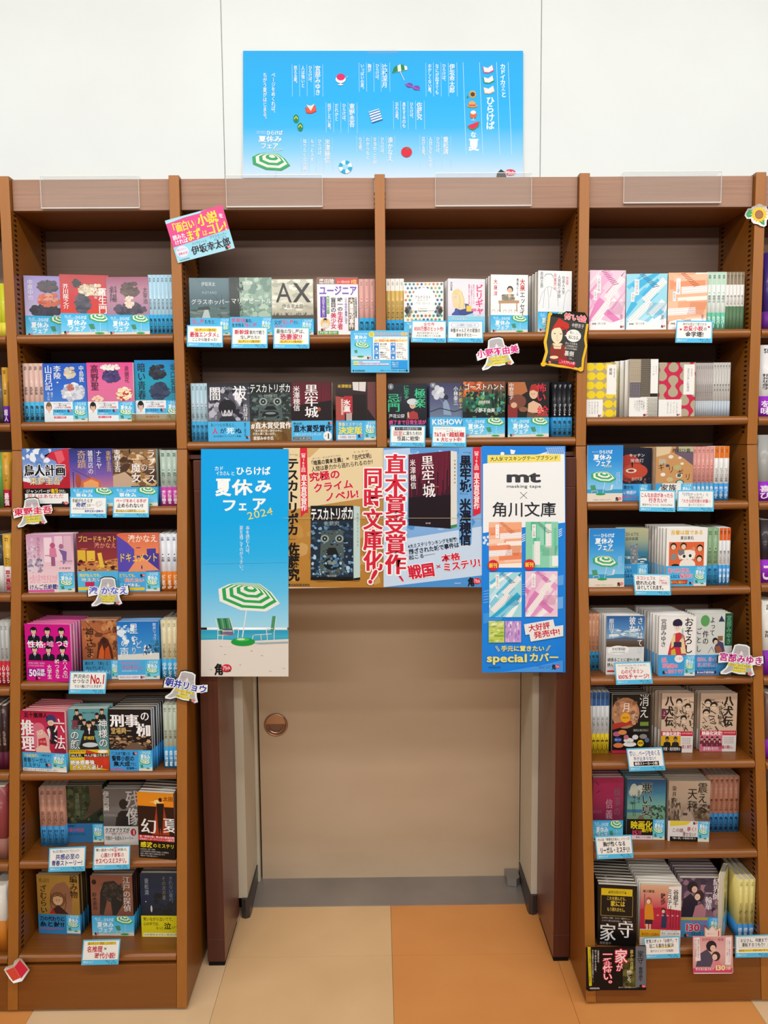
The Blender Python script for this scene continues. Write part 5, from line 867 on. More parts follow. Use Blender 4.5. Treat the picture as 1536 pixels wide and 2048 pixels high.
def weave(c):
    c.r(433, 148, 666, 608, 'f0efec'); c.r(433, 150, 524, 335, 'b4a48c')
    for i in range(11): c.l(437+i*8.3, 150, 437+i*8.3, 335, 1.6, 'e4dccc')
    for i in range(20): c.l(433, 154+i*9, 524, 154+i*9, 1.6, '6c5c48')
    c.r(524, 150, 603, 450, '2e2824')
    for i in range(38): c.l(524, 154+i*8, 603, 153+i*8, 2.4, 'b4a894')
    c.r(603, 425, 664, 450, '2e2824'); c.r(433, 335, 524, 455, '3a3240')
    for i in range(9): c.l(437+i*10, 335, 437+i*10, 455, 1.4, 'c4bcc0')
    for i in range(12): c.l(433, 340+i*10, 524, 340+i*10, 1.4, 'c4bcc0')
    c.r(578, 455, 666, 606, 'ece8dc')
    for j in range(14):
        for i in range(8): c.e(584+i*11+(j % 2)*5.5, 462+j*10.6, 3.6, 4, '221e1c', 6)
    c.r(603, 178, 664, 424, 'f2f1ee'); c.v(618, 205, 632, 285, '二二人', '6a655e', 'm'); c.v(642, 205, 652, 275, '夏目漱石', '8a857c', 0)
    for i, t_ in enumerate(('これは夢か、', '現実か、', '夢幻でさえ', 'わからない', 'います。')): c.v(545-i*18, 475, 557-i*18, 565, t_, '6a655e', 0)
    logo(c, 548, 588, 28)
book('D2', (433, 152, 666, 608), 'black and cream woven-pattern paperback standing forward, second shelf right', n=7, dy=.004, t=.014, yaw=5, front=weave, col='f0efec', short='woven-pattern paperback', mat=M_CARD, dx=-.006)
def redloops(c):
    c.r(667, 180, 956, 606, 'c8284c'); c.clip = (667, 180, 956, 606)
    for i in range(4):
        X = 690+i*90
        for k in range(-1, 6):
            Y = 190+k*98+(i % 2)*30; c.e(X, Y, 40, 37, 'b4a68c', 20)
            if (k+i) % 2 == 0: c.p([(X-30, Y+20), (X-14, Y+49), (X-30, Y+78), (X+30, Y+78), (X+14, Y+49), (X+30, Y+20)], 'b4a68c')
    c.r(862, 196, 948, 434, 'f0eeea'); c.v(888, 225, 908, 410, '注文の多い料理店', '5a4a48', 0); c.v(918, 228, 930, 290, '宮沢賢治', '8a7c78', 0); c.r(667, 472, 850, 606, 'efeeea')
    for i, t_ in enumerate(('二人の若い紳士', 'が、すっかり', 'イギリスの', '兵隊のかたち')): c.v(806-i*24, 490, 820-i*24, 585, t_, '8a8078', 0)
    logo(c, 812, 588, 28)
book('D2', (668, 181, 956, 606), 'red and beige loop-pattern paperback, second shelf of the right bookcase', n=3, dy=.012, t=.012, front=redloops, col='c4b49c', short='red and beige loop-pattern paperback', mat=M_CARD)
spines('D2', 962, 183, 1098, 602, 8, 'thin grey-white spine with a dark edge, row on the second shelf right', 'b8b0ac', 480, 'c0c8ce', '注文の多い', '4a4644', '', dy=.03)
spines('D2', 1100, 180, 1236, 600, 6, 'thin pale grey spine, right end of the second shelf right', 'c8c4be', 480, 'bcc8d2', '夢十夜', '5a5650', '', dy=.03)
# ---- third shelf : leaflet and books
def leaflet(x0, y0, x1, y1):
    W, H = x1-x0, y1-y0; X = lambda u: x0+u*W; Y = lambda v: y0+v*H
    def f(c):
        c.g(x0, y0, x1, Y(.8), '2a86d4', '2f92dc', '58b0e6', '8acaf0'); c.r(x0, Y(.78), x1, Y(.86), '3a9cc8'); c.r(x0, Y(.85), x1, y1, 'e4dacb')
        c.h(X(.12), Y(.1), X(.3), Y(.13), 'カドイカ', 'eaf6fa', 0); c.h(X(.32), Y(.08), X(.7), Y(.15), 'ひらけば', 'f2fafa', 2); c.h(X(.16), Y(.16), X(.68), Y(.26), '夏休み', 'f4fbfa', 2); c.h(X(.22), Y(.26), X(.66), Y(.37), 'フェア', 'f4fbfa', 2); c.h(X(.46), Y(.35), X(.68), Y(.385), '2024', 'e6dc84', 1)
        canopy(c, X(.1), Y(.46), X(.82), Y(.66)); c.l(X(.5), Y(.65), X(.44), Y(.86), W*.01, 'eef0ea'); c.p([(X(.08), Y(.71)), (X(.22), Y(.7)), (X(.26), Y(.8)), (X(.12), Y(.81))], '4a9a74'); c.ls([(X(.12), Y(.81)), (X(.28), Y(.8)), (X(.3), Y(.86))], W*.01, 'e4e8e4'); c.l(X(.13), Y(.81), X(.12), Y(.87), W*.01, 'e4e8e4')
        c.p([(X(.5), Y(.8)), (X(.7), Y(.79)), (X(.74), Y(.7)), (X(.68), Y(.7)), (X(.66), Y(.78)), (X(.5), Y(.79))], 'dfe6e2')
        c.e(X(.38), Y(.865), W*.14, H*.02, '2fa04c'); c.v(X(.88), Y(.47), X(.92), Y(.66), '本を読む人は、', 'e0f0f8', 0); c.v(X(.82), Y(.48), X(.86), Y(.7), '夏を過ごすのがうまい。', 'e0f0f8', 0); c.h(X(.16), Y(.955), X(.7), Y(.975), 'ご自由にお持ちください', '8a8478', 0); logo(c, X(.8), Y(.93), W*.17)
    return f
def booklet(crop, box, label, row=''):
    book(crop, box, label, front=leaflet(*box), t=.004, dy=.005, col='e4e8ea', row=row, mat=M_CARD)
booklet('D2', (77, 840, 358, 1283), 'sky-blue beach-umbrella booklet at the left of the third shelf, right bookcase', row='b')
book('D2', (361, 860, 612, 1278), 'navy paperback with a red table shape, beside the sky-blue booklet on the third shelf', row='b', n=2, dy=.03, t=.014, short='navy paperback with a red table', yaw=2,
     front=lambda c: (c.r(361, 860, 612, 1148, '1c1e30'), c.e(430, 1020, 100, 110, 'a8382c', 20), c.e(480, 1045, 100, 60, 'c04a34'), c.e(447, 1040, 44, 18, 'e4d4c4'), c.e(447, 1040, 26, 10, '8a3424'), c.n(365, 1100, 600, 1145, '3a2c34 8a5c4c 5a3c3c', 30, 9, 4), c.e(455, 990, 6, 26, '14121a'), c.h(428, 905, 555, 932, 'キッチン', 'dcd8d8', 1), c.h(438, 945, 548, 975, '常夜灯', 'dcd8d8', 0), c.h(450, 1092, 540, 1118, '長月天音', 'dcc0a4', 0)), band=1145, bcol='3a98d8', col='1c1e30',
     bfront=bb(361, 1145, 612, 1278, '3c9cdc', [('h', 361, 1158, 470, 1185, 'り豊かな', '102038', 1), ('h', 362, 1198, 490, 1228, 'しい物語が', 'eef4f8', 1), ('h', 372, 1234, 500, 1262, '勢ぞろい!', 'e0508c', 1)], sm=(515, 1148, 585, 1276)))
book('D2', (643, 850, 937, 1280), 'tan tabletop-illustration paperback at the front of a stack, third shelf right', row='b', n=6, dy=.012, t=.013, short='tan tabletop-illustration paperback', scol='cfc8bc', dx=-.0025,
     front=lambda c: (c.r(643, 850, 937, 1140, 'c89460'), c.p([(643, 850), (765, 850), (750, 905), (643, 930)], 'dcc49c'), c.p([(800, 850), (937, 850), (937, 1000), (860, 940), (790, 905)], '6c5a6a'), c.r(820, 850, 937, 890, 'b8b490'), [c.e(X, Y, r_, r_*.72, k) for X, Y, r_, k in ((695, 968, 30, 'b8b49c'), (760, 930, 20, 'e4e0d4'), (832, 938, 14, 'e4ddcc'), (735, 1000, 16, '3c4a5c'), (700, 1070, 20, 'ece8dc'), (755, 1110, 26, 'c8b884'), (828, 1080, 26, 'e0dccc'), (828, 1080, 16, '4c5a54'), (835, 1135, 34, '2c6a6a'), (835, 1135, 24, 'd8dcc8'), (815, 1015, 30, 'b4b078'), (850, 985, 14, 'e8e0cc'))], c.r(668, 940, 674, 1030, 'd8b088'),
        c.h(768, 865, 915, 896, '原田ひ香', '24261e', 1), c.v(660, 980, 710, 1040, 'ギ', '18140f', 0), c.v(740, 1000, 785, 1060, 'リ', '18140f', 0), c.v(812, 1030, 862, 1085, 'ギ', '18140f', 0), c.v(875, 1060, 920, 1120, 'リ', '18140f', 0)), band=1140, bcol='3fa4dc', col='c89460',
     bfront=bb(643, 1140, 937, 1280, 'ecebe6', [('p', [(643, 1140), (700, 1140), (660, 1200), (643, 1200)], '3fa4dc'), ('h', 680, 1148, 810, 1205, '家族', '241c1c', 1)], sm=(845, 1142, 935, 1278)))
spines('D2', 937, 850, 1106, 1280, 5, 'salmon pink paperback spine, row on the third shelf of the right bookcase', 'd8968c', 1140, '4aa0d0', 'おいしくて泣くとき', '5a2420', '角川文庫', 'eef4f8', row='b', dot='c83a34')
spines('D2', 1108, 846, 1226, 1276, 3, 'white spine with an orange top, right end of the third shelf right', 'e4e2de', 1142, '3f98dc', 'ビストロの家族', '26222a', '笑って泣く', 'e0eef8', row='b', topcol='dc7424')
# ---- fourth shelf
booklet('D3', (91, 110, 374, 566), 'sky-blue beach-umbrella booklet at the left of the fourth shelf, right bookcase')
book('D3', (352, 108, 582, 556), 'pale green and blue sea paperback half behind the booklet, fourth shelf right', n=3, dy=.03, t=.014, short='pale green and blue sea paperback', scol='a4765c', dx=.0015,
     front=lambda c: (c.g(352, 108, 582, 400, 'b8b48c', '9aa890', '3c7c94', '2c6c8c'), c.n(352, 330, 582, 400, '3c7a94 6aa0b0 e0e4dc 28607c', 40, 14, 4, 2), c.r(440, 240, 500, 385, '7c8690'), c.n(442, 240, 500, 385, '9aa0a4 6c747c b4b8b8', 24, 10, 5), c.p([(440, 240), (448, 222), (460, 240), (482, 240), (494, 222), (500, 240)], '8a929a'), c.h(372, 138, 505, 166, 'ネコシェフと', '2a2a24', 1), c.h(372, 175, 500, 202, '海辺のお店', '2a2a24', 1)), band=388, bcol='3a94cc', col='9aa890',
     bfront=bb(352, 388, 582, 556, '3c98d0', [('h', 375, 405, 450, 425, '癒される', 'e8f0f4', 0), ('h', 375, 430, 455, 458, 'しい', '16304a', 1), ('h', 375, 468, 468, 498, 'ごはん', '16304a', 2)], sm=(498, 392, 580, 554)))
def catcover(c):
    c.r(725, 103, 1050, 402, 'f0efea'); c.h(758, 122, 1015, 158, '吾輩は猫である', 'e0b43c', 2); c.h(835, 168, 942, 196, '夏目漱石', '1c1a18', 1); c.r(747, 214, 1025, 402, 'e0683c')
    for X, Y in ((782, 248), (862, 246), (992, 262), (990, 345), (785, 330)):
        c.e(X, Y, 25, 28, '201c1c' if Y != 330 else '8c8c8c'); c.e(X, Y+6, 19, 20, 'ecc8a8' if Y != 330 else '8c8c8c')
    c.e(895, 395, 64, 50, 'f0e8dc'); c.p([(820, 270), (850, 280), (920, 275), (945, 255), (958, 310), (948, 350), (830, 350), (818, 310)], 'f0e8dc'); c.p([(818, 270), (850, 278), (868, 272), (870, 310), (835, 322), (820, 310)], '7c7c80'); c.p([(908, 275), (940, 252), (952, 285)], 'd8886a')
    c.e(865, 328, 19, 18, 'fbfaf4'); c.e(918, 325, 19, 18, 'fbfaf4'); c.e(868, 326, 12, 13, '2a3c2c'); c.e(916, 322, 12, 13, '2a3c2c'); c.p([(888, 348), (898, 348), (893, 354)], 'c4685c'); c.e(800, 398, 32, 12, '1c1a1c')
    for d in (-1, 1): c.l(893+d*40, 345, 893+d*65, 340, 1.5, '3c3430'); c.l(893+d*40, 352, 893+d*65, 354, 1.5, '3c3430')
book('D3', (725, 103, 1050, 562), 'white paperback with a cat drawing on orange, fourth shelf of the right bookcase', n=8, dy=.006, t=.011, short='cat-drawing paperback on the fourth shelf', scol='ece8e0', dx=-.0028, front=catcover, band=402, bcol='4ab0e6', col='f0efea',
     bfront=bb(725, 402, 1050, 562, '4eb4ea', [('h', 742, 420, 930, 456, '猫から見る世界は、', 'e0406c', 2, 'f4f4f4', .04), ('h', 745, 470, 838, 498, 'こんなにも', '16243c', 1), ('h', 838, 462, 940, 500, '愉快だ!', 'e0406c', 2, 'f4f4f4', .04), ('p', [(752, 515), (900, 512), (895, 545), (758, 546)], 'b83c24'), ('h', 765, 520, 890, 540, '描き下ろし限定カバー', 'f0d860', 1)], sm=(948, 404, 1048, 560), lg=(912, 530, 34)))
spines('D3', 1050, 106, 1142, 558, 2, 'sage green paperback spine, fourth shelf of the right bookcase', '8cac84', 398, '3a94c8', '初ねこのひみつ日記', '1c2a1c', 'ありの三毛', '14303c', dot='2a5a34')
spines('D3', 1145, 104, 1236, 556, 3, 'white spine with a vivid orange top, fourth shelf right end', 'dfe0e0', 400, '3f98dc', '猫がいたから', '26222a', '猫と暮らす', 'e0eef8', topcol='dc6428')
# ---- fifth shelf
spines('D3', 104, 786, 194, 1232, 3, 'peach paperback spine, left end of the fifth shelf right', 'd49a78', 1085, '3a94c8', 'さいはて彼女', '5a2c1c', '角川文庫', '0c1828', row='b', dy=.06)
book('D3', (252, 806, 550, 1242), 'landscape paperback with a blue sky and white lower half, fifth shelf right', row='b', n=7, dy=.02, t=.013, short='blue-sky landscape paperback on the fifth shelf', dx=-.0022, scol='c8ccd0', yaw=-2,
     front=lambda c: (c.r(252, 806, 550, 1242, 'dcdcda'), c.g(252, 806, 550, 975, '2a5c9c', '4c84bc', '7ca8c8'), c.n(270, 900, 500, 960, 'dfe6ea b8ccd8 8cb0cc', 24, 22, 4, 2.2), c.g(252, 975, 550, 1035, '6c5a48', '4a3c34'), c.p([(252, 980), (400, 960), (550, 978), (550, 990), (252, 990)], '5a6478'),
        c.v(272, 825, 310, 975, '原田マハ', 'e4e8ec', 'm'), c.v(430, 810, 480, 930, '彼女', 'eef0f2', 'm'), c.v(495, 815, 538, 1085, 'さいはての', 'eef0f2', 'm', '3c4854', .02),
        c.e(345, 1060, 78, 34, 'f2f2f0'), c.e(295, 1062, 32, 24, 'f2f2f0'), c.e(398, 1056, 34, 26, 'f2f2f0'), c.h(300, 1040, 405, 1062, '計18万部突破!', '2c4c44', 1), c.h(285, 1070, 400, 1082, '心に風が吹く旅の物語', '4a5a54', 0), c.h(262, 1118, 542, 1145, '頑張ることに疲れた時、', '16161a', 1), c.h(262, 1155, 540, 1182, '読んでほしい一冊です。', '16161a', 1), c.r(262, 1210, 320, 1222, 'c83040')), col='dcdcda')
def kimono(c):
    c.r(672, 806, 960, 1112, 'eeecea'); c.p([(745, 1112), (760, 1030), (790, 945), (835, 935), (870, 960), (895, 1090), (890, 1112)], 'c83440'); c.p([(772, 985), (800, 940), (800, 1030), (770, 1060)], 'e4d49c'); c.p([(835, 1000), (862, 960), (880, 1060), (895, 1100), (850, 1100)], 'e4d49c'); c.r(790, 1010, 850, 1050, '3a2c54'); c.e(816, 865, 38, 34, '2c2440'); c.e(820, 850, 24, 20, '2c2440'); c.e(815, 895, 27, 32, 'f0dccc'); c.e(812, 872, 34, 16, '2c2440'), face(c, 815, 900, 20, 'c82c34')
    c.p([(770, 1075), (800, 1060), (810, 1112), (770, 1112)], 'd8b040')
    c.v(688, 830, 730, 1050, '宮部みゆき', '243c4c', 'm'); c.v(870, 818, 938, 1100, 'おそろし', '14120f', 1); c.v(848, 900, 864, 985, '三島屋変調百物語', '4cb0a0', 0)
book('D3', (672, 808, 960, 1278), 'white paperback with a woman in a red and yellow kimono, fifth shelf right', row='b', n=9, dy=.001, t=.013, short='red kimono paperback on the fifth shelf', dx=-.0032, yaw=-4, scol='e8e4da', front=kimono, band=1112, bcol='3f9cdc', col='eeecea',
     bfront=bb(672, 1108, 960, 1280, '409ede', [('h', 695, 1130, 755, 1170, '全国、', 'e0508c', 2, 'f4f4f4', .03), ('h', 702, 1178, 828, 1214, '百物語の', 'e0508c', 2, 'f4f4f4', .03), ('h', 750, 1222, 868, 1256, '始まりです', 'e0508c', 2, 'f4f4f4', .03), ('e', 832, 1140, 34, 30, 'f0f0ee'), ('h', 808, 1126, 858, 1150, 'シリーズ第一弾', 'c83450', 0)], sm=(876, 1112, 958, 1272), lg=(705, 1240, 40)))
book('D3', (945, 785, 1250, 1236), 'grey-white paperback with a green balloon and a green title strip, fifth shelf right', row='b', n=4, dy=.012, t=.013, short='green-strip paperback on the fifth shelf', scol='7c8a80',
     front=lambda c: (c.r(945, 785, 1250, 1088, 'd0d4d0'), c.r(1190, 785, 1250, 1022, '24543c'), c.v(1202, 800, 1240, 1010, '宮部みゆき', '7ab890', 0), c.e(1032, 838, 36, 42, '5ca05c'), c.p([(1110, 1040), (1130, 980), (1180, 1000), (1195, 1070), (1120, 1075)], '4c4464'), c.e(1115, 985, 22, 24, '26222c'), c.e(1120, 995, 15, 16, 'e4c8b0'), face(c, 1120, 997, 11), c.r(1135, 950, 1175, 985, '8a6a44'), c.p([(1115, 1030), (1150, 1020), (1175, 1060), (1130, 1075)], '9a5c3c'), c.ls([(1060, 1075), (1090, 1030), (1110, 1070)], 3, '2a2a2c'), c.p([(1138, 845), (1160, 800), (1188, 845)], '2c3c5c'),
        c.v(1072, 808, 1110, 950, 'よって', '14181a', 'm'), c.v(1015, 910, 1062, 1012, '件の', '14181a', 'm'), c.v(965, 880, 1005, 1075, 'ごとし', '14181a', 'm')), band=1088, bcol='3c92d0', col='c8ccc8',
     bfront=bb(945, 1088, 1250, 1236, '3e96d4', [('h', 975, 1105, 1135, 1135, '因果は、語って', 'd8488c', 1, 'e8eef4', .03), ('h', 980, 1145, 1140, 1175, '消し去りましょう', 'd8488c', 1, 'e8eef4', .03), ('h', 975, 1180, 1130, 1195, '新たな百物語の幕が開く', '16304a', 0), ('r', 965, 1205, 1130, 1228, '2a2c7c'), ('h', 975, 1208, 1115, 1225, '計300万部突破!', 'f0e8f4', 2)]))
# ---- sixth shelf
spines('D4', 88, 100, 272, 553, 5, 'spine with a blue head and yellow foot, row at the left of the sixth shelf right', 'cfd2d2', 405, 'd8bc22', '江戸川乱歩ベスト', '24262c', '文', '6a5010', topcol='2a5a94', dy=.05)
def moonb(c):
    c.r(298, 118, 600, 568, '14110f'); c.e(400, 260, 112, 120, 'b07c58'); c.n(310, 170, 500, 360, 'b88460 a4704c c89470 8c5c40', 40, 22, 4); c.v(330, 135, 358, 290, '新野剛志', '7c6654', 0); c.v(378, 170, 438, 262, '月', 'ecd8c8', 'm'); c.v(510, 115, 585, 300, '消え', 'e4e0dc', 0); c.v(455, 230, 500, 340, 'た', 'd8ccc0', 0)
    c.p([(300, 340), (450, 318), (455, 345), (300, 388)], 'a83228'); c.e(402, 296, 38, 38, 'e4a41e'); c.h(378, 288, 428, 302, '映画化決定', '6a2c10', 1); c.r(518, 328, 585, 358, '6c8c34'); c.r(462, 380, 588, 404, '3c3a38'); c.h(468, 384, 584, 400, '絶対に許さない', 'c8c4bc', 0)
    for X, Y, rx, k in ((335, 420, 30, 'b45c7c'), (380, 408, 34, 'd88a4c'), (345, 465, 32, '2c4c9c'), (350, 508, 40, 'd87a4c'), (440, 500, 52, 'e8e6e2'), (430, 470, 40, 'e4e2de'), (545, 440, 30, '8a8884'), (482, 445, 24, 'dcdad4'), (410, 445, 20, 'c46a7c'), (575, 468, 18, '5a6a84')): c.e(X, Y, rx, 19, k)
    c.e(525, 492, 26, 26, 'e0c41e', 9); c.h(508, 482, 544, 500, '戦慄', '9a2c14', 2); c.h(405, 478, 480, 492, '一気読み必至!', '6c3c4c', 0); c.h(322, 458, 368, 472, '怖い!!', 'e4e8f4', 1); c.r(298, 545, 600, 568, 'b82444')
book('D4', (298, 118, 600, 570), 'black paperback with a copper moon and comment bubbles, sixth shelf right', n=7, dy=.05, t=.014, short='copper moon paperback on the sixth shelf', front=moonb, col='14110f', scol='c8bca8', yaw=-1, dx=-.0022)
def inkwar(x0, y0, x1, y1, tx, seed, mark):
    W, H = x1-x0, y1-y0; X = lambda u: x0+u*W; Y = lambda v: y0+v*H; by = y0+H*.64
    def f(c):
        c.r(x0, y0, x1, by, 'cfb49c'); rg = random.Random(seed)
        for i in range(60):
            a, b_ = rg.uniform(.3, .98) if tx < .5 else rg.uniform(.02, .7), rg.uniform(.1, .62); L = rg.uniform(.05, .18); t_ = rg.uniform(-.8, 1.8)
            c.l(X(a), Y(b_), min(max(X(a)+W*L*math.cos(t_), x0), x1), min(Y(b_)+W*L*math.sin(t_), by), W*rg.uniform(.008, .03), rg.choice(['241e1a', '3a322c', '1a1614']))
        for u, v in (((.55, .14), (.82, .22), (.7, .42)) if tx < .5 else ((.2, .15), (.16, .32), (.36, .2))):
            c.e(X(u), Y(v), W*.1, H*.055, '241e1a'); c.e(X(u), Y(v+.035), W*.075, H*.05, 'dcc2a8'); c.ls([(X(u-.05), Y(v+.02)), (X(u-.01), Y(v+.025))], W*.012, '241e1a'); c.ls([(X(u+.02), Y(v+.025)), (X(u+.06), Y(v+.02))], W*.012, '241e1a')
        c.v(X(tx), Y(.04), X(tx+.25), Y(.56), '八犬伝', '181310', 'M'); c.v(X(tx+.28 if tx < .5 else tx-.14), Y(.2), X(tx+.36 if tx < .5 else tx-.04), Y(.55), '曲亭馬琴', '5a4a3c', 0)
        if mark: c.p([(X(0), Y(.26)), (X(.1), Y(.26)), (X(.18), Y(.34)), (X(.1), Y(.44)), (X(0), Y(.44))], '6c2440'); c.h(X(.04), Y(.3), X(.13), Y(.38), mark, 'e4c8d0', 0)
    def b(c):
        c.r(x0, by, x1, y1, 'ded8d4'); c.r(x0, by, x1, Y(.72), 'c4243c'); c.h(X(.05), Y(.65), X(.62), Y(.72), '映画化決定!', 'f6f0ee', 3); c.h(X(.65), Y(.66), X(.97), Y(.69), '2024年10月全国公開', 'f0dcdc', 0)
        if mark: c.r(x0, Y(.72), X(.62), Y(.9), 'd8a81e'); bust(c, X(.2), Y(.73), W*.24, H*.17, '3a2c24', '9c7454', '1c1818'); bust(c, X(.46), Y(.73), W*.24, H*.17, '4a3c34', 'a47c5c', '2a2222'); c.r(x0, Y(.89), X(.66), y1, '241c1c'); c.h(X(.08), Y(.91), X(.62), Y(.97), '作家・滝沢馬琴の', 'e8e0d8', 1); c.h(X(.66), Y(.87), X(.98), Y(.93), '虚と実像', 'c43c54', 1)
        else:
            c.r(x0, Y(.72), X(.62), y1, 'cc6a80')
            for i in range(8): bust(c, X(.06+.07*i), Y(.74+.04*(i % 2)), W*.13, H*.13, '241a1c', 'd8a490', '6c2c3c')
            c.h(X(.1), Y(.92), X(.52), Y(.98), '虚を戦い抜けた', 'f4e8ea', 1); c.h(X(.54), Y(.89), X(.96), Y(.95), '正義の戦い。', 'c43c54', 1)
        for i in range(4): c.h(X(.66), Y(.75+.03*i), X(.94), Y(.765+.03*i), '江戸の大人気小説を', '6a625e', 0)
    return f, b
f, b = inkwar(690, 108, 940, 575, .12, 3, '上')
book('D4', (692, 108, 942, 576), 'ink-drawn warriors paperback with a purple tab and two faces on its band, sixth shelf', n=8, t=.013, dy=.05, yaw=-3, short='ink-warrior paperback with a purple tab', dx=-.0035, front=f, band=108+467*.64, bfront=b, bcol='ded8d4', col='cfb49c', scol='d8d0c0')
f, b = inkwar(1000, 108, 1285, 570, .64, 8, None)
book('D4', (1000, 108, 1286, 570), 'ink-drawn warriors paperback with title at the right, right end of the sixth shelf', n=7, t=.013, dy=.055, yaw=-2, short='ink-warrior paperback at the right end', dx=-.002, front=f, band=108+462*.64, bfront=b, bcol='ded8d4', col='cfb49c', scol='b8a894')
# ---- seventh shelf
book('D4', (142, 778, 384, 1244), 'crimson paperback with faint grey title, left end of the seventh shelf right', row='b', n=4, dy=.05, t=.014, short='crimson paperback on the seventh shelf right', scol='a05a6c', yaw=-1,
     front=lambda c: (c.g(142, 778, 384, 1090, '9c1f4c', '94204c', '6c1c3c'), c.ls([(150, 800), (190, 835)], 5, '3c1424'), c.ls([(170, 890), (200, 870)], 5, '3c1424'), c.v(310, 845, 362, 1060, '検事の', '6c4c5c', 'm'), c.v(245, 930, 300, 1085, '信義', 'b08494', 'm'), c.h(145, 1015, 215, 1040, '柚月裕子', '8a5468', 0)), band=1090, col='8c2048', bcol='3c94c8')
def summer(c):
    c.g(420, 798, 718, 1115, '1c4c7c', '3c7c9c', '6ca494', '6c8c6c'); c.e(480, 900, 50, 40, 'b8c4b8'); c.e(520, 870, 34, 30, 'c8d0c0'); c.e(470, 880, 30, 50, 'c0cabc'); c.r(420, 1035, 610, 1060, '2c6c94'); c.p([(500, 1115), (520, 1080), (545, 1080), (555, 1115)], '6c5c50')
    for X, Y in ((475, 935), (462, 985)):
        c.l(X, Y, X+8, 1090, 4, '243c34')
        for a in range(6): c.ls([(X, Y), (X+28*math.cos(a), Y+16*math.sin(a)-4)], 5, '1f4438')
    c.n(600, 1000, 718, 1110, '1c3c34 2c5444 3a6450', 34, 16, 6)
    c.v(530, 820, 615, 1085, '悪い夏', '101614', 'm', 'b8c8b8', .02); c.v(498, 880, 520, 985, '染井為人', '1c2c2c', 0)
book('D4', (420, 798, 720, 1274), 'tropical beach paperback with palm trees and a dark band, seventh shelf right', row='b', n=7, t=.013, yaw=-3, short='tropical beach paperback', dx=-.0015, front=summer, band=1112, bcol='2c2824', col='3c7c8c', scol='7c8c8c',
     bfront=bb(420, 1108, 720, 1280, '1c1814', [('h', 448, 1125, 620, 1192, '映画化', 'ecd41e', 2), ('h', 535, 1188, 622, 1215, '進行中', 'ecd41e', 2), ('h', 455, 1200, 505, 1238, '15', 'e04a7c', 2), ('h', 505, 1200, 535, 1235, '万部', 'e04a7c', 1), ('r', 420, 1240, 622, 1280, 'e4d4d8'), ('h', 492, 1248, 610, 1264, '最高にクズで最悪', '8a2c44', 1)], sm=(624, 1110, 718, 1275)))
book('D4', (752, 812, 1072, 1292), 'sepia street paperback with black brush title, front of the seventh shelf right', row='b', n=8, t=.013, yaw=-5, short='sepia street paperback', dx=-.001, scol='b0967c',
     front=lambda c: (c.g(752, 812, 1072, 1130, 'b49c84', 'a89480', '6c5a4c'), c.n(752, 950, 850, 1130, '6c5c50 8c7a6a 4c4038 a4927e', 40, 20, 4, .6), c.n(950, 990, 1072, 1120, '5a4c40 74644f 403428', 40, 20, 5), c.p([(840, 1130), (880, 1040), (920, 1040), (960, 1130)], 'a09080'), c.r(865, 1065, 900, 1085, '3c3630'), c.v(900, 862, 972, 1058, '天秤', '161210', 'm'), c.v(978, 820, 1048, 1068, '震える', '161210', 'm'), c.v(780, 850, 812, 1030, '染井為人', '2c2620', 'm')), band=1130, bcol='dcd8d4', col='a89480',
     bfront=bb(752, 1125, 1072, 1292, 'e0dcd8', [('p', [(770, 1130), (930, 1128), (900, 1160), (770, 1172)], 'dcc83c'), ('h', 785, 1188, 900, 1220, 'この謎、', '8a2c44', 1), ('h', 900, 1175, 972, 1210, '暴く?', 'b82c4c', 1), ('h', 868, 1218, 970, 1250, '暴かない?', '8a2c44', 1), ('r', 770, 1255, 985, 1292, '1c1816'), ('h', 780, 1260, 970, 1275, '『悪い夏』の著者が放つ', 'e4dcc8', 1)], sm=(984, 1118, 1070, 1285), lg=(945, 1138, 34)))
spines('D4', 1064, 772, 1306, 1224, 6, 'salmon spine with a blue band, row at the right end of the seventh shelf right', 'cc8c70', 1072, '3c86c0', '震える天秤', '4a241c', '角川文庫', '0e1c34', row='b', dy=.09)
# ---- eighth shelf
book('D5', (192, 292, 490, 772), 'black paperback with yellow headline box and huge white title, bottom shelf right', n=9, t=.012, dy=.004, yaw=-7, short='black headline-box paperback', scol='e0d8d0', dx=-.001,
     front=lambda c: (c.r(192, 292, 490, 772, '14100f'), c.r(215, 320, 455, 375, 'd8bc1e'), c.h(270, 335, 408, 360, '▲残念なお知らせです▲', '1c160e', 1), c.ls([(215, 375), (215, 535), (458, 535), (458, 375)], 3, 'b8a034'), c.h(258, 382, 420, 412, 'これを読んだら、', 'd8c04c', 1), c.h(288, 415, 400, 460, '家には', 'e0c43c', 2), c.h(262, 468, 412, 500, 'もう帰れません。', 'd8c04c', 1), c.h(222, 545, 450, 560, '心が安らぐ場所、だから一番恐ろしい。', 'c8c0b8', 0), c.h(222, 568, 455, 583, 'ミステリ界の名手が紡ぐ、悪夢の物語!', 'c8c0b8', 0), c.h(205, 598, 335, 735, '家', 'e8e4e0', 'm'), c.h(345, 570, 470, 705, '守', 'e8e4e0', 'm'), c.h(210, 742, 300, 765, '歌野晶午', '8a847e', 0)), col='14100f')
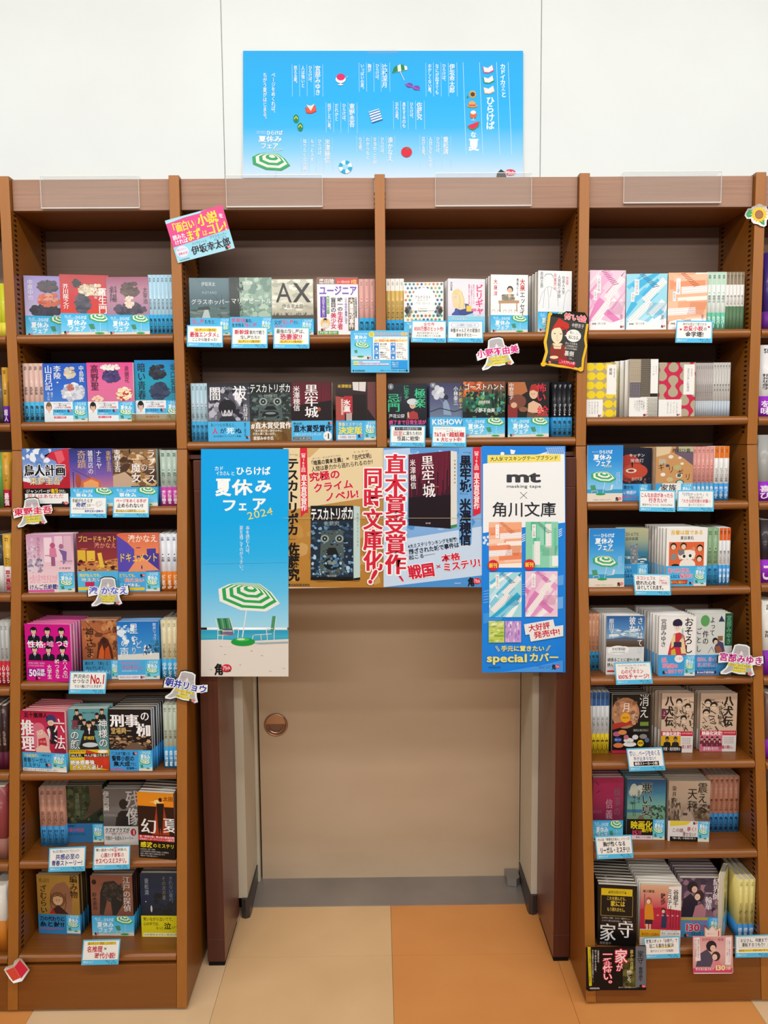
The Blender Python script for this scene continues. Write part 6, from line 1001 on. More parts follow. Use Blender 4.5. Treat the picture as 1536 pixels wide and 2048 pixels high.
book('D5', (527, 288, 842, 762), 'crimson paperback with a girl in an orange top, front of the bottom shelf right', n=10, t=.012, dy=.004, yaw=-5, short='orange-top girl paperback', scol='e4dcd4', dx=-.001,
     front=lambda c: (c.g(527, 288, 842, 640, 'dcb08c', 'c8485c', 'b02c44'), c.p([(527, 480), (700, 460), (842, 490), (842, 640), (527, 640)], 'b82440'), c.p([(745, 300), (842, 290), (842, 480), (735, 470)], 'ece8e2'), c.p([(565, 620), (560, 460), (580, 430), (620, 440), (630, 500), (635, 560), (600, 565)], 'd88a24'), c.r(566, 560, 625, 595, '2c2430'), c.r(575, 595, 590, 640, 'e4c0a4'), c.r(600, 595, 612, 640, 'e4c0a4'), c.e(592, 412, 24, 28, 'a85c4c'), c.e(590, 420, 15, 18, 'f0d0b4'), face(c, 590, 423, 11), c.p([(690, 620), (695, 520), (720, 500), (738, 540), (732, 620)], '2c3454'), c.e(706, 485, 17, 20, '2a2428'), c.e(706, 492, 12, 13, 'ecc8ac'), face(c, 706, 494, 9), [c.r(760+i*22, 480, 764+i*22, 620, '3a2430') for i in range(4)], c.r(555, 360, 563, 480, '8a5c5c'),
        c.v(780, 318, 820, 455, '谷根千', '1a1618', 1), c.v(735, 315, 772, 485, 'ミステリ', '1a1618', 1), c.v(683, 350, 722, 440, '散歩', '1a1618', 1), c.h(545, 328, 635, 350, '東川篤哉', '3a2c24', 1), c.h(650, 515, 830, 530, '★ ★ ★ ★ ★', 'e8a0b8', 0)), band=635, bcol='d8a41e', col='e0dcd4',
     bfront=bb(527, 632, 842, 762, 'e4e2dc', [('p', [(527, 640), (690, 620), (684, 690), (527, 700)], 'd8a41e'), ('h', 540, 662, 680, 684, '書店続々の話題作!', 'a8341c', 1), ('h', 695, 630, 830, 646, '食べ歩きで大人気、', '2c2826', 0), ('h', 695, 654, 832, 670, '東京・谷中の事件簿', '2c2826', 0)]))
book('D5', (838, 228, 1178, 698), 'dusky violet romance paperback with a couple, middle of the bottom shelf right', n=7, t=.012, yaw=-2, short='dusky violet romance paperback', scol='5a4c54',
     front=lambda c: (c.g(838, 228, 1178, 540, '3c3044', '5c485c', '8c6470'), c.n(838, 228, 1178, 540, '4c3c50 6c5464 8c6c7c a47c84 3a2c40', 60, 34, 6), c.p([(850, 540), (860, 400), (920, 350), (980, 420), (960, 540)], '2c2434'), c.p([(940, 540), (960, 450), (1010, 430), (1045, 480), (1040, 540)], 'b87c84'), c.e(935, 300, 42, 45, '221a24'), c.e(950, 318, 22, 26, 'e0b8a0'), face(c, 950, 320, 14), c.e(990, 370, 38, 44, '3a2428'), c.e(975, 378, 22, 26, 'ecc8b0'), face(c, 973, 380, 14), c.v(1095, 228, 1150, 400, '結界師', 'e8dce0', 'm'), c.v(1110, 408, 1140, 440, 'の', 'e8dce0', 0), c.v(1035, 320, 1090, 480, '一輪華', 'e8dce0', 'm')), band=538, bcol='4a94c4', col='5c485c',
     bfront=bb(838, 535, 1178, 700, '4c98c8', [('r', 850, 540, 1060, 560, 'c8a83c'), ('h', 862, 566, 1055, 584, '二人の和風恋物語', 'c43c74', 1), ('h', 876, 590, 1000, 648, '130', 'd82c4c', 3, 'f0e8e8', .04), ('h', 1000, 598, 1060, 645, '万部!', 'd82c4c', 2), ('h', 928, 656, 1010, 684, 'コミック', '2c2826', 1)], sm=(1070, 540, 1176, 690), lg=(875, 675, 40)))
spines('D5', 1298, 235, 1434, 678, 3, 'butter-yellow spine with a blue band, bottom shelf of the right bookcase', 'dccc7c', 570, '3c88c8', 'うちの父が運転をやめません', '3a3418', '運転はやめない', 'dceaf4', dy=.03)
book('D5', (1180, 205, 1288, 690), 'pale yellow paperback turned edge-on with a green figure, bottom shelf right', n=1, dy=.03, t=.012, yaw=58,
     front=lambda c: (c.r(1175, 205, 1320, 550, 'e4dca4'), c.v(1228, 260, 1262, 430, 'うちの', '2c2c24', 1), c.v(1190, 230, 1222, 330, '父が', '2c2c24', 1), c.v(1245, 440, 1262, 530, '垣谷美雨', '6a6444', 0), c.e(1215, 375, 10, 14, 'a86c5c'), c.p([(1205, 470), (1205, 400), (1225, 392), (1240, 430), (1238, 520), (1210, 520)], '3c6c4c')), band=540, bcol='3c88c8', col='e4dca4')
# ---- slivers of the neighbouring bookcases
def edge(key, px0, px1, ytop, ybot, label, col, band=None, bcol='c8242c', txt='', ink='3a2c14', btxt='', bink='f4f0ec', n=1, row=None, cover=None, dy=.02, topc=None):
    SH['I'] = SH[key]
    spines('I', px0, ytop, px1, ybot, n, label, col, band, bcol, txt, ink, btxt, bink, dy=dy, topcol=topc)
edge('L1', -24, 12, 567, 665, 'lime yellow book sliver at the left edge, top shelf, row', 'd8d838', 640, 'f0e04c', n=3)
edge('L2', -4, 5, 750, 840, 'dark grey book sliver at the left edge, second shelf', '5a5654', 820, '3a3634')
edge('L2', 5, 15, 735, 840, 'gold spine with a purple band at the left edge, second shelf', 'd8a03c', 808, '6a2c9c', '暗黒', '4a3010', '超人', 'ecdff4')
edge('L3', -7, 5, 905, 1012, 'green spine at the left edge, third shelf', '5c9a4c')
edge('L3', 5, 18, 905, 1012, 'gold spine with a crimson band at the left edge, third shelf', 'd09a34', 978, 'b01c34', 'コーチ', '4a3010', '最強', 'f4e8ea')
edge('L4', -7, 7, 1070, 1182, 'black book with white band at the left edge, fourth shelf', '24282a', 1130, 'd8d4d2')
edge('L4', 7, 22, 1070, 1182, 'yellow spine with a white prize band at the left edge, fourth shelf', 'd8a83c', 1132, 'ecdcdc', '熱れた', '4a3010', '直木賞受賞', 'b02030', n=1)
edge('L5', -8, 18, 1246, 1370, 'grey spine with a red band at the left edge, fifth shelf, row', 'b4b4b0', 1322, 'c42834', 'からの冬', '3a3a38', '心から', 'f4ecec', n=3)
edge('L6', -8, 14, 1412, 1540, 'maroon and black spine at the left edge, sixth shelf, row', '3a2422', 1505, '5c1c34', '乱歩傑作集', 'a89484', n=2)
edge('L7', -14, 12, 1575, 1722, 'dark book with red patches at the left edge, seventh shelf', '8c3a3c', 1680, '9c6a5c')
edge('L8', -14, 12, 1772, 1908, 'white and orange book at the left edge, bottom shelf', 'd8d0c4', 1845, 'c87a24')
edge('R1', 1529, 1548, 505, 655, 'deep purple starry book at the right edge, top shelf', '3c2470', 620, '6a2c8c')
edge('R2', 1519, 1548, 690, 830, 'white book with a purple band at the right edge, second shelf', 'e8e6e4', 790, '9a2cc0', '精神現象学', '2c2a2c', 'を味', 'f4e8f8')
edge('R3', 1517, 1548, 870, 1000, 'grey stone-texture book with a purple band at the right edge, third shelf', 'a0a09c', 962, '9a2cc0', '', '3c3c3c', '喜び', 'f4e8f8')
edge('R4', 1521, 1548, 1040, 1166, 'black book with white foot and purple band at the right edge, fourth shelf', '2c2026', 1120, '9a2cc0', '', 'dcd8d4', 'こ', 'f4e8f8')
edge('R5', 1524, 1552, 1200, 1350, 'pale book with large black characters at the right edge, fifth shelf', 'dcd8d0', 1300, '8a2cb0', '知能', '1c1a1c')
edge('R6', 1531, 1552, 1388, 1520, 'dark portrait book at the right edge, sixth shelf', '6c5048', 1480, '8a2cb0')
# ------------------------------------------------------------------ flat printed things: cards, cut-outs, posters
def UYv(P, Y):
    d = RT[None]*((P[:, 0:1]-768)/F) + UP[None]*((1024-P[:, 1:2])/F) + _f[None]
    return CAM[None] + d*(Y/d[:, 1:2])
def flat(name, label, cat, crop, pts, draw, Y=None, body='f4f4f2', thick=.0008, group=None, mat=None, uv=None, edge=None, off=.0045, res=2):
    """a card or poster: outline pts in crop coordinates, cut from a sheet standing in the plane Y; uv=(w,h) lets draw() use card coordinates"""
    pp = [px(crop, *q) for q in pts]
    if Y is None: Y = yf(float(UY(pp[0][0], max(q[1] for q in pp), 1.9)[2]))-off
    ctr = UYv(np.array([[sum(q[0] for q in pp)/len(pp), sum(q[1] for q in pp)/len(pp)]]), Y)[0]
    ox, oy, s = CROPS[crop]
    if uv:
        W, H = uv; A_, B_, C_, D_ = [np.array(q) for q in pp[:4]]
        def m(P):
            u = P[:, 0:1]/W; v = P[:, 1:2]/H
            return A_*(1-u)*(1-v)+B_*u*(1-v)+C_*u*v+D_*(1-u)*v
    else:
        def m(P): return np.stack([ox+P[:, 0]/s, oy+P[:, 1]/s], 1)
    def fm(P, z): q = UYv(m(P), Y)-ctr; q[:, 1] = -DZ*z; return q
    c = Canvas(fm, res)
    base = UYv(np.array(pp), Y)-ctr; n = len(base); tt = np.array(tessellate_polygon([[Vector((q[0], q[2], 0)) for q in base]]))
    V = np.concatenate([base*[1, 0, 1], base*[1, 0, 1]+[0, thick, 0]]); T = [tuple(t) for t in tt]+[tuple(t+n) for t in tt]
    for i in range(n): j = (i+1) % n; T += [(i, j, n+j), (i, n+j, n+i)]
    c.solid(V, T, [C(body)]*(2*n))
    draw(c)
    o = link(name, c.data(name, mat or M_CARD)); o.location = ctr; tag(o, label, cat, group); return o
BL = '62c8f4'
def pop(crop, q, lines, label, foot='「夏の一冊」', extra=None):
    def d(c):
        c.r(0, 0, 100, 62, '5ac4f2'); c.r(3, 3.5, 97, 49.5, 'f6f7f4'); c.h(5, 52, 32, 58, '夏休みフェア', 'e4f6fc', 1); c.h(60, 51.5, 95, 55.5, foot, '16202c', 0); c.h(72, 56.5, 94, 60, '著・角川文庫', '16202c', 0)
        if extra: extra(c)
        for it in lines: c.h(*it)
    flat('shelf_card', label, 'card', crop, q, d, uv=(100, 62), group=None)
R_, K_, B_ = 'c8283c', '1c1c24', '2a4aa8'
YH = lambda c, x0, y0, x1, y1: c.r(x0, y0, x1, y1, 'f4d84a')
pop('B1', [(86, 965), (344, 966), (342, 1123), (84, 1120)], [(24, 10, 80, 18, '殺し屋シリーズ第1作目!', '6a5010', 1), (8, 19, 82, 34, '最強エンタメ', 'd02a50', 2), (83, 24, 92, 34, 'は、', K_, 1), (14, 36, 84, 46, 'ここから始まった!', K_, 1)], 'white and blue handwritten card under the teal-grey sea-cover paperback', extra=lambda c: YH(c, 20, 9, 82, 18))
pop('B1', [(405, 978), (663, 978), (661, 1130), (403, 1130)], [(8, 8, 48, 22, '新幹線', 'd02a50', 2), (49, 10, 92, 22, '車内で戦う', K_, 1), (24, 25, 78, 36, '殺し屋たち!?', K_, 1), (20, 39, 78, 46, '殺し屋シリーズ第2作目!', '6a3010', 1)], 'white and blue handwritten card under the misty green paperback', extra=lambda c: YH(c, 17, 38, 81, 47))
pop('B1', [(703, 978), (962, 980), (960, 1132), (702, 1132)], [(8, 6, 92, 19, '最強の殺し屋は、', K_, 1), (18, 20, 80, 37, '恐妻家!?', 'd02a50', 2), (20, 39, 78, 46, '殺し屋シリーズ第3作目!', '6a3010', 1)], 'white and blue handwritten card under the paperback with giant Latin letters', extra=lambda c: YH(c, 17, 38, 81, 47))
pop('C1', [(222, 908), (464, 913), (462, 1066), (216, 1063)], [(34, 6, 66, 16, '全世界', 'd02a50', 1), (8, 17, 92, 30, '8500万部のヒット作!', 'd02a50', 2), (16, 32, 78, 39, '自分の旅を続けることの', K_, 0), (14, 40, 84, 47, '大切さを教えてくれる1冊', K_, 0)], 'white and blue handwritten card under the tile-pattern paperback')
pop('C1', [(473, 911), (720, 911), (720, 1066), (470, 1064)], [(20, 9, 80, 17, '一人の教師との出会いが!', '3a6ac0', 0), (8, 22, 92, 34, '金髪ギャルとその家族の', K_, 1), (24, 36, 84, 46, '運命を変えた──', K_, 1)], 'white and blue handwritten card under the fair-haired girl paperback', extra=lambda c: (c.ls([(13, 7), (85, 7), (88, 13), (85, 19), (54, 19), (50, 23), (47, 19), (13, 19), (10, 13), (13, 7)], .8, '3a6ac0')))
pop('C2', [(72, 386), (318, 388), (315, 537), (68, 535)], [(16, 6.5, 86, 12.5, 'ホラー界の風雲児が描く!', 'f4f4f4', 0), (11, 17, 34, 29, '因習', 'c8283c', 1), (36, 17, 90, 29, 'に満ちた村の', K_, 1), (20, 31, 84, 45, '怪異に戦慄!', K_, 1)], 'white and blue card under the black paperback with green title', extra=lambda c: (c.r(13, 5, 89, 14, '1c1c24'), c.ls([(10, 16), (35, 16), (35, 30), (10, 30), (10, 16)], .8, 'c8283c')))
pop('C2', [(366, 388), (604, 390), (602, 537), (360, 535)], [(8, 6, 62, 13, 'ラストでゾクゾクしたい', K_, 0), (40, 13, 86, 19, '人にオススメ!', K_, 0), (6, 20, 40, 32, 'TikTok', 'd02a3c', 3), (41, 21, 49, 31, 'で', K_, 1), (50, 19, 94, 33, '超話題', 'd02a3c', 3), (14, 36, 21, 44, '&', K_, 1), (26, 34, 86, 47, '大ヒット中!', 'd02a3c', 3)], 'white and blue card under the slate blue balloon paperback')
pop('D1', [(808, 1198), (1096, 1200), (1091, 1375), (798, 1374)], [(18, 6, 84, 14, '時代を超えて愛される', K_, 0), (20, 15, 74, 29, '恋愛小説', 'd02a50', 2), (75, 18, 85, 28, 'の', K_, 1), (26, 31, 76, 46, '金字塔!', K_, 2)], 'white and blue handwritten card with red hearts on the right bookcase top shelf', extra=lambda c: [(c.e(x-1.4, y, 1.9, 1.9, 'd02a50', 10), c.e(x+1.4, y, 1.9, 1.9, 'd02a50', 10), c.p([(x-3.2, y+.6), (x+3.2, y+.6), (x, y+4.6)], 'd02a50')) for x, y in ((13, 24), (90, 17))])
pop('D2', [(511, 1193), (800, 1198), (798, 1368), (512, 1363)], [(4, 8, 94, 21, 'こんなお店があったら', 'd02a50', 2), (26, 22, 76, 36, '行きたい!!', 'd02a50', 2), (8, 39, 92, 46, '真夜中のビストロ、今日もOPEN!', K_, 0)], 'white and blue card with red lettering under the navy red-table paperback')
pop('D2', [(817, 1195), (1106, 1196), (1104, 1365), (812, 1363)], [(10, 6, 34, 17, '「小さな', B_, 1), (34, 8, 86, 17, 'がっかり」と', K_, 0), (32, 18, 70, 25, '現実に詰める', K_, 0), (8, 26, 84, 37, '「大きな疲労感の余韻', 'd02a3c', 1), (85, 28, 92, 36, 'に', K_, 0), (30, 39, 74, 47, '浸ってください!', K_, 0)], 'white and blue card with mixed blue and red writing under the tan tabletop paperback')
pop('D3', [(462, 467), (761, 471), (765, 639), (476, 638)], [(8, 6, 52, 18, 'ネコシェフ', 'd02a50', 1), (53, 8, 62, 18, 'が、', K_, 1), (6, 20, 60, 32, '疲れた心を', K_, 2), (8, 33, 84, 46, 'ほぐしてくれます。', K_, 2), (70, 16, 90, 22, '温かい', 'd02a50', 0), (74, 23, 90, 29, '物語', 'd02a50', 0)], 'white and blue card with bold black handwriting on the fourth shelf right', extra=lambda c: c.ls([(70, 12), (75, 7), (86, 7), (93, 12), (93, 28), (88, 32), (74, 32), (68, 26), (70, 12)], .6, 'd87a90'))
pop('D3', [(313, 1175), (602, 1166), (620, 1342), (328, 1352)], [(10, 6, 88, 12, 'もうダメだぁぁもう走ったぁときに', K_, 0), (28, 13, 66, 19, '読んで欲しい〈', K_, 0), (16, 20, 78, 32, '心のビタミン', 'd02a50', 2), (6, 33, 92, 47, '100%チャージ!', 'd02a50', 2)], 'tilted white and blue card with red writing below the blue-sky landscape paperback')
pop('D4', [(408, 545), (694, 534), (720, 718), (432, 728)], [(7, 7, 92, 22, '怖い…ページをめくる', B_, 1), (16, 23, 78, 34, '手が止まらない!', B_, 1), (18, 38, 82, 46, '最恐ストーカー小説!', 'f4f4f4', 2)], 'white and blue card with blue writing below the copper moon paperback', extra=lambda c: (c.r(15, 36.5, 85, 48, '141416')))
pop('D4', [(158, 1243), (450, 1231), (466, 1415), (176, 1428)], [(6, 6, 94, 14, '!大人気「検事佐方貞人」シリーズ!', K_, 1), (20, 16, 82, 29, '胸が熱くなる', K_, 2), (10, 31, 92, 47, 'リーガル・ミステリ!', K_, 3)], 'white and blue card with heavy black writing, seventh shelf right')
pop('D5', [(546, 697), (832, 685), (838, 858), (560, 868)], [(6, 6, 94, 17, '散策スポット「谷根千」で', K_, 1), (14, 19, 84, 31, '起こる事件を解決!', K_, 1), (16, 36, 82, 44, '爽やかミステリ短編集!', K_, 0)], 'white and blue card below the orange-top girl paperback', extra=lambda c: YH(c, 38, 28, 76, 31.5))
pop('D5', [(1276, 682), (1556, 672), (1560, 852), (1276, 857)], [(14, 9, 90, 20, 'お父さん、何歳まで', K_, 1), (18, 21, 84, 32, '運転するつもり?', K_, 1), (10, 40, 94, 45, '高齢者ドライバー問題を家族で考える', '6a4a10', 0)], 'white and blue card at the bottom right below the butter-yellow spines', extra=lambda c: (YH(c, 9, 39, 95, 46), c.ls([(12, 6), (90, 6), (93, 20), (90, 34), (12, 34), (9, 20), (12, 6)], .6, '9a9a9a')))
pop('A2', [(537, 1203), (822, 1204), (818, 1366), (536, 1365)], [(6, 6, 62, 18, '手紙がもたらす', K_, 1), (16, 18, 44, 30, '奇蹟', B_, 2), (45, 20, 68, 29, 'とは──', K_, 1), (8, 32, 66, 38, '大切な人に伝えたいもの', K_, 0), (40, 39, 92, 46, '東野圭吾の感動作!', B_, 1)], 'white and blue card with a sketched letter below the violet dusk paperback', extra=lambda c: (c.ls([(72, 15), (84, 12), (88, 22), (76, 26), (72, 15)], .6, '7a7a84'), c.ls([(70, 20), (80, 16), (84, 26), (74, 30), (70, 20)], .6, '7a7a84')))
pop('A2', [(868, 1202), (1146, 1204), (1143, 1362), (866, 1362)], [(8, 7, 92, 18, 'ページをめくる手が', 'd02a50', 2), (12, 20, 84, 33, '止められない!!', K_, 2), (8, 38, 90, 46, '読み始めの没頭時間とスリル!', '9a6a10', 1)], 'white and blue card with red and black writing below the brown storm-cloud paperback', extra=lambda c: YH(c, 8, 43, 90, 47))
pop('A3', [(537, 1316), (824, 1316), (809, 1488), (527, 1488)], [(10, 8, 54, 20, '芦沢央の', K_, 1), (8, 21, 54, 33, 'せつなさ', K_, 1), (56, 8, 94, 34, 'No.1', 'c41c2c', 2), (14, 37, 88, 46, 'ラスト胸にグリときます!', K_, 1)], 'white and blue card with a large red number one, fifth shelf left')
pop('A4', [(378, 1214), (660, 1200), (652, 1382+8), (371, 1398)], [(10, 6, 84, 14, '休心気が集められたプロジェクト', K_, 0), (18, 17, 84, 31, '共感必至の', '2a4a9a', 2), (8, 33, 92, 47, '青春ストーリー!', '24408c', 2)], 'white and blue card with dark blue writing, seventh shelf left')
pop('A4', [(721, 1201), (1000, 1193), (996, 1375), (712, 1383)], [(6, 6, 50, 14, '暗い過去への', K_, 1), (52, 5, 68, 15, '復讐', 'f4e8ea', 2), (70, 6, 94, 14, 'を描いた。', K_, 1), (20, 18, 84, 30, '心震わす衝撃の', 'c8283c', 1), (6, 32, 96, 46, 'サスペンスミステリ。', 'c41c2c', 3)], 'white and blue card with crimson writing and a brush blot, seventh shelf left', extra=lambda c: c.e(60, 10, 10, 6, 'a82438', 9))
pop('A5', [(640, 690), (926, 683), (909, 879), (623, 885)], [(14, 6, 90, 13, '着を揺るがす捜謎に立ち向かえ!', '7a5a10', 1), (12, 16, 54, 31, '名推理', 'c8283c', 2), (56, 17, 66, 28, '×', K_, 0), (34, 32, 90, 47, '時代小説!', 'c8283c', 2)], 'white and blue card with red writing at the foot of the left bookcase', extra=lambda c: YH(c, 12, 6, 88, 13.5))
# author-name cut-outs: a jacket-like grey mountain with a dark rim
def mount(crop, cx, cy, s, deg, name, col, label, sub, small='', Y=None):
    body = [(-28, -48), (-14, -54), (14, -54), (27, -48), (30, -26), (34, -10), (78, -22), (82, 4), (44, 16), (48, 30), (56, 48), (44, 54), (28, 50), (0, 52), (-26, 48), (-44, 58), (-64, 60), (-66, 52), (-50, 36), (-40, 14), (-78, 22), (-80, -4), (-38, -12), (-32, -28)]
    a = math.radians(deg); R2 = lambda x, y: (cx+(x*math.cos(a)+y*math.sin(a))*s, cy+(-x*math.sin(a)+y*math.cos(a))*s)
    grow = lambda k: [R2(x*(1+k/80), y*(1+k/58)) for x, y in body]
    def d(c):
        c.p(grow(0), 'f0f1f0')
        c.p([R2(x, y) for x, y in [(-24, -46), (-12, -49), (12, -49), (23, -44), (26, -22), (36, 10), (42, 34), (50, 46), (26, 44), (0, 47), (-26, 43), (-46, 53), (-58, 54), (-42, 34), (-34, 8), (-28, -20)]], 'b4b6b8')
        for k in (-1, 0, 1): c.p([R2(x+k*16, y) for x, y in [(-3, -6), (3, -6), (7, 44), (-7, 44)]], 'd4d5d8')
        c.p([R2(x, y) for x, y in [(0, -34), (8, -16), (4, -20), (0, -14), (-4, -20), (-8, -16)]], 'e6e7ea')
        c.rot(deg, cx, cy)
        c.h(cx-22*s, cy-34*s, cx+24*s, cy-27*s, small or 'ひらけば夏', 'e06a8c', 0)
        c.h(cx-76*s, cy-17*s, cx+79*s, cy+12*s, name, col, 3, 'f6f6f6', .08)
        for i, t_ in enumerate(sub):
            w_ = 3.6*len(t_); c.r(cx-w_*s, cy+(17+i*10)*s, cx+w_*s, cy+(25+i*10)*s, 'ecdc3c'); c.h(cx-(w_-1)*s, cy+(18+i*10)*s, cx+(w_-1)*s, cy+(24.5+i*10)*s, t_, '2c2a20', 0)
        logo(c, cx+22*s, cy+44*s, 22*s); c.rot()
    flat('author_tag', label, 'tag', crop, grow(4), d, Y=Y, body='15171c')
mount('A3', 250, 88, 1.9, 5, '東野圭吾', 'd82450', 'grey mountain-shaped name tag with crimson characters on the left bookcase edge', ['犯人が事件を推理する', '前代未聞の衝撃の', 'スポーツミステリ!'], '鳥人計画')
mount('A3', 830, 700, 1.95, 0, '湊 かなえ', '5a6ad0', 'grey mountain-shaped name tag with violet-blue characters under the maroon and yellow paperback', ['この息苦しい時代に', '湊かなえが問う', '高校部活小説!'], 'ドキュメント')
mount('P4', 5, 870, 2.05, -12, '朝井リョウ', '2a3cac', 'tilted grey mountain-shaped name tag with royal blue characters on the upright beside the beach poster', ['ある一家が「家族」を', '卒業する', '感動ストーリー!'], '星やどりの声')
mount('C1', 820, 1132, 1.88, 8, '小野不由美', 'd82c84', 'grey mountain-shaped name tag with pink characters on the bridge right bay', ['多くのファンに熱烈な', '支持を受けている', 'ミステリ&ホラーの大傑作!'], 'ゴーストハント')
mount('D3', 1318, 1150, 2.25, -7, '宮部みゆき', 'c0288c', 'grey mountain-shaped name tag with purple-pink characters on the right bookcase upright', ['ご長寿の、変わり百物語。', '宮部みゆきの', 'ライフワーク!'], 'よって件のごとし')
# tilted two-colour card on the upright
def isaka(c):
    c.g(0, 0, 100, 72, 'b4e2ec', '8cd0e6', 'a8dcea'); c.p([(0, 6), (72, -0.0), (100, 0), (100, 40), (0, 46)], 'e0508e'); c.r(0, 0, 62, 3.2, 'a8dcec')
    c.h(3, 8, 46, 24, '「面白い', 'f4e23c', 'M'); c.h(47, 8, 52, 24, '」', 'f4e23c', 0); c.h(52, 5, 87, 24, '小説', 'f4e23c', 'M'); c.h(89, 12, 97, 20, 'を', 'fbeef4', 2); c.h(4, 27, 26, 35, '読みた', 'fbeef4', 2); c.h(5, 35.5, 28, 43.5, 'ければ', 'fbeef4', 2)
    c.h(27, 25, 53, 43, 'まず', 'f4e23c', 'M'); c.h(54, 31, 63, 41, 'は', 'f4e23c', 'm'); c.h(63, 23, 97, 42, 'コレ!', 'f4e23c', 'M')
    c.h(32, 46, 58, 51, 'マリアビートル', '4c6470', 0); c.h(64, 43, 94, 48, 'グラスホッパー', '4c6470', 0); c.h(70, 48, 92, 53, 'AX アックス', '4c6470', 0); c.h(28, 52, 96, 66, '伊坂幸太郎', '3c3c46', 'M'); c.e(13, 56, 11, 9.5, 'dce4f2'); c.h(5, 50, 21, 54, '騙されたい', 'd8688c', 0); c.h(5, 57, 22, 61, '感動必至!', 'd83c68', 1); logo(c, 84, 66, 10); c.h(4, 67.5, 22, 70, 'KADOKAWA', '2c4c6c', 1)
flat('promotion_card', 'tilted pink and pale blue card on the upright left of the bridge', 'card', 'E6', [(228, 318), (1108, 76), (1303, 738), (430, 968)], isaka, uv=(100, 72), off=.004)
def camp(c):
    c.r(0, 0, 120, 87, '5cc0f0'); c.g(0, 0, 42, 58, '4ab4ec', '6cc8f2', 'a4def4'); c.p([(1, 55), (42, 53), (42, 60), (1, 60)], 'e8e0d4'); c.h(7, 5, 35, 9, 'カドイカひらけば', 'eef8fb', 1); c.h(8, 10, 34, 18, '夏休み', 'f2fafa', 2); c.h(10, 19, 32, 26, 'フェア', 'f2fafa', 2); canopy(c, 8, 24, 40, 37); c.p([(7, 41), (13, 40), (14, 46), (9, 47)], '4a9270'); c.e(20, 54, 7, 2, '35a352'); logo(c, 33, 55, 8)
    c.e(43, 8, 6, 6, 'e6e05c'); c.h(39.5, 4.5, 46.5, 7.5, '豪華な', '6a7c3c', 0); c.h(40, 8, 46, 11.5, '賞品!', '6a7c3c', 0)
    c.h(49, 4.5, 103, 10.5, 'プレゼントキャンペーン', 'f0602c', 3, 'fbe9c8', .05); c.h(103.5, 4.5, 117, 10.5, '開催中', 'f2b42c', 3, 'fbe9c8', .05); c.r(46, 13, 117, 61, 'f2f4f2'); c.h(49, 15, 113, 17, '帯についている応募券を集めてハガキに貼ってご応募ください', '5a7c9c', 0); c.r(48, 18, 116, 24, 'f4ecb0'); c.h(49, 19.5, 56, 23.5, '抽選で', 'd87a2c', 1); c.h(57, 18.5, 70, 23.5, '1500', 'f0702c', 3); c.h(71, 19, 116, 23.5, '名様に豪華賞品をプレゼント!', 'e8622c', 2)
    for i, (x, y, a, l1, l2, l3, nn) in enumerate(((48, 25.5, 'A賞', '角川文庫', 'オリジナル', 'トートバッグ', '500名'), (82, 25.5, 'B賞', 'カドイカさん', 'オリジナル', 'ビーチサンダル', '200名'), (48, 43, 'C賞', '図書カード', 'NEXT', '2,000円分', '270名'), (82, 43, 'D賞', '角川文庫ブレンド', 'コーヒーバッグ', 'セット', '30名'))):
        c.r(x, y, x+10, y+16.5, '3a8cdc'); c.h(x+1, y+1.5, x+9, y+6, a, 'f4f8fa', 1); c.r(x+3, y+11, x+7, y+15, 'd8ecf8'); c.h(x+12, y+1, x+26, y+4.5, l1, '2c3c4c', 1); c.h(x+12, y+5.5, x+24, y+9, l2, '2c3c4c', 1); c.h(x+12, y+10, x+28, y+13.5, l3, '2c3c4c', 1); c.h(x+24, y+14, x+32, y+16.5, nn, 'e0607c', 1)
    c.r(5, 63.5, 60, 67, 'dce4f4'); c.r(5, 63.5, 15, 67, 'e8e26c'); c.h(17, 63.8, 24, 66.8, '第1弾', 'c83a7c', 1); c.r(5, 68, 78, 71.5, 'e4d8ec'); c.r(5, 68, 15, 71.5, 'e8e26c'); c.h(18, 68.2, 74, 71, '応募締切・詳しくは帯をご覧ください', '9c6aa8', 0); c.r(83, 62.5, 116, 79, '2a9ae4'); c.h(85, 65, 98, 68, '詳しくは', 'f4f4c8', 1); c.h(85, 69, 98, 72, '特設サイト', 'f4f4c8', 1); c.h(85, 73, 98, 76, 'をご覧ください', 'f4f4c8', 0)
    c.h(8, 81.5, 29, 84.5, 'KADOKAWA', '14203c', 2); c.e(5, 83, 1.4, 1.7, '14203c'); c.h(60, 81.5, 96, 84, '※写真はイメージです。発行:株式会社', '1c3c5c', 0); c.h(98, 81.5, 112, 84.5, '角川文庫', '14203c', 0); c.h(112.5, 80.5, 117, 85, '角', '14203c', 4)
flat('promotion_card', 'sky-blue gift campaign card across the middle upright of the bridge bookcase', 'card', 'E5', [(112, 112), (1312, 108), (1316, 974), (124, 974)], camp, uv=(120, 87), off=.0045)
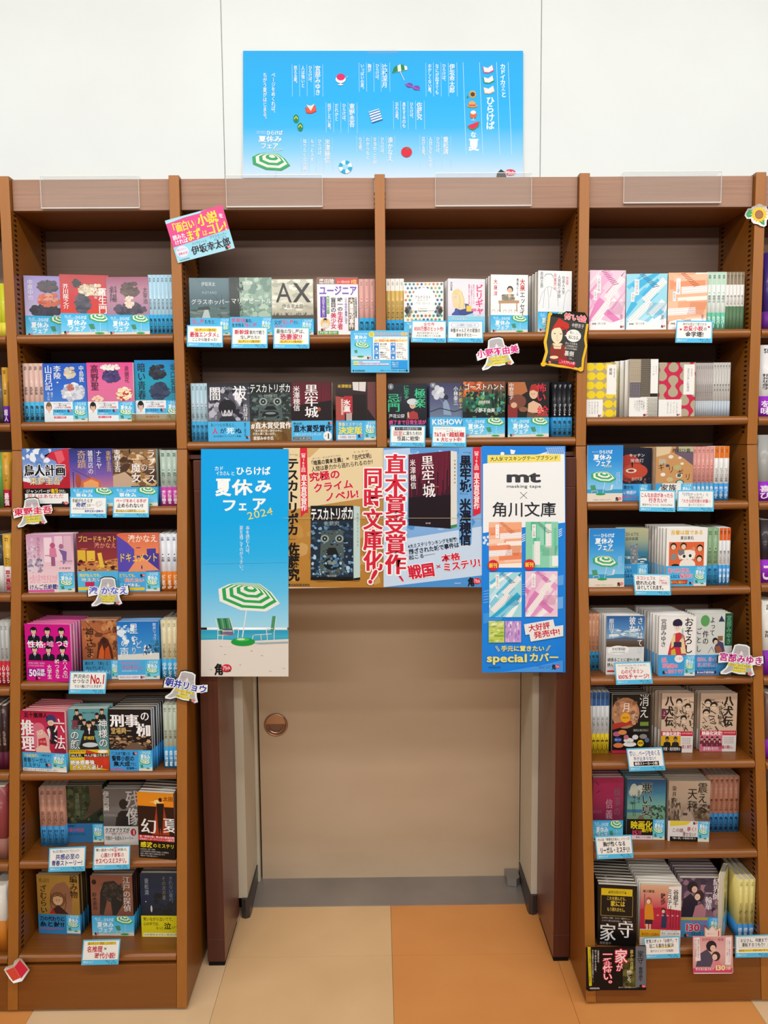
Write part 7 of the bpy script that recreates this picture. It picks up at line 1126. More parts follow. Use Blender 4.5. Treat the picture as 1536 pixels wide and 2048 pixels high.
# black card in a yellow picture frame (its painted lady replaced by a plain seated figure)
def frame(c):
    c.p([(1188, 880), (1450, 930), (1418, 1255), (1140, 1205)], '3a3836')
    c.ls([(1182, 862), (1165, 1000), (1150, 1060), (1162, 1130), (1138, 1208), (1240, 1228), (1330, 1238), (1412, 1258), (1418, 1180), (1440, 1090), (1432, 1040), (1448, 935)], 16, 'ecb81c')
    c.ls([(1190, 872), (1172, 1000), (1160, 1062), (1170, 1130), (1150, 1200)], 4, 'f8dc5c'); c.e(1140, 1216, 18, 16, 'ecb81c'); c.e(1402, 1252, 18, 16, 'ecb81c'); c.e(1188, 866, 14, 12, 'ecb81c')
    c.p([(1190, 1190), (1186, 1120), (1200, 1075), (1230, 1068), (1270, 1070), (1300, 1110), (1310, 1200)], '8a3024'); c.p([(1205, 1070), (1270, 1070), (1262, 1110), (1215, 1108)], 'f2d8b0'); c.e(1235, 1012, 40, 60, 'f4dfbc'); c.p([(1195, 985), (1215, 945), (1250, 893), (1275, 910), (1320, 935), (1320, 965), (1270, 980), (1262, 960), (1220, 965)], 'c43024'); c.ls([(1262, 955), (1305, 975), (1300, 1010)], 8, 'a82820')
    c.e(1220, 1002, 8, 3, '2c241c', 8); c.e(1262, 1005, 8, 3, '2c241c', 8); c.ls([(1238, 1010), (1234, 1034), (1242, 1036)], 2, 'c49a74'); c.l(1230, 1050, 1248, 1050, 2, '8a4c3c'); c.e(1215, 1168, 30, 11, 'f2d8b0')
    c.ls([(1200, 1074), (1220, 1092), (1258, 1094), (1276, 1074)], 4, '8c8c7c')
    c.rot(-9, 1370, 900); c.h(1285, 870, 1440, 915, '怖い絵', 'e84a5c', 2, 'f4e4e0', .05); c.rot(-7, 1370, 950); c.h(1338, 932, 1425, 962, '中野京子', 'ece8e0', 0)
    c.e(1360, 1020, 52, 44, 'f2f0e8'); c.p([(1320, 1030), (1296, 1028), (1322, 1010)], 'f2f0e8'); c.h(1330, 988, 1405, 1012, '怖い…くて', '1c1a1c', 0); c.h(1325, 1018, 1412, 1045, '気になる。', '1c1a1c', 1)
    for i, t_ in enumerate(('あいうお絵を', 'この有名絵から!!', '知られざる名画の')): c.h(1308, 1068+i*18, 1396, 1083+i*18, t_, 'ece8e0', 0)
    c.h(1310, 1128, 1378, 1165, '裏側', 'ece8e0', 1); c.h(1345, 1172, 1385, 1188, 'とは…。', 'ece8e0', 0); c.p([(1280, 1190), (1400, 1205), (1390, 1242), (1275, 1228)], 'c8243c'); c.h(1284, 1200, 1390, 1222, '…トラブデット庵', 'f4e4e4', 1); c.rot(); logo(c, 1160, 1195, 34)
flat('framed_card', 'black card with a wavy yellow frame and pink title, on the bridge right upright', 'card', 'C1', [(1172, 850), (1200, 860), (1270, 866), (1300, 846), (1430, 855), (1452, 890), (1455, 940), (1442, 1040), (1450, 1090), (1430, 1180), (1424, 1268), (1390, 1268), (1330, 1250), (1240, 1240), (1126, 1226), (1130, 1200), (1152, 1130), (1140, 1060), (1156, 1000)], frame, body='3a3836')
# sunflower cut-out
def sun(c):
    cx, cy = 1465, 355
    c.p([(1360, 355), (1385, 315), (1410, 320), (1420, 350), (1400, 375), (1375, 378)], '3f9a64'); c.p([(1465, 410), (1485, 392), (1508, 400), (1508, 440), (1485, 432)], '3f9a64'); c.l(1370, 358, 1415, 345, 3, '7cc094')
    for i in range(16):
        a = 6.283*i/16; c.p([(cx+48*math.cos(a-.2), cy+48*math.sin(a-.2)), (cx+72*math.cos(a), cy+70*math.sin(a)), (cx+48*math.cos(a+.2), cy+48*math.sin(a+.2))], 'f0c024')
    c.e(cx, cy, 52, 52, 'f0c024', 24)
    for i in range(16): a = 6.283*(i+.5)/16; c.p([(cx+34*math.cos(a-.15), cy+34*math.sin(a-.15)), (cx+58*math.cos(a), cy+58*math.sin(a)), (cx+34*math.cos(a+.15), cy+34*math.sin(a+.15))], 'f8d848')
    c.e(cx, cy, 34, 36, '9a6848', 22); c.e(cx, cy, 26, 28, 'a87454', 20)
flat('sunflower_cutout', 'white-edged paper sunflower on the top of the far right upright', 'decoration', 'D1', [(1462, 266), (1482, 272), (1500, 284), (1524, 286), (1532, 310), (1548, 330), (1548, 360), (1540, 385), (1526, 400), (1524, 440), (1506, 452), (1478, 446), (1456, 432), (1420, 425), (1404, 408), (1402, 388), (1368, 388), (1350, 362), (1356, 340), (1376, 306), (1402, 304), (1412, 290), (1440, 282)], sun)
flat('book_cutout', 'red open-book paper cut-out stuck low on the far left upright', 'decoration', 'A5', [(30, 920), (44, 898), (100, 880), (112, 850), (140, 832), (165, 836), (198, 880), (228, 922), (170, 1008), (104, 1024), (72, 990)], lambda c: (c.p([(42, 925), (108, 900), (112, 905), (160, 980), (100, 1008)], 'e0503c'), c.p([(110, 900), (152, 845), (216, 918), (162, 988)], 'dc2c44'), c.l(110, 902, 160, 982, 3, 'f08c84')))
def kamori(c):
    c.r(88, 775, 566, 1115, '14100f'); c.n(380, 860, 490, 1095, '5c5a24 4a4820 6c6830 38361c', 60, 30, 5); c.r(482, 765, 566, 1092, '6c7078'); c.p([(100, 770), (124, 772), (134, 1080), (112, 1082)], 'd8c41e')
    c.v(112, 790, 126, 1060, 'あなたも戦慄する読めない衝撃作', '2c280c', 0); c.v(222, 800, 296, 1095, '一番怖い。', 'fbe8ec', 1, 'e0304c', .06); c.v(318, 790, 415, 900, '家', 'fbe8ec', 1, 'e0304c', .06); c.v(328, 905, 378, 965, 'が', 'fbe8ec', 1, 'e0304c', .06)
    c.v(438, 792, 464, 985, '誰かの目線を', 'd8cc6c', 'm'); c.v(412, 955, 446, 1070, '感じる。', 'ecead8', 'm'); c.v(498, 800, 544, 905, '家守', '1c1c20', 'm'); c.v(508, 930, 538, 1045, '歌野晶午', '1c1c20', 'm'); c.l(520, 905, 522, 930, 2, '3c3c40')
    for i, t_ in enumerate(('一家密閉事件が起きた家。', '地下室のある洋館。', 'なんの特徴もない平凡な住宅でも──。')): c.v(178-i*22, 792, 192-i*22, 900+i*80, t_, 'dcd8d4', 1)
    c.h(118, 1092, 196, 1106, 'KADOKAWA', 'ece8e4', 2); logo(c, 510, 1075, 50); c.h(345, 1086, 490, 1098, '角川ホラー文庫の衝撃のミステリ', 'dcd8d0', 0)
flat('horror_card', 'black card with glowing red characters on the base of the right bookcase', 'card', 'D5', [(84, 775), (486, 766), (562, 758), (568, 1088), (500, 1092), (104, 1124)], kamori, body='14100f', off=.0052)
def kekkai(c):
    c.g(938, 685, 1255, 945, 'dca0a4', 'e4b4b0', 'd49498'); c.r(940, 940, 1255, 978, 'd84874'); c.p([(960, 930), (985, 830), (1050, 790), (1100, 850), (1090, 930)], '544c60'); c.p([(1080, 930), (1100, 880), (1150, 875), (1170, 930)], 'dc8c98'); c.e(1085, 765, 42, 44, '33282e'); c.e(1098, 782, 22, 25, 'ecc8b4'); c.l(1088, 780, 1096, 782, 2, '3a2428'); c.l(1102, 782, 1110, 781, 2, '3a2428'); c.l(1096, 796, 1104, 796, 2, 'b8505c'); c.e(1122, 845, 34, 38, '43302e'); c.e(1112, 852, 20, 24, 'f0d0bc'); c.l(1102, 850, 1110, 852, 2, '3a2428'); c.l(1116, 852, 1124, 850, 2, '3a2428'); c.l(1109, 866, 1117, 866, 2, 'b8505c')
    c.p([(948, 700), (990, 695), (1000, 880), (960, 885)], 'f4e6e6'); c.p([(1200, 695), (1245, 692), (1238, 915), (1195, 912)], 'f4e6e6'); c.v(975, 710, 988, 860, '傲慢な国宝の男が', '6c3c44', 0); c.v(955, 710, 968, 850, '愛に染まる溺愛物語', '6c3c44', 0); c.v(1222, 710, 1234, 890, '一花嫁という運命が待っている', '6c3c44', 0); c.v(1205, 710, 1217, 850, 'イロイツ一人に、溺愛!', 'c43c5c', 0)
    c.h(1010, 700, 1185, 725, '結界師の一輪華', 'c45c68', 0); c.h(1040, 655, 1125, 668, 'シリーズ累計', 'c43c5c', 0); c.h(1128, 640, 1145, 680, '1', 'c4243c', 3); c.h(958, 938, 1108, 958, '皆さまに愛されて', 'f8f0f0', 2); c.h(1110, 915, 1196, 955, '130', 'f8e6c8', 3, 'e07a1c', .06); c.h(1198, 925, 1240, 952, '万部!', 'f8e6c8', 2, 'e07a1c', .06)
    c.p([(1034, 615), (1060, 640), (1092, 602), (1124, 640), (1158, 612), (1156, 690), (1036, 690)], 'f0cca8'); c.p([(1042, 630), (1062, 650), (1092, 614), (1122, 650), (1150, 628), (1148, 684), (1044, 684)], 'ecd8d0'); c.h(1050, 660, 1125, 672, '感動のコミカライズ', 'c43c5c', 0); c.h(1130, 640, 1148, 682, '1', 'c4243c', 3)
flat('romance_card', 'pink card with a crown top and a couple, on the base of the right bookcase', 'card', 'D5', [(938, 690), (1032, 686), (1030, 612), (1062, 636), (1092, 598), (1124, 636), (1162, 608), (1160, 684), (1252, 680), (1258, 974), (1250, 982), (948, 984), (940, 976)], kekkai, off=.0052)
# ------------------------------------------------------------------ posters
def banner(c):
    c.g(42, 30, 1500, 690, '2aaef2', '24b2f6', '22b4f8', '38baf6', '8cd2f8', 'd4e8fb')
    def cols(x, y, y2, items, rules=True):
        pass
    T = [(1394, 98, 205, 'カドイカ', 1.6, 0), (1398, 210, 240, 'さん', 0, 0), (1398, 245, 275, 'と', 0, 0)]
    c.v(1380, 98, 1408, 208, 'カドイカ', 'f4fafc', 2); c.v(1386, 208, 1408, 240, 'さん', 'f4fafc', 1); c.v(1386, 242, 1412, 272, 'と', 'f4fafc', 2); c.v(1308, 268, 1350, 440, 'ひらけば', 'f4fafc', 2); c.v(1226, 452, 1256, 482, 'な', 'f4fafc', 2); c.v(1218, 485, 1268, 552, '夏', 'f4fafc', 3)
    for x0_, x1_ in ((1187, 1203), (1273, 1290), (1362, 1378), (1422, 1440)): c.l(x0_, 90, x1_, 568, 2, 'cceefa')
    def blk(xs, y0, y1, ws, lx):
        for (x, t_, yy, w_, b) in ws: c.v(x-w_, y0, x+w_, yy, t_, 'f4fafc', b)
        for x in lx: c.l(x, y0-6, x+2, y1, 1.8, 'bfe8fa')
    blk(0, 98, 268, [(1130, '伊坂幸太郎', 250, 14, 1), (1088, 'ひらけば、', 200, 9, 1), (1052, 'なにが起きても', 258, 9, 1), (1014, 'おかしくない夏。', 262, 9, 1)], (993, 1032, 1072, 1110, 1155))
    blk(0, 98, 244, [(779, '辻村深月', 222, 14, 1), (741, 'ひらけば、', 192, 9, 1), (700, '胸が', 142, 9, 1), (663, 'いっぱいの夏。', 240, 9, 1)], (645, 684, 722, 760, 805))
    blk(0, 108, 268, [(431, '宮部みゆき', 262, 14, 1), (392, 'ひらけば、', 205, 9, 1), (354, '人は強いと', 222, 9, 1), (315, '思える夏。', 210, 9, 1)], (297, 335, 374, 411, 456))
    blk(0, 298, 440, [(960, '佐藤究', 390, 14, 1), (919, 'ひらけば、', 392, 9, 1), (880, '息をするのも', 432, 9, 1), (843, '忘れる夏。', 400, 9, 1)], (824, 862, 900, 940, 985))
    blk(0, 305, 458, [(609, '東野圭吾', 428, 14, 1), (568, 'ひらけば、', 408, 9, 1), (529, 'だれかと', 396, 9, 1), (491, '話がしたい夏。', 450, 9, 1)], (473, 512, 550, 588, 635))
    blk(0, 478, 640, [(1097, '重松清', 570, 14, 1), (1056, 'ひらけば、', 578, 9, 1), (1018, '人目も気にせず', 640, 9, 1), (981, '泣ける夏。', 590, 9, 1)], (961, 1000, 1038, 1075, 1122))
    blk(0, 480, 622, [(808, '湊かなえ', 606, 14, 1), (767, 'ひらけば、', 580, 9, 1), (728, '本当のことが', 622, 9, 1), (691, 'わからなく', 600, 9, 1), (653, 'なる夏。', 565, 9, 1)], (633, 671, 710, 748, 786, 832))
    blk(0, 490, 660, [(481, '米澤穂信', 615, 14, 1), (441, 'ひらけば、', 592, 9, 1), (403, 'もっと人を', 608, 9, 1), (364, '知りたくなる夏', 655, 9, 1)], (344, 384, 421, 460, 507))
    c.v(190, 145, 210, 368, 'ページをめくれば、', 'f4fafc', 1); c.v(146, 145, 166, 400, 'ちがう夏がはじまる。', 'f4fafc', 1)
    c.h(112, 446, 162, 466, 'カドイカさん', 'eaf6fb', 0); c.h(164, 446, 248, 470, 'ひらけば', 'f4fafc', 2); c.h(122, 474, 244, 506, '夏休み', 'f4fafc', 2); c.h(134, 510, 226, 542, 'フェア', 'f4fafc', 2); c.h(190, 538, 246, 552, '2024', 'd8f0c8', 0); canopy(c, 90, 562, 288, 655); c.l(215, 652, 212, 690, 3, 'd8e0e0')
    # little summer things
    def openbook(x, y, col, page='e8ecf0', s=1): c.p([(x-30*s, y-8*s), (x-2*s, y-2*s), (x+22*s, y-18*s), (x+30*s, y+14*s), (x+4*s, y+26*s), (x-24*s, y+24*s)], col); c.p([(x-26*s, y-8*s), (x-2*s, y-1*s), (x+20*s, y-17*s), (x+26*s, y+9*s), (x+3*s, y+21*s), (x-20*s, y+19*s)], page)
    openbook(1318, 122, 'e05a7c'); openbook(1320, 176, '2f9a5c'); openbook(1322, 230, 'd8c4a0'); openbook(395, 332, 'dc3a28', 'e85840'); c.p([(372, 312), (395, 318), (415, 306), (395, 345)], 'f0e4dc')
    for i in range(14): a = 6.283*i/14; c.p([(1237+12*math.cos(a-.25), 258+12*math.sin(a-.25)), (1237+24*math.cos(a), 258+24*math.sin(a)), (1237+12*math.cos(a+.25), 258+12*math.sin(a+.25))], 'f0c020')
    c.e(1237, 258, 11, 11, '5a3418'); c.p([(1208, 262), (1216, 272), (1208, 280)], '2f8a4c')
    c.e(1236, 318, 28, 9, 'd89a54', 16); c.e(1234, 306, 18, 14, 'e0a860'); c.r(1217, 312, 1252, 318, 'c83a3c'); c.e(1240, 365, 18, 18, 'e06a3c'); c.e(1240, 352, 14, 10, 'f4ece0'); c.l(1240, 380, 1240, 392, 3, 'e8eef0'); c.l(1230, 393, 1250, 393, 3, 'e8eef0')
    c.p([(1212, 420), (1270, 398), (1262, 425), (1240, 440), (1220, 436)], 'e02c58'); c.ls([(1212, 422), (1222, 438), (1242, 442), (1266, 424), (1271, 400)], 4, '2f9a4c')
    c.p([(818, 148), (828, 118), (860, 102), (895, 112), (898, 130), (862, 138)], 'e6ece2'); c.p([(828, 118), (845, 106), (848, 140), (818, 148)], '1f8a50'); c.p([(862, 102), (880, 106), (884, 132), (866, 136)], '1f8a50'); c.l(858, 135, 882, 186, 3, 'e4ecec')
    c.e(908, 210, 18, 12, '7a4ab0'); c.e(944, 224, 18, 12, '7a4ab0'); c.l(885, 204, 962, 236, 5, 'b05ac0')
    c.e(550, 180, 27, 20, 'e6edf2'); c.e(551, 168, 22, 18, 'e0286c'); c.r(546, 195, 554, 208, 'dde6ee'); c.e(550, 208, 15, 4, 'dde6ee'); c.l(570, 180, 588, 164, 2, 'd8e4ee')
    for x, y in ((318, 385), (340, 428)): c.e(x, y, 14, 22, '1f8a4c'); c.ls([(x-10, y+2), (x, y-12), (x+10, y+2)], 4, 'f0d84a')
    c.rot(18, 730, 368); c.r(702, 340, 760, 398, 'eaf2f6'); [c.r(702, 344+i*13, 760, 350+i*13, '2a7ac8') for i in range(5)]; c.rot()
    c.e(893, 558, 28, 27, 'e0243c', 22); c.p([(885, 535), (893, 540), (898, 530), (900, 540), (910, 538), (898, 546)], '2f8a4c')
    for i in range(8): c.e(575, 636, 35, 34, '1fb0dc' if i % 2 == 0 else 'eef2f0', 4, i*45, i*45+45); c.p([(575, 636), (575+35*math.cos(i*.785), 636+34*math.sin(i*.785)), (575+35*math.cos(i*.785+.785), 636+34*math.sin(i*.785+.785))], '1fb0dc' if i % 2 == 0 else 'eef2f0')
    c.e(575, 636, 15, 14, 'a4daf6'); c.p([(1360, 690), (1364, 668), (1384, 648), (1406, 664), (1412, 690)], '2c2c34'); c.e(1432, 664, 28, 16, 'dc3a58'); c.h(1405, 656, 1455, 676, '75th', 'f4e4e8', 2)
flat('banner', 'wide sky-blue summer fair banner standing on the bookcases against the white wall', 'poster', 'P1', [(42, 50), (700, 32), (1474, 30), (1502, 692), (38, 692)], banner, Y=2.133, mat=M_POSTER, thick=.001, res=3)
MB().box(UY(735, 98, 2.13)[0], 2.1322, UY(735, 106, 2.13)[2], UY(796, 98, 2.13)[0], 2.1328, UY(735, 97, 2.13)[2]).obj('tape', M_ACR, bpy.data.objects['banner']).matrix_parent_inverse = Matrix.Translation(-bpy.data.objects['banner'].location)
def beach(c):
    c.g(402, 898, 577, 1255, '00a4ee', '04a8f0', '08acf0', '2ab4f0', '62c4f0', 'a4dcf2'); c.r(402, 1259.5, 577, 1282, '3ca8c8'); c.g(402, 1262, 577, 1275, '2a9cc4', '40b4cc'); c.p([(402, 1280), (440, 1279), (500, 1282), (577, 1278), (577, 1353), (402, 1353)], 'e2dad0')
    X = lambda x: 370+x/3.746; Y1 = lambda y: 880+y/3.746; Y = lambda y: 1140+y/3.746
    H = lambda a, b, c_, d, t, k, w=0, o=None: c.h(X(a), Y1(b), X(c_), Y1(d), t, k, w, o)
    H(220, 196, 290, 230, 'カド', 'eef8fb', 1); H(232, 232, 335, 266, 'イカさん', 'eef8fb', 1); H(342, 234, 376, 266, 'と', 'eef8fb', 1); H(380, 200, 640, 262, 'ひらけば', 'f6fcfd', 2)
    H(228, 286, 345, 418, '夏', 'f6fcfb', 3); H(352, 296, 505, 412, '休', 'f6fcfb', 3); H(520, 296, 650, 396, 'み', 'f6fcfb', 3); H(272, 440, 392, 536, 'フ', 'f6fcfb', 3); H(394, 448, 470, 532, 'ェ', 'f6fcfb', 3); H(498, 428, 610, 530, 'ア', 'f6fcfb', 3)
    c.rot(12, X(560), Y1(545)); H(462, 520, 662, 578, '2024', 'ece070', 0); c.rot()
    c.v(X(455), Y1(642), X(484), Y1(872), '本を読む人は、', 'eef8fb', 0); c.v(X(408), Y1(642), X(436), Y1(995), '夏を過ごすのがうまい。', 'eef8fb', 0)
    # parasol, two folding chairs, books, swim ring
    c.l(X(460), Y(300), X(430), Y(505), 2.2, 'e6eaea'); canopy(c, X(250), Y(95), X(712), Y(312), '2fa850', 'eef0ea', 9)
    def chair(x0, flip=1):
        g = lambda x: X(x0+flip*x); c.p([(g(0), Y(362)), (g(98), Y(360)), (g(122), Y(462)), (g(30), Y(492))], '3f8c5c')
        for i in range(4): c.p([(g(10+24*i), Y(362)), (g(18+24*i), Y(362)), (g(42+22*i), Y(486-6*i)), (g(36+22*i), Y(486-6*i))], '7cb088' if i % 2 else '245c40')
        for q in (((-8, 360), (8, 450), (8, 555)), ((98, 360), (130, 470)), ((8, 450), (50, 448), (38, 570), (110, 568)), ((130, 442), (165, 440), (152, 560)), ((10, 490), (125, 480))): c.ls([(g(a), Y(b)) for a, b in q], 1.4, 'e4e6e4')
    chair(238)
    for i, k in enumerate(('b8405c', '7c5c9c', 'c8c4cc', '5c4c84')): c.r(X(280), Y(485-i*12), X(362-i*3), Y(476-i*12), k)
    c.p([(X(655), Y(345)), (X(682), Y(345)), (X(665), Y(455)), (X(640), Y(462))], '4a9468')
    for q in (((684, 344), (668, 470), (668, 535)), ((612, 440), (660, 438)), ((520, 486), (650, 478)), ((610, 440), (618, 520), (585, 550)), ((512, 486), (505, 520)), ((568, 486), (572, 525))): c.ls([(X(a), Y(b)) for a, b in q], 1.4, 'e4e6e4')
    c.p([(X(500), Y(545)), (X(772), Y(535)), (X(772), Y(548)), (X(560), Y(556))], '9cb4b8'); c.e(X(435), Y(538), 24, 8.4, '1f9c3c', 24); c.e(X(430), Y(520), 14, 3.6, '48c060'); c.e(X(420), Y(518), 8, 2, 'cfe8c8')
    for x, y in ((300, 632), (415, 710), (575, 640), (640, 758), (195, 745), (740, 735), (500, 605), (270, 570)): c.e(X(x), Y(y), 2.6, .6, 'b8b0a8', 8)
    logo(c, X(220), Y(715), 34); c.h(X(288), Y(742), X(345), Y(762), '川文庫', '1c1814', 1)
    c.l(408, 1127, 575, 1124.5, .8, '4cc0f0')
flat('poster', 'tall sky-blue beach poster with a striped parasol, left side of the doorway', 'poster', 'I', [(402, 898.5), (566.5, 898), (571, 1040), (576, 1350.5), (417, 1352)], beach, Y=1.9085, mat=M_POSTER, thick=.0005, res=3)
def bookpic(c, x0, y0, x1, y1, edge): c.p([(x1, y0), (x1+(x1-x0)*.16, y0+4), (x1+(x1-x0)*.16, y1-3), (x1, y1)], edge)
def naoki(c):
    X = lambda x: 370+x/3.746; Y = lambda y: 880+y/3.746; Q = lambda x: 760+x/3.84; Z = lambda y: 880+y/3.84
    c.g(567, 896, 768, 1175, 'c8a066', 'b8863c', 'b47c30'); c.n(570, 900, 765, 1170, 'c09048 a8742c c89c5c b4823a', 90, 13, 4)
    c.p([(567, 896), (768, 896), (768, 990), (567, 1022)], 'e4cfa4'); c.p([(600, 896), (640, 896), (620, 915), (598, 915)], 'd0ac74')
    # left column
    c.v(X(765), Y(86), X(842), Y(120), '『', '1c1714', 0); c.v(X(765), Y(135), X(850), Y(715), 'テスカトリポカ', '15100e', 4); c.v(X(770), Y(735), X(848), Y(765), '』', '1c1714', 0); c.v(X(775), Y(770), X(856), Y(1055), '佐藤究', '15100e', 4)
    c.p([(X(862), 896), (X(915), 896), (X(922), Y(545)), (X(900), Y(545)), (X(868), Y(580))], 'd8243c'); c.v(X(872), Y(85), X(902), Y(255), '【第165回】', 'f8ecec', 1); c.v(X(870), Y(260), X(912), Y(530), '直木賞受賞作', 'f8f0ee', 'M')
    c.rot(7.2, X(1170), Y(150)); c.h(X(930), Y(128), X(1200), Y(165), '「暗黒の資本主義」', '1c1814', 2); c.h(X(1205), Y(130), X(1232), Y(160), '×', '1c1814', 1); c.h(X(1240), Y(124), X(1415), Y(162), '「古代文明」', '1c1814', 2); c.h(X(955), Y(108), X(1170), Y(120), 'ダーク・キャピタリズム', '1c1814', 0); c.h(X(1265), Y(100), X(1380), Y(112), 'ア ス テ カ', '1c1814', 0); c.h(X(940), Y(172), X(1405), Y(210), '人間は暴力から逃れられるのか?', '1c1814', 1)
    c.rot(7, X(1050), Y(280)); c.h(X(930), Y(232), X(1165), Y(300), '究極の', 'd02440', 4, 'f0e0c0', .05); c.rot(7, X(1110), Y(350)); c.h(X(960), Y(310), X(1260), Y(378), 'クライム', 'd02440', 4, 'f0e0c0', .05); c.rot(7, X(1170), Y(410)); c.h(X(1045), Y(382), X(1300), Y(448), 'ノベル!', 'd02440', 4, 'f0e0c0', .05); c.rot()
    c.p([(X(950), Y(1045)), (X(1300), Y(1060)), (X(1318), Y(1048)), (X(1000), Y(1065))], '8a6428'); c.p([(X(1256), Y(490)), (X(1312), Y(500)), (X(1312), Y(1045)), (X(1264), Y(1052))], 'bcd4d0'); c.v(X(1286), Y(545), X(1302), Y(800), '佐藤究テスカトリポカ', '3c504c', 0); c.p([(X(1264), Y(1035)), (X(1312), Y(1028)), (X(1312), Y(1045)), (X(1264), Y(1052))], '14181c')
    c.clip = (X(942), Y(492), X(1262), Y(1048)); mask(c, X(942), Y(520), X(1262), Y(1040), '1e2c3c 3c5a74 7cacd0 14202c 5c88ac 28405c', 21); c.r(X(942), Y(492), X(1262), Y(600), '14161c'); c.n(X(945), Y(850), X(1258), Y(1010), '8cb8d8 4a78a0 1c3048 a8ccdc', 60, 4, 8); c.r(X(942), Y(1025), X(1262), Y(1050), '101216'); c.clip = None
    c.rot(1.5, X(1100), Y(550)); c.h(X(942), Y(505), X(1262), Y(600), 'テスカトリポカ', 'f0f2f4', 2); c.rot(); c.h(X(1040), Y(608), X(1158), Y(640), '佐藤究', '9aaab0', 1); c.h(X(1065), Y(1010), X(1135), Y(1024), '角川文庫', 'c8d0d4', 0)
    c.v(X(1340), Y(205), X(1476), Y(980), '同時文庫化', 'd4203c', 'M', 'f8f0e8', .07); c.rot(-28, X(1412), Y(1015)); c.h(X(1392), Y(965), X(1432), Y(1075), '!', 'd4203c', 4, 'f8f0e8', .07); c.rot(); c.h(X(798), Y(1075), X(935), Y(1092), 'KADOKAWA', '3a3028', 2); c.e(X(783), Y(1083), 2.4, 2, '3a3028')
    # right half
    c.g(767, 896, 966, 1174, '5a9cdc', '86b4e4', '5c98d8'); c.n(770, 900, 960, 1060, '6aa6e0 8cb8e8 5090d4 a4c8ee', 80, 12, 6); c.p([(767, 1084), (966, 1052), (966, 1150), (767, 1174)], 'c8dcf2'); c.p([(767, 1174), (966, 1150), (966, 1174)], '4a94d8'); c.p([(767, 900), (820, 896), (812, 1090), (767, 1090)], 'b4d0ee')
    c.v(Q(42), Z(108), Q(196), Z(1030), '直木賞受賞作', 'd4203c', 'M', 'f8f4f4', .07); c.p([(Q(140), Z(1045)), (Q(160), Z(1042)), (Q(184), Z(1082)), (Q(172), Z(1086))], 'd4203c')
    c.p([(Q(218), Z(112)), (Q(542), Z(82)), (Q(542), Z(680)), (Q(218), Z(655))], '3c1024'); c.p([(Q(542), Z(82)), (Q(590), Z(90)), (Q(590), Z(665)), (Q(542), Z(680))], 'dedcd2'); c.p([(Q(542), Z(655)), (Q(590), Z(645)), (Q(590), Z(665)), (Q(542), Z(680))], '3a8a4c')
    for i in range(30): c.l(Q(225+i*10.5), Z(112-i), Q(220+i*10.5), Z(140+random.Random(i).uniform(60, 340)), 1.1, '8c1e3c')
    c.p([(Q(218), Z(440)), (Q(542), Z(420)), (Q(542), Z(680)), (Q(218), Z(655))], '1c0e18'); c.rot(3, Q(370), Z(280)); c.v(Q(322), Z(118), Q(416), Z(440), '黒牢城', 'f2eeee', 'm'); c.rot(2, Q(252), Z(250)); c.v(Q(232), Z(145), Q(274), Z(378), '米澤穂信', 'f0ecec', 'm'); c.rot(); c.h(Q(415), Z(350), Q(452), Z(362), 'Arioka', 'd8702c', 1); c.h(Q(350), Z(632), Q(388), Z(644), '角川文庫', 'd8d4d8', 1); c.v(Q(568), Z(145), Q(580), Z(340), '米澤穂信黒牢城', '5c5850', 0)
    c.p([(Q(606), Z(60)), (Q(712), Z(54)), (Q(712), Z(470)), (Q(700), Z(800)), (Q(606), Z(790))], '6ca8e2'); c.v(Q(618), Z(72), Q(694), Z(106), '『', '14203c', 0); c.v(Q(614), Z(118), Q(698), Z(398), '黒牢城', '10142a', 4); c.v(Q(614), Z(405), Q(694), Z(438), '』', '14203c', 0); c.v(Q(612), Z(450), Q(696), Z(806), '米澤穂信', '10142a', 4)
    c.p([(Q(712), Z(58)), (Q(772), Z(54)), (Q(772), Z(560)), (Q(714), Z(585))], 'd8243c'); c.v(Q(724), Z(72), Q(756), Z(245), '【第166回】', 'f8ecec', 1); c.v(Q(720), Z(250), Q(762), Z(530), '直木賞受賞作', 'f8f0ee', 'M')
    c.rot(8.5, Q(400), Z(790)); c.h(Q(212), Z(772), Q(595), Z(806), '4大ミステリランキングを制覇!', '1c2438', 1); c.h(Q(212), Z(812), Q(602), Z(852), '閉ざされた城で事件は', '1c2438', 2); c.h(Q(206), Z(858), Q(412), Z(892), '起こる──', '1c2438', 1)
    c.rot(8.5, Q(490), Z(960)); c.h(Q(210), Z(925), Q(415), Z(1030), '戦国', 'd4203c', 4, 'f0f4f8', .05); c.h(Q(425), Z(940), Q(468), Z(985), '×', 'c8243c', 0); c.h(Q(478), Z(880), Q(622), Z(935), '本格', 'd4203c', 4, 'f0f4f8', .05); c.h(Q(478), Z(944), Q(768), Z(1010), 'ミステリ!', 'd4203c', 4, 'f0f4f8', .05); c.rot(); logo(c, Q(672), Z(1065), 26); c.h(Q(570), Z(1092), Q(625), Z(1104), '装画/装丁', 'e4eef8', 0)
    c.l(567, 1036, 966, 1036, .7, 'c8b896')
flat('poster', 'wide tan and blue prize-novel poster hanging across the top of the doorway', 'poster', 'I', [(566, 896.5), (767, 895.5), (965.5, 894), (966, 1169.5), (768, 1174), (572, 1176.5)], naoki, Y=1.911, mat=M_POSTER, thick=.0005, res=3)
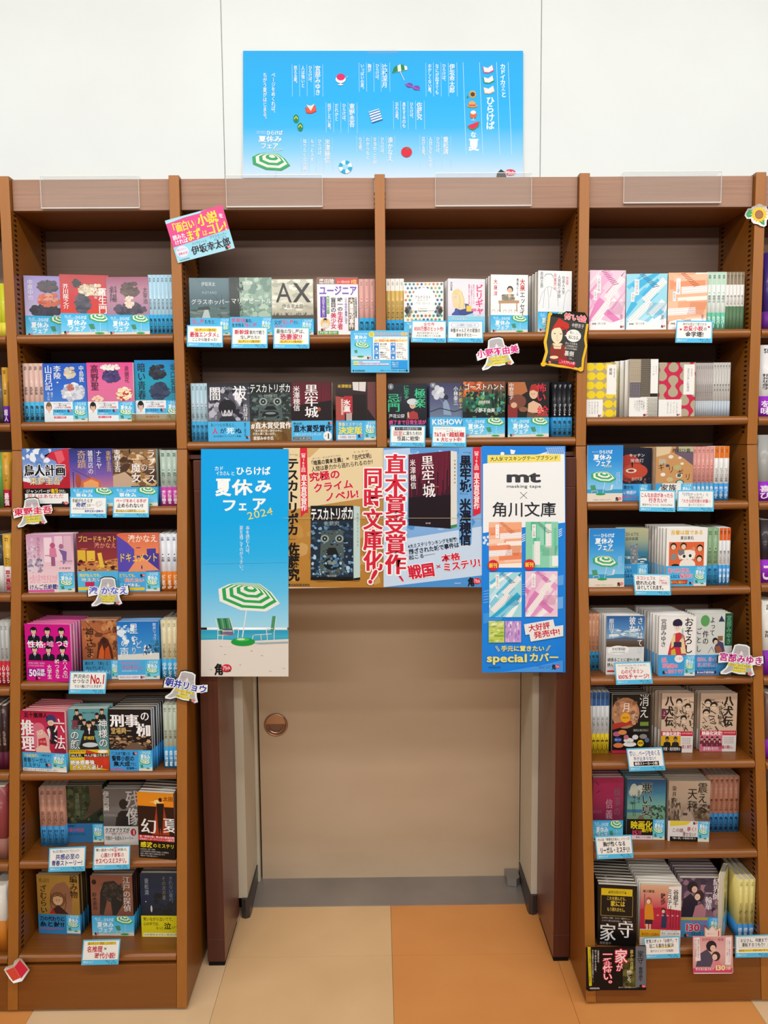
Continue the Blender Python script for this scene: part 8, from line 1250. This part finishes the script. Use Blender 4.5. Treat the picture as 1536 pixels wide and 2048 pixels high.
def tape(c):
    Q = lambda x: 760+x/3.84; Z = lambda y: 880+y/3.84; X = lambda x: 940+x/6.4; Y = lambda y: 1140+y/6.4
    c.r(964, 892, 1131, 1345, '1c86e8'); c.n(964, 892, 1131, 925, '2a90ec 1478dc 4aa4f0', 16, 12, 3); c.p([(966, 925), (Q(840), Z(165)), (Q(1410), Z(95)), (1130, 1045), (966, 1064)], 'f2f4f4'); c.p([(966, 905), (1129, 898), (1130, 1040), (966, 1066)], 'f2f4f4')
    c.p([(964, 893), (1128, 892), (1080, 908), (966, 928)], '2287e6'); c.p([(Q(1265), Z(55)), (Q(1415), Z(50)), (Q(1415), Z(110)), (Q(1300), Z(105))], '9cc4f0')
    for i in range(9): c.l(Q(1268+i*17), Z(52), Q(1290+i*17), Z(108), .9, '3c84dc')
    for i in range(4): c.l(Q(1265), Z(58+i*14), Q(1415), Z(56+i*14), .9, '3c84dc')
    c.p([(Q(1000), Z(72)), (Q(1040), Z(80)), (Q(1030), Z(108)), (Q(1005), Z(108))], 'f0f2f4'); c.e(Q(940), Z(105), 4, 3.5, 'f0f2f4')
    c.p([(Q(825), Z(116)), (Q(1386), Z(110)), (Q(1386), Z(164)), (Q(825), Z(176))], 'f0e06c'); c.rot(1.2, Q(1105), Z(140)); c.h(Q(845), Z(124), Q(1368), Z(158), '大人気マスキングテープブランド', '1c1c1c', 1); c.rot()
    c.h(Q(968), Z(235), Q(1240), Z(322), 'mt', '3c3e44', 4); c.h(Q(972), Z(342), Q(1238), Z(366), 'masking tape', '3c3e44', 1); c.l(Q(1076), Z(400), Q(1130), Z(450), .9, '3c3e44'); c.l(Q(1130), Z(400), Q(1076), Z(450), .9, '3c3e44'); c.h(Q(858), Z(476), Q(1354), Z(590), '角川文庫', '2c2e34', 1)
    for x, y in ((800, 750), (830, 745), (800, 790), (830, 800), (812, 770)): c.e(Q(x), Z(y), 3, 3, 'd8e8fa')
    for (a, b, ox) in ((1090, 730, 0), (1372, 690, 0)):
        for i in range(4): c.p([(Q(a), Z(b+i*16)), (Q(a+26), Z(b-14+i*16)), (Q(a+26), Z(b-7+i*16)), (Q(a), Z(b+8+i*16))], 'd8e8fa')
    for i in range(5): c.l(X(172), Y(275+i*36), X(238), Y(262+i*36), 1.2, '8cc0f4'); c.l(X(660), Y(190+i*30), X(706), Y(182+i*30), 1.2, '8cc0f4')
    c.p([(X(1125), Y(75)), (X(1198), Y(60)), (X(1195), Y(190)), (X(1125), Y(200))], '5ca8ee'); c.p([(X(1125), Y(350)), (X(1192), Y(340)), (X(1190), Y(490)), (X(1120), Y(500))], '6cb0f0'); c.p([(X(168), Y(555)), (X(410), Y(530)), (X(410), Y(640)), (X(168), Y(690))], '3c98ee')
    for (x0_, y0_, x1_, y1_, base, k, sd, dt, ang, t1) in ((Q(836), Z(630), Q(1088), Z(980), 'f6bc98', 'ee8c64 f8d4bc fbf0e8 f4ac84 f09c74', 6, 'c8643c', 3, 'こゝろ'), (Q(1118), Z(628), Q(1368), Z(980), '8cd4b4', '4cbc90 b0e0cc f0f6f0 70c8a4 98d8bc', 8, '2f8c68', 90, '春と修羅'), (X(244), Y(28), X(660), Y(602), 'a8dee8', '5cc0e4 c4eaf4 f4fafa 88d0e8 30b0dc', 4, '3c84ac', 46, '銀河鉄道の夜'), (X(706), Y(14), X(1120), Y(596), 'f0cfe0', 'eab4d4 f4e4ec dc84bc f8f0f4 e4a0cc', 3, 'c04c94', 52, '人間失格')):
        mt(x0_, y0_, x1_, y1_, base, k, sd, dt, ang)(c); W = x1_-x0_; c.r(x0_+W*.2, y0_+5, x0_+W*.31, y0_+32, 'fbfafa'); c.v(x0_+W*.22, y0_+7, x0_+W*.29, y0_+30, t1, '8a7f84', 0)
    c.r(X(238), Y(650), X(438), Y(926), 'c4d468'); c.n(X(238), Y(650), X(438), Y(926), 'a4c048 dce48c eef0cc 94b83c', 26, 4, 3, 1.8); c.r(X(310), Y(826), X(434), Y(852), '84b42c'); c.r(X(448), Y(650), X(652), Y(924), 'c8a0d8'); c.n(X(448), Y(650), X(652), Y(924), 'dcbce8 b484cc f0e4f4 a870c4', 26, 4, 3, .6)
    for x, y in ((868, 962), (1146, 956)): c.e(Q(x), Z(y), 11, 11, 'd8243c', 22); c.h(Q(x-32), Z(y-18), Q(x+32), Z(y+18), '新刊', 'f4e04c', 3)
    zig = lambda pts: c.p([(X(a), Y(b)) for a, b in pts], 'eeeeec'); zig([(688, 692), (1062, 628), (1082, 718), (1190, 702), (1190, 842), (775, 914), (757, 820), (708, 828)])
    c.rot(9, X(880), Y(720)); c.h(X(742), Y(680), X(1020), Y(768), '大好評', 'd0243c', 2); c.rot(9, X(980), Y(810)); c.h(X(812), Y(764), X(1150), Y(850), '発売中!', 'd0243c', 2); c.rot()
    c.h(X(395), Y(966), X(950), Y(1036), '手元に置きたい', 'f0e478', 3); c.l(X(322), Y(972), X(365), Y(1040), 1, 'f0e478'); c.l(X(336), Y(966), X(380), Y(1034), 1, 'f0e478'); c.l(X(1028), Y(964), X(985), Y(1034), 1, 'f0e478'); c.l(X(1014), Y(960), X(970), Y(1030), 1, 'f0e478'); c.h(X(212), Y(1068), X(730), Y(1172), 'special', 'f0e478', 3); c.h(X(752), Y(1060), X(1135), Y(1168), 'カバー', 'f0e478', 4)
    c.p([(X(420), Y(1300)), (X(900), Y(1215)), (X(1186), Y(1150)), (X(1186), Y(1302))], '4a9cf0'); c.h(X(235), Y(1232), X(392), Y(1250), 'KADOKAWA', '14305c', 1); c.h(X(850), Y(1218), X(1025), Y(1232), '角川文庫ラインナップ公開', '14305c', 0); c.h(X(878), Y(1240), X(1025), Y(1254), '書店店頭にて配布中', '14305c', 0); logo(c, X(1042), Y(1215), 16)
flat('poster', 'tall white and bright blue masking tape poster, right side of the doorway', 'poster', 'I', [(966, 893.5), (1129.5, 892.5), (1125.5, 1342.5), (965, 1342)], tape, Y=1.9065, mat=M_POSTER, thick=.0005, res=3)
bpy.data.objects.remove(_go); bpy.data.curves.remove(_cu)

for q in set(LABELS):
    if q and not 4 <= len(q.replace(',', ' ').replace('-', ' ').split()) <= 16: print('WORDS', len(q.replace('-', ' ').split()), q)
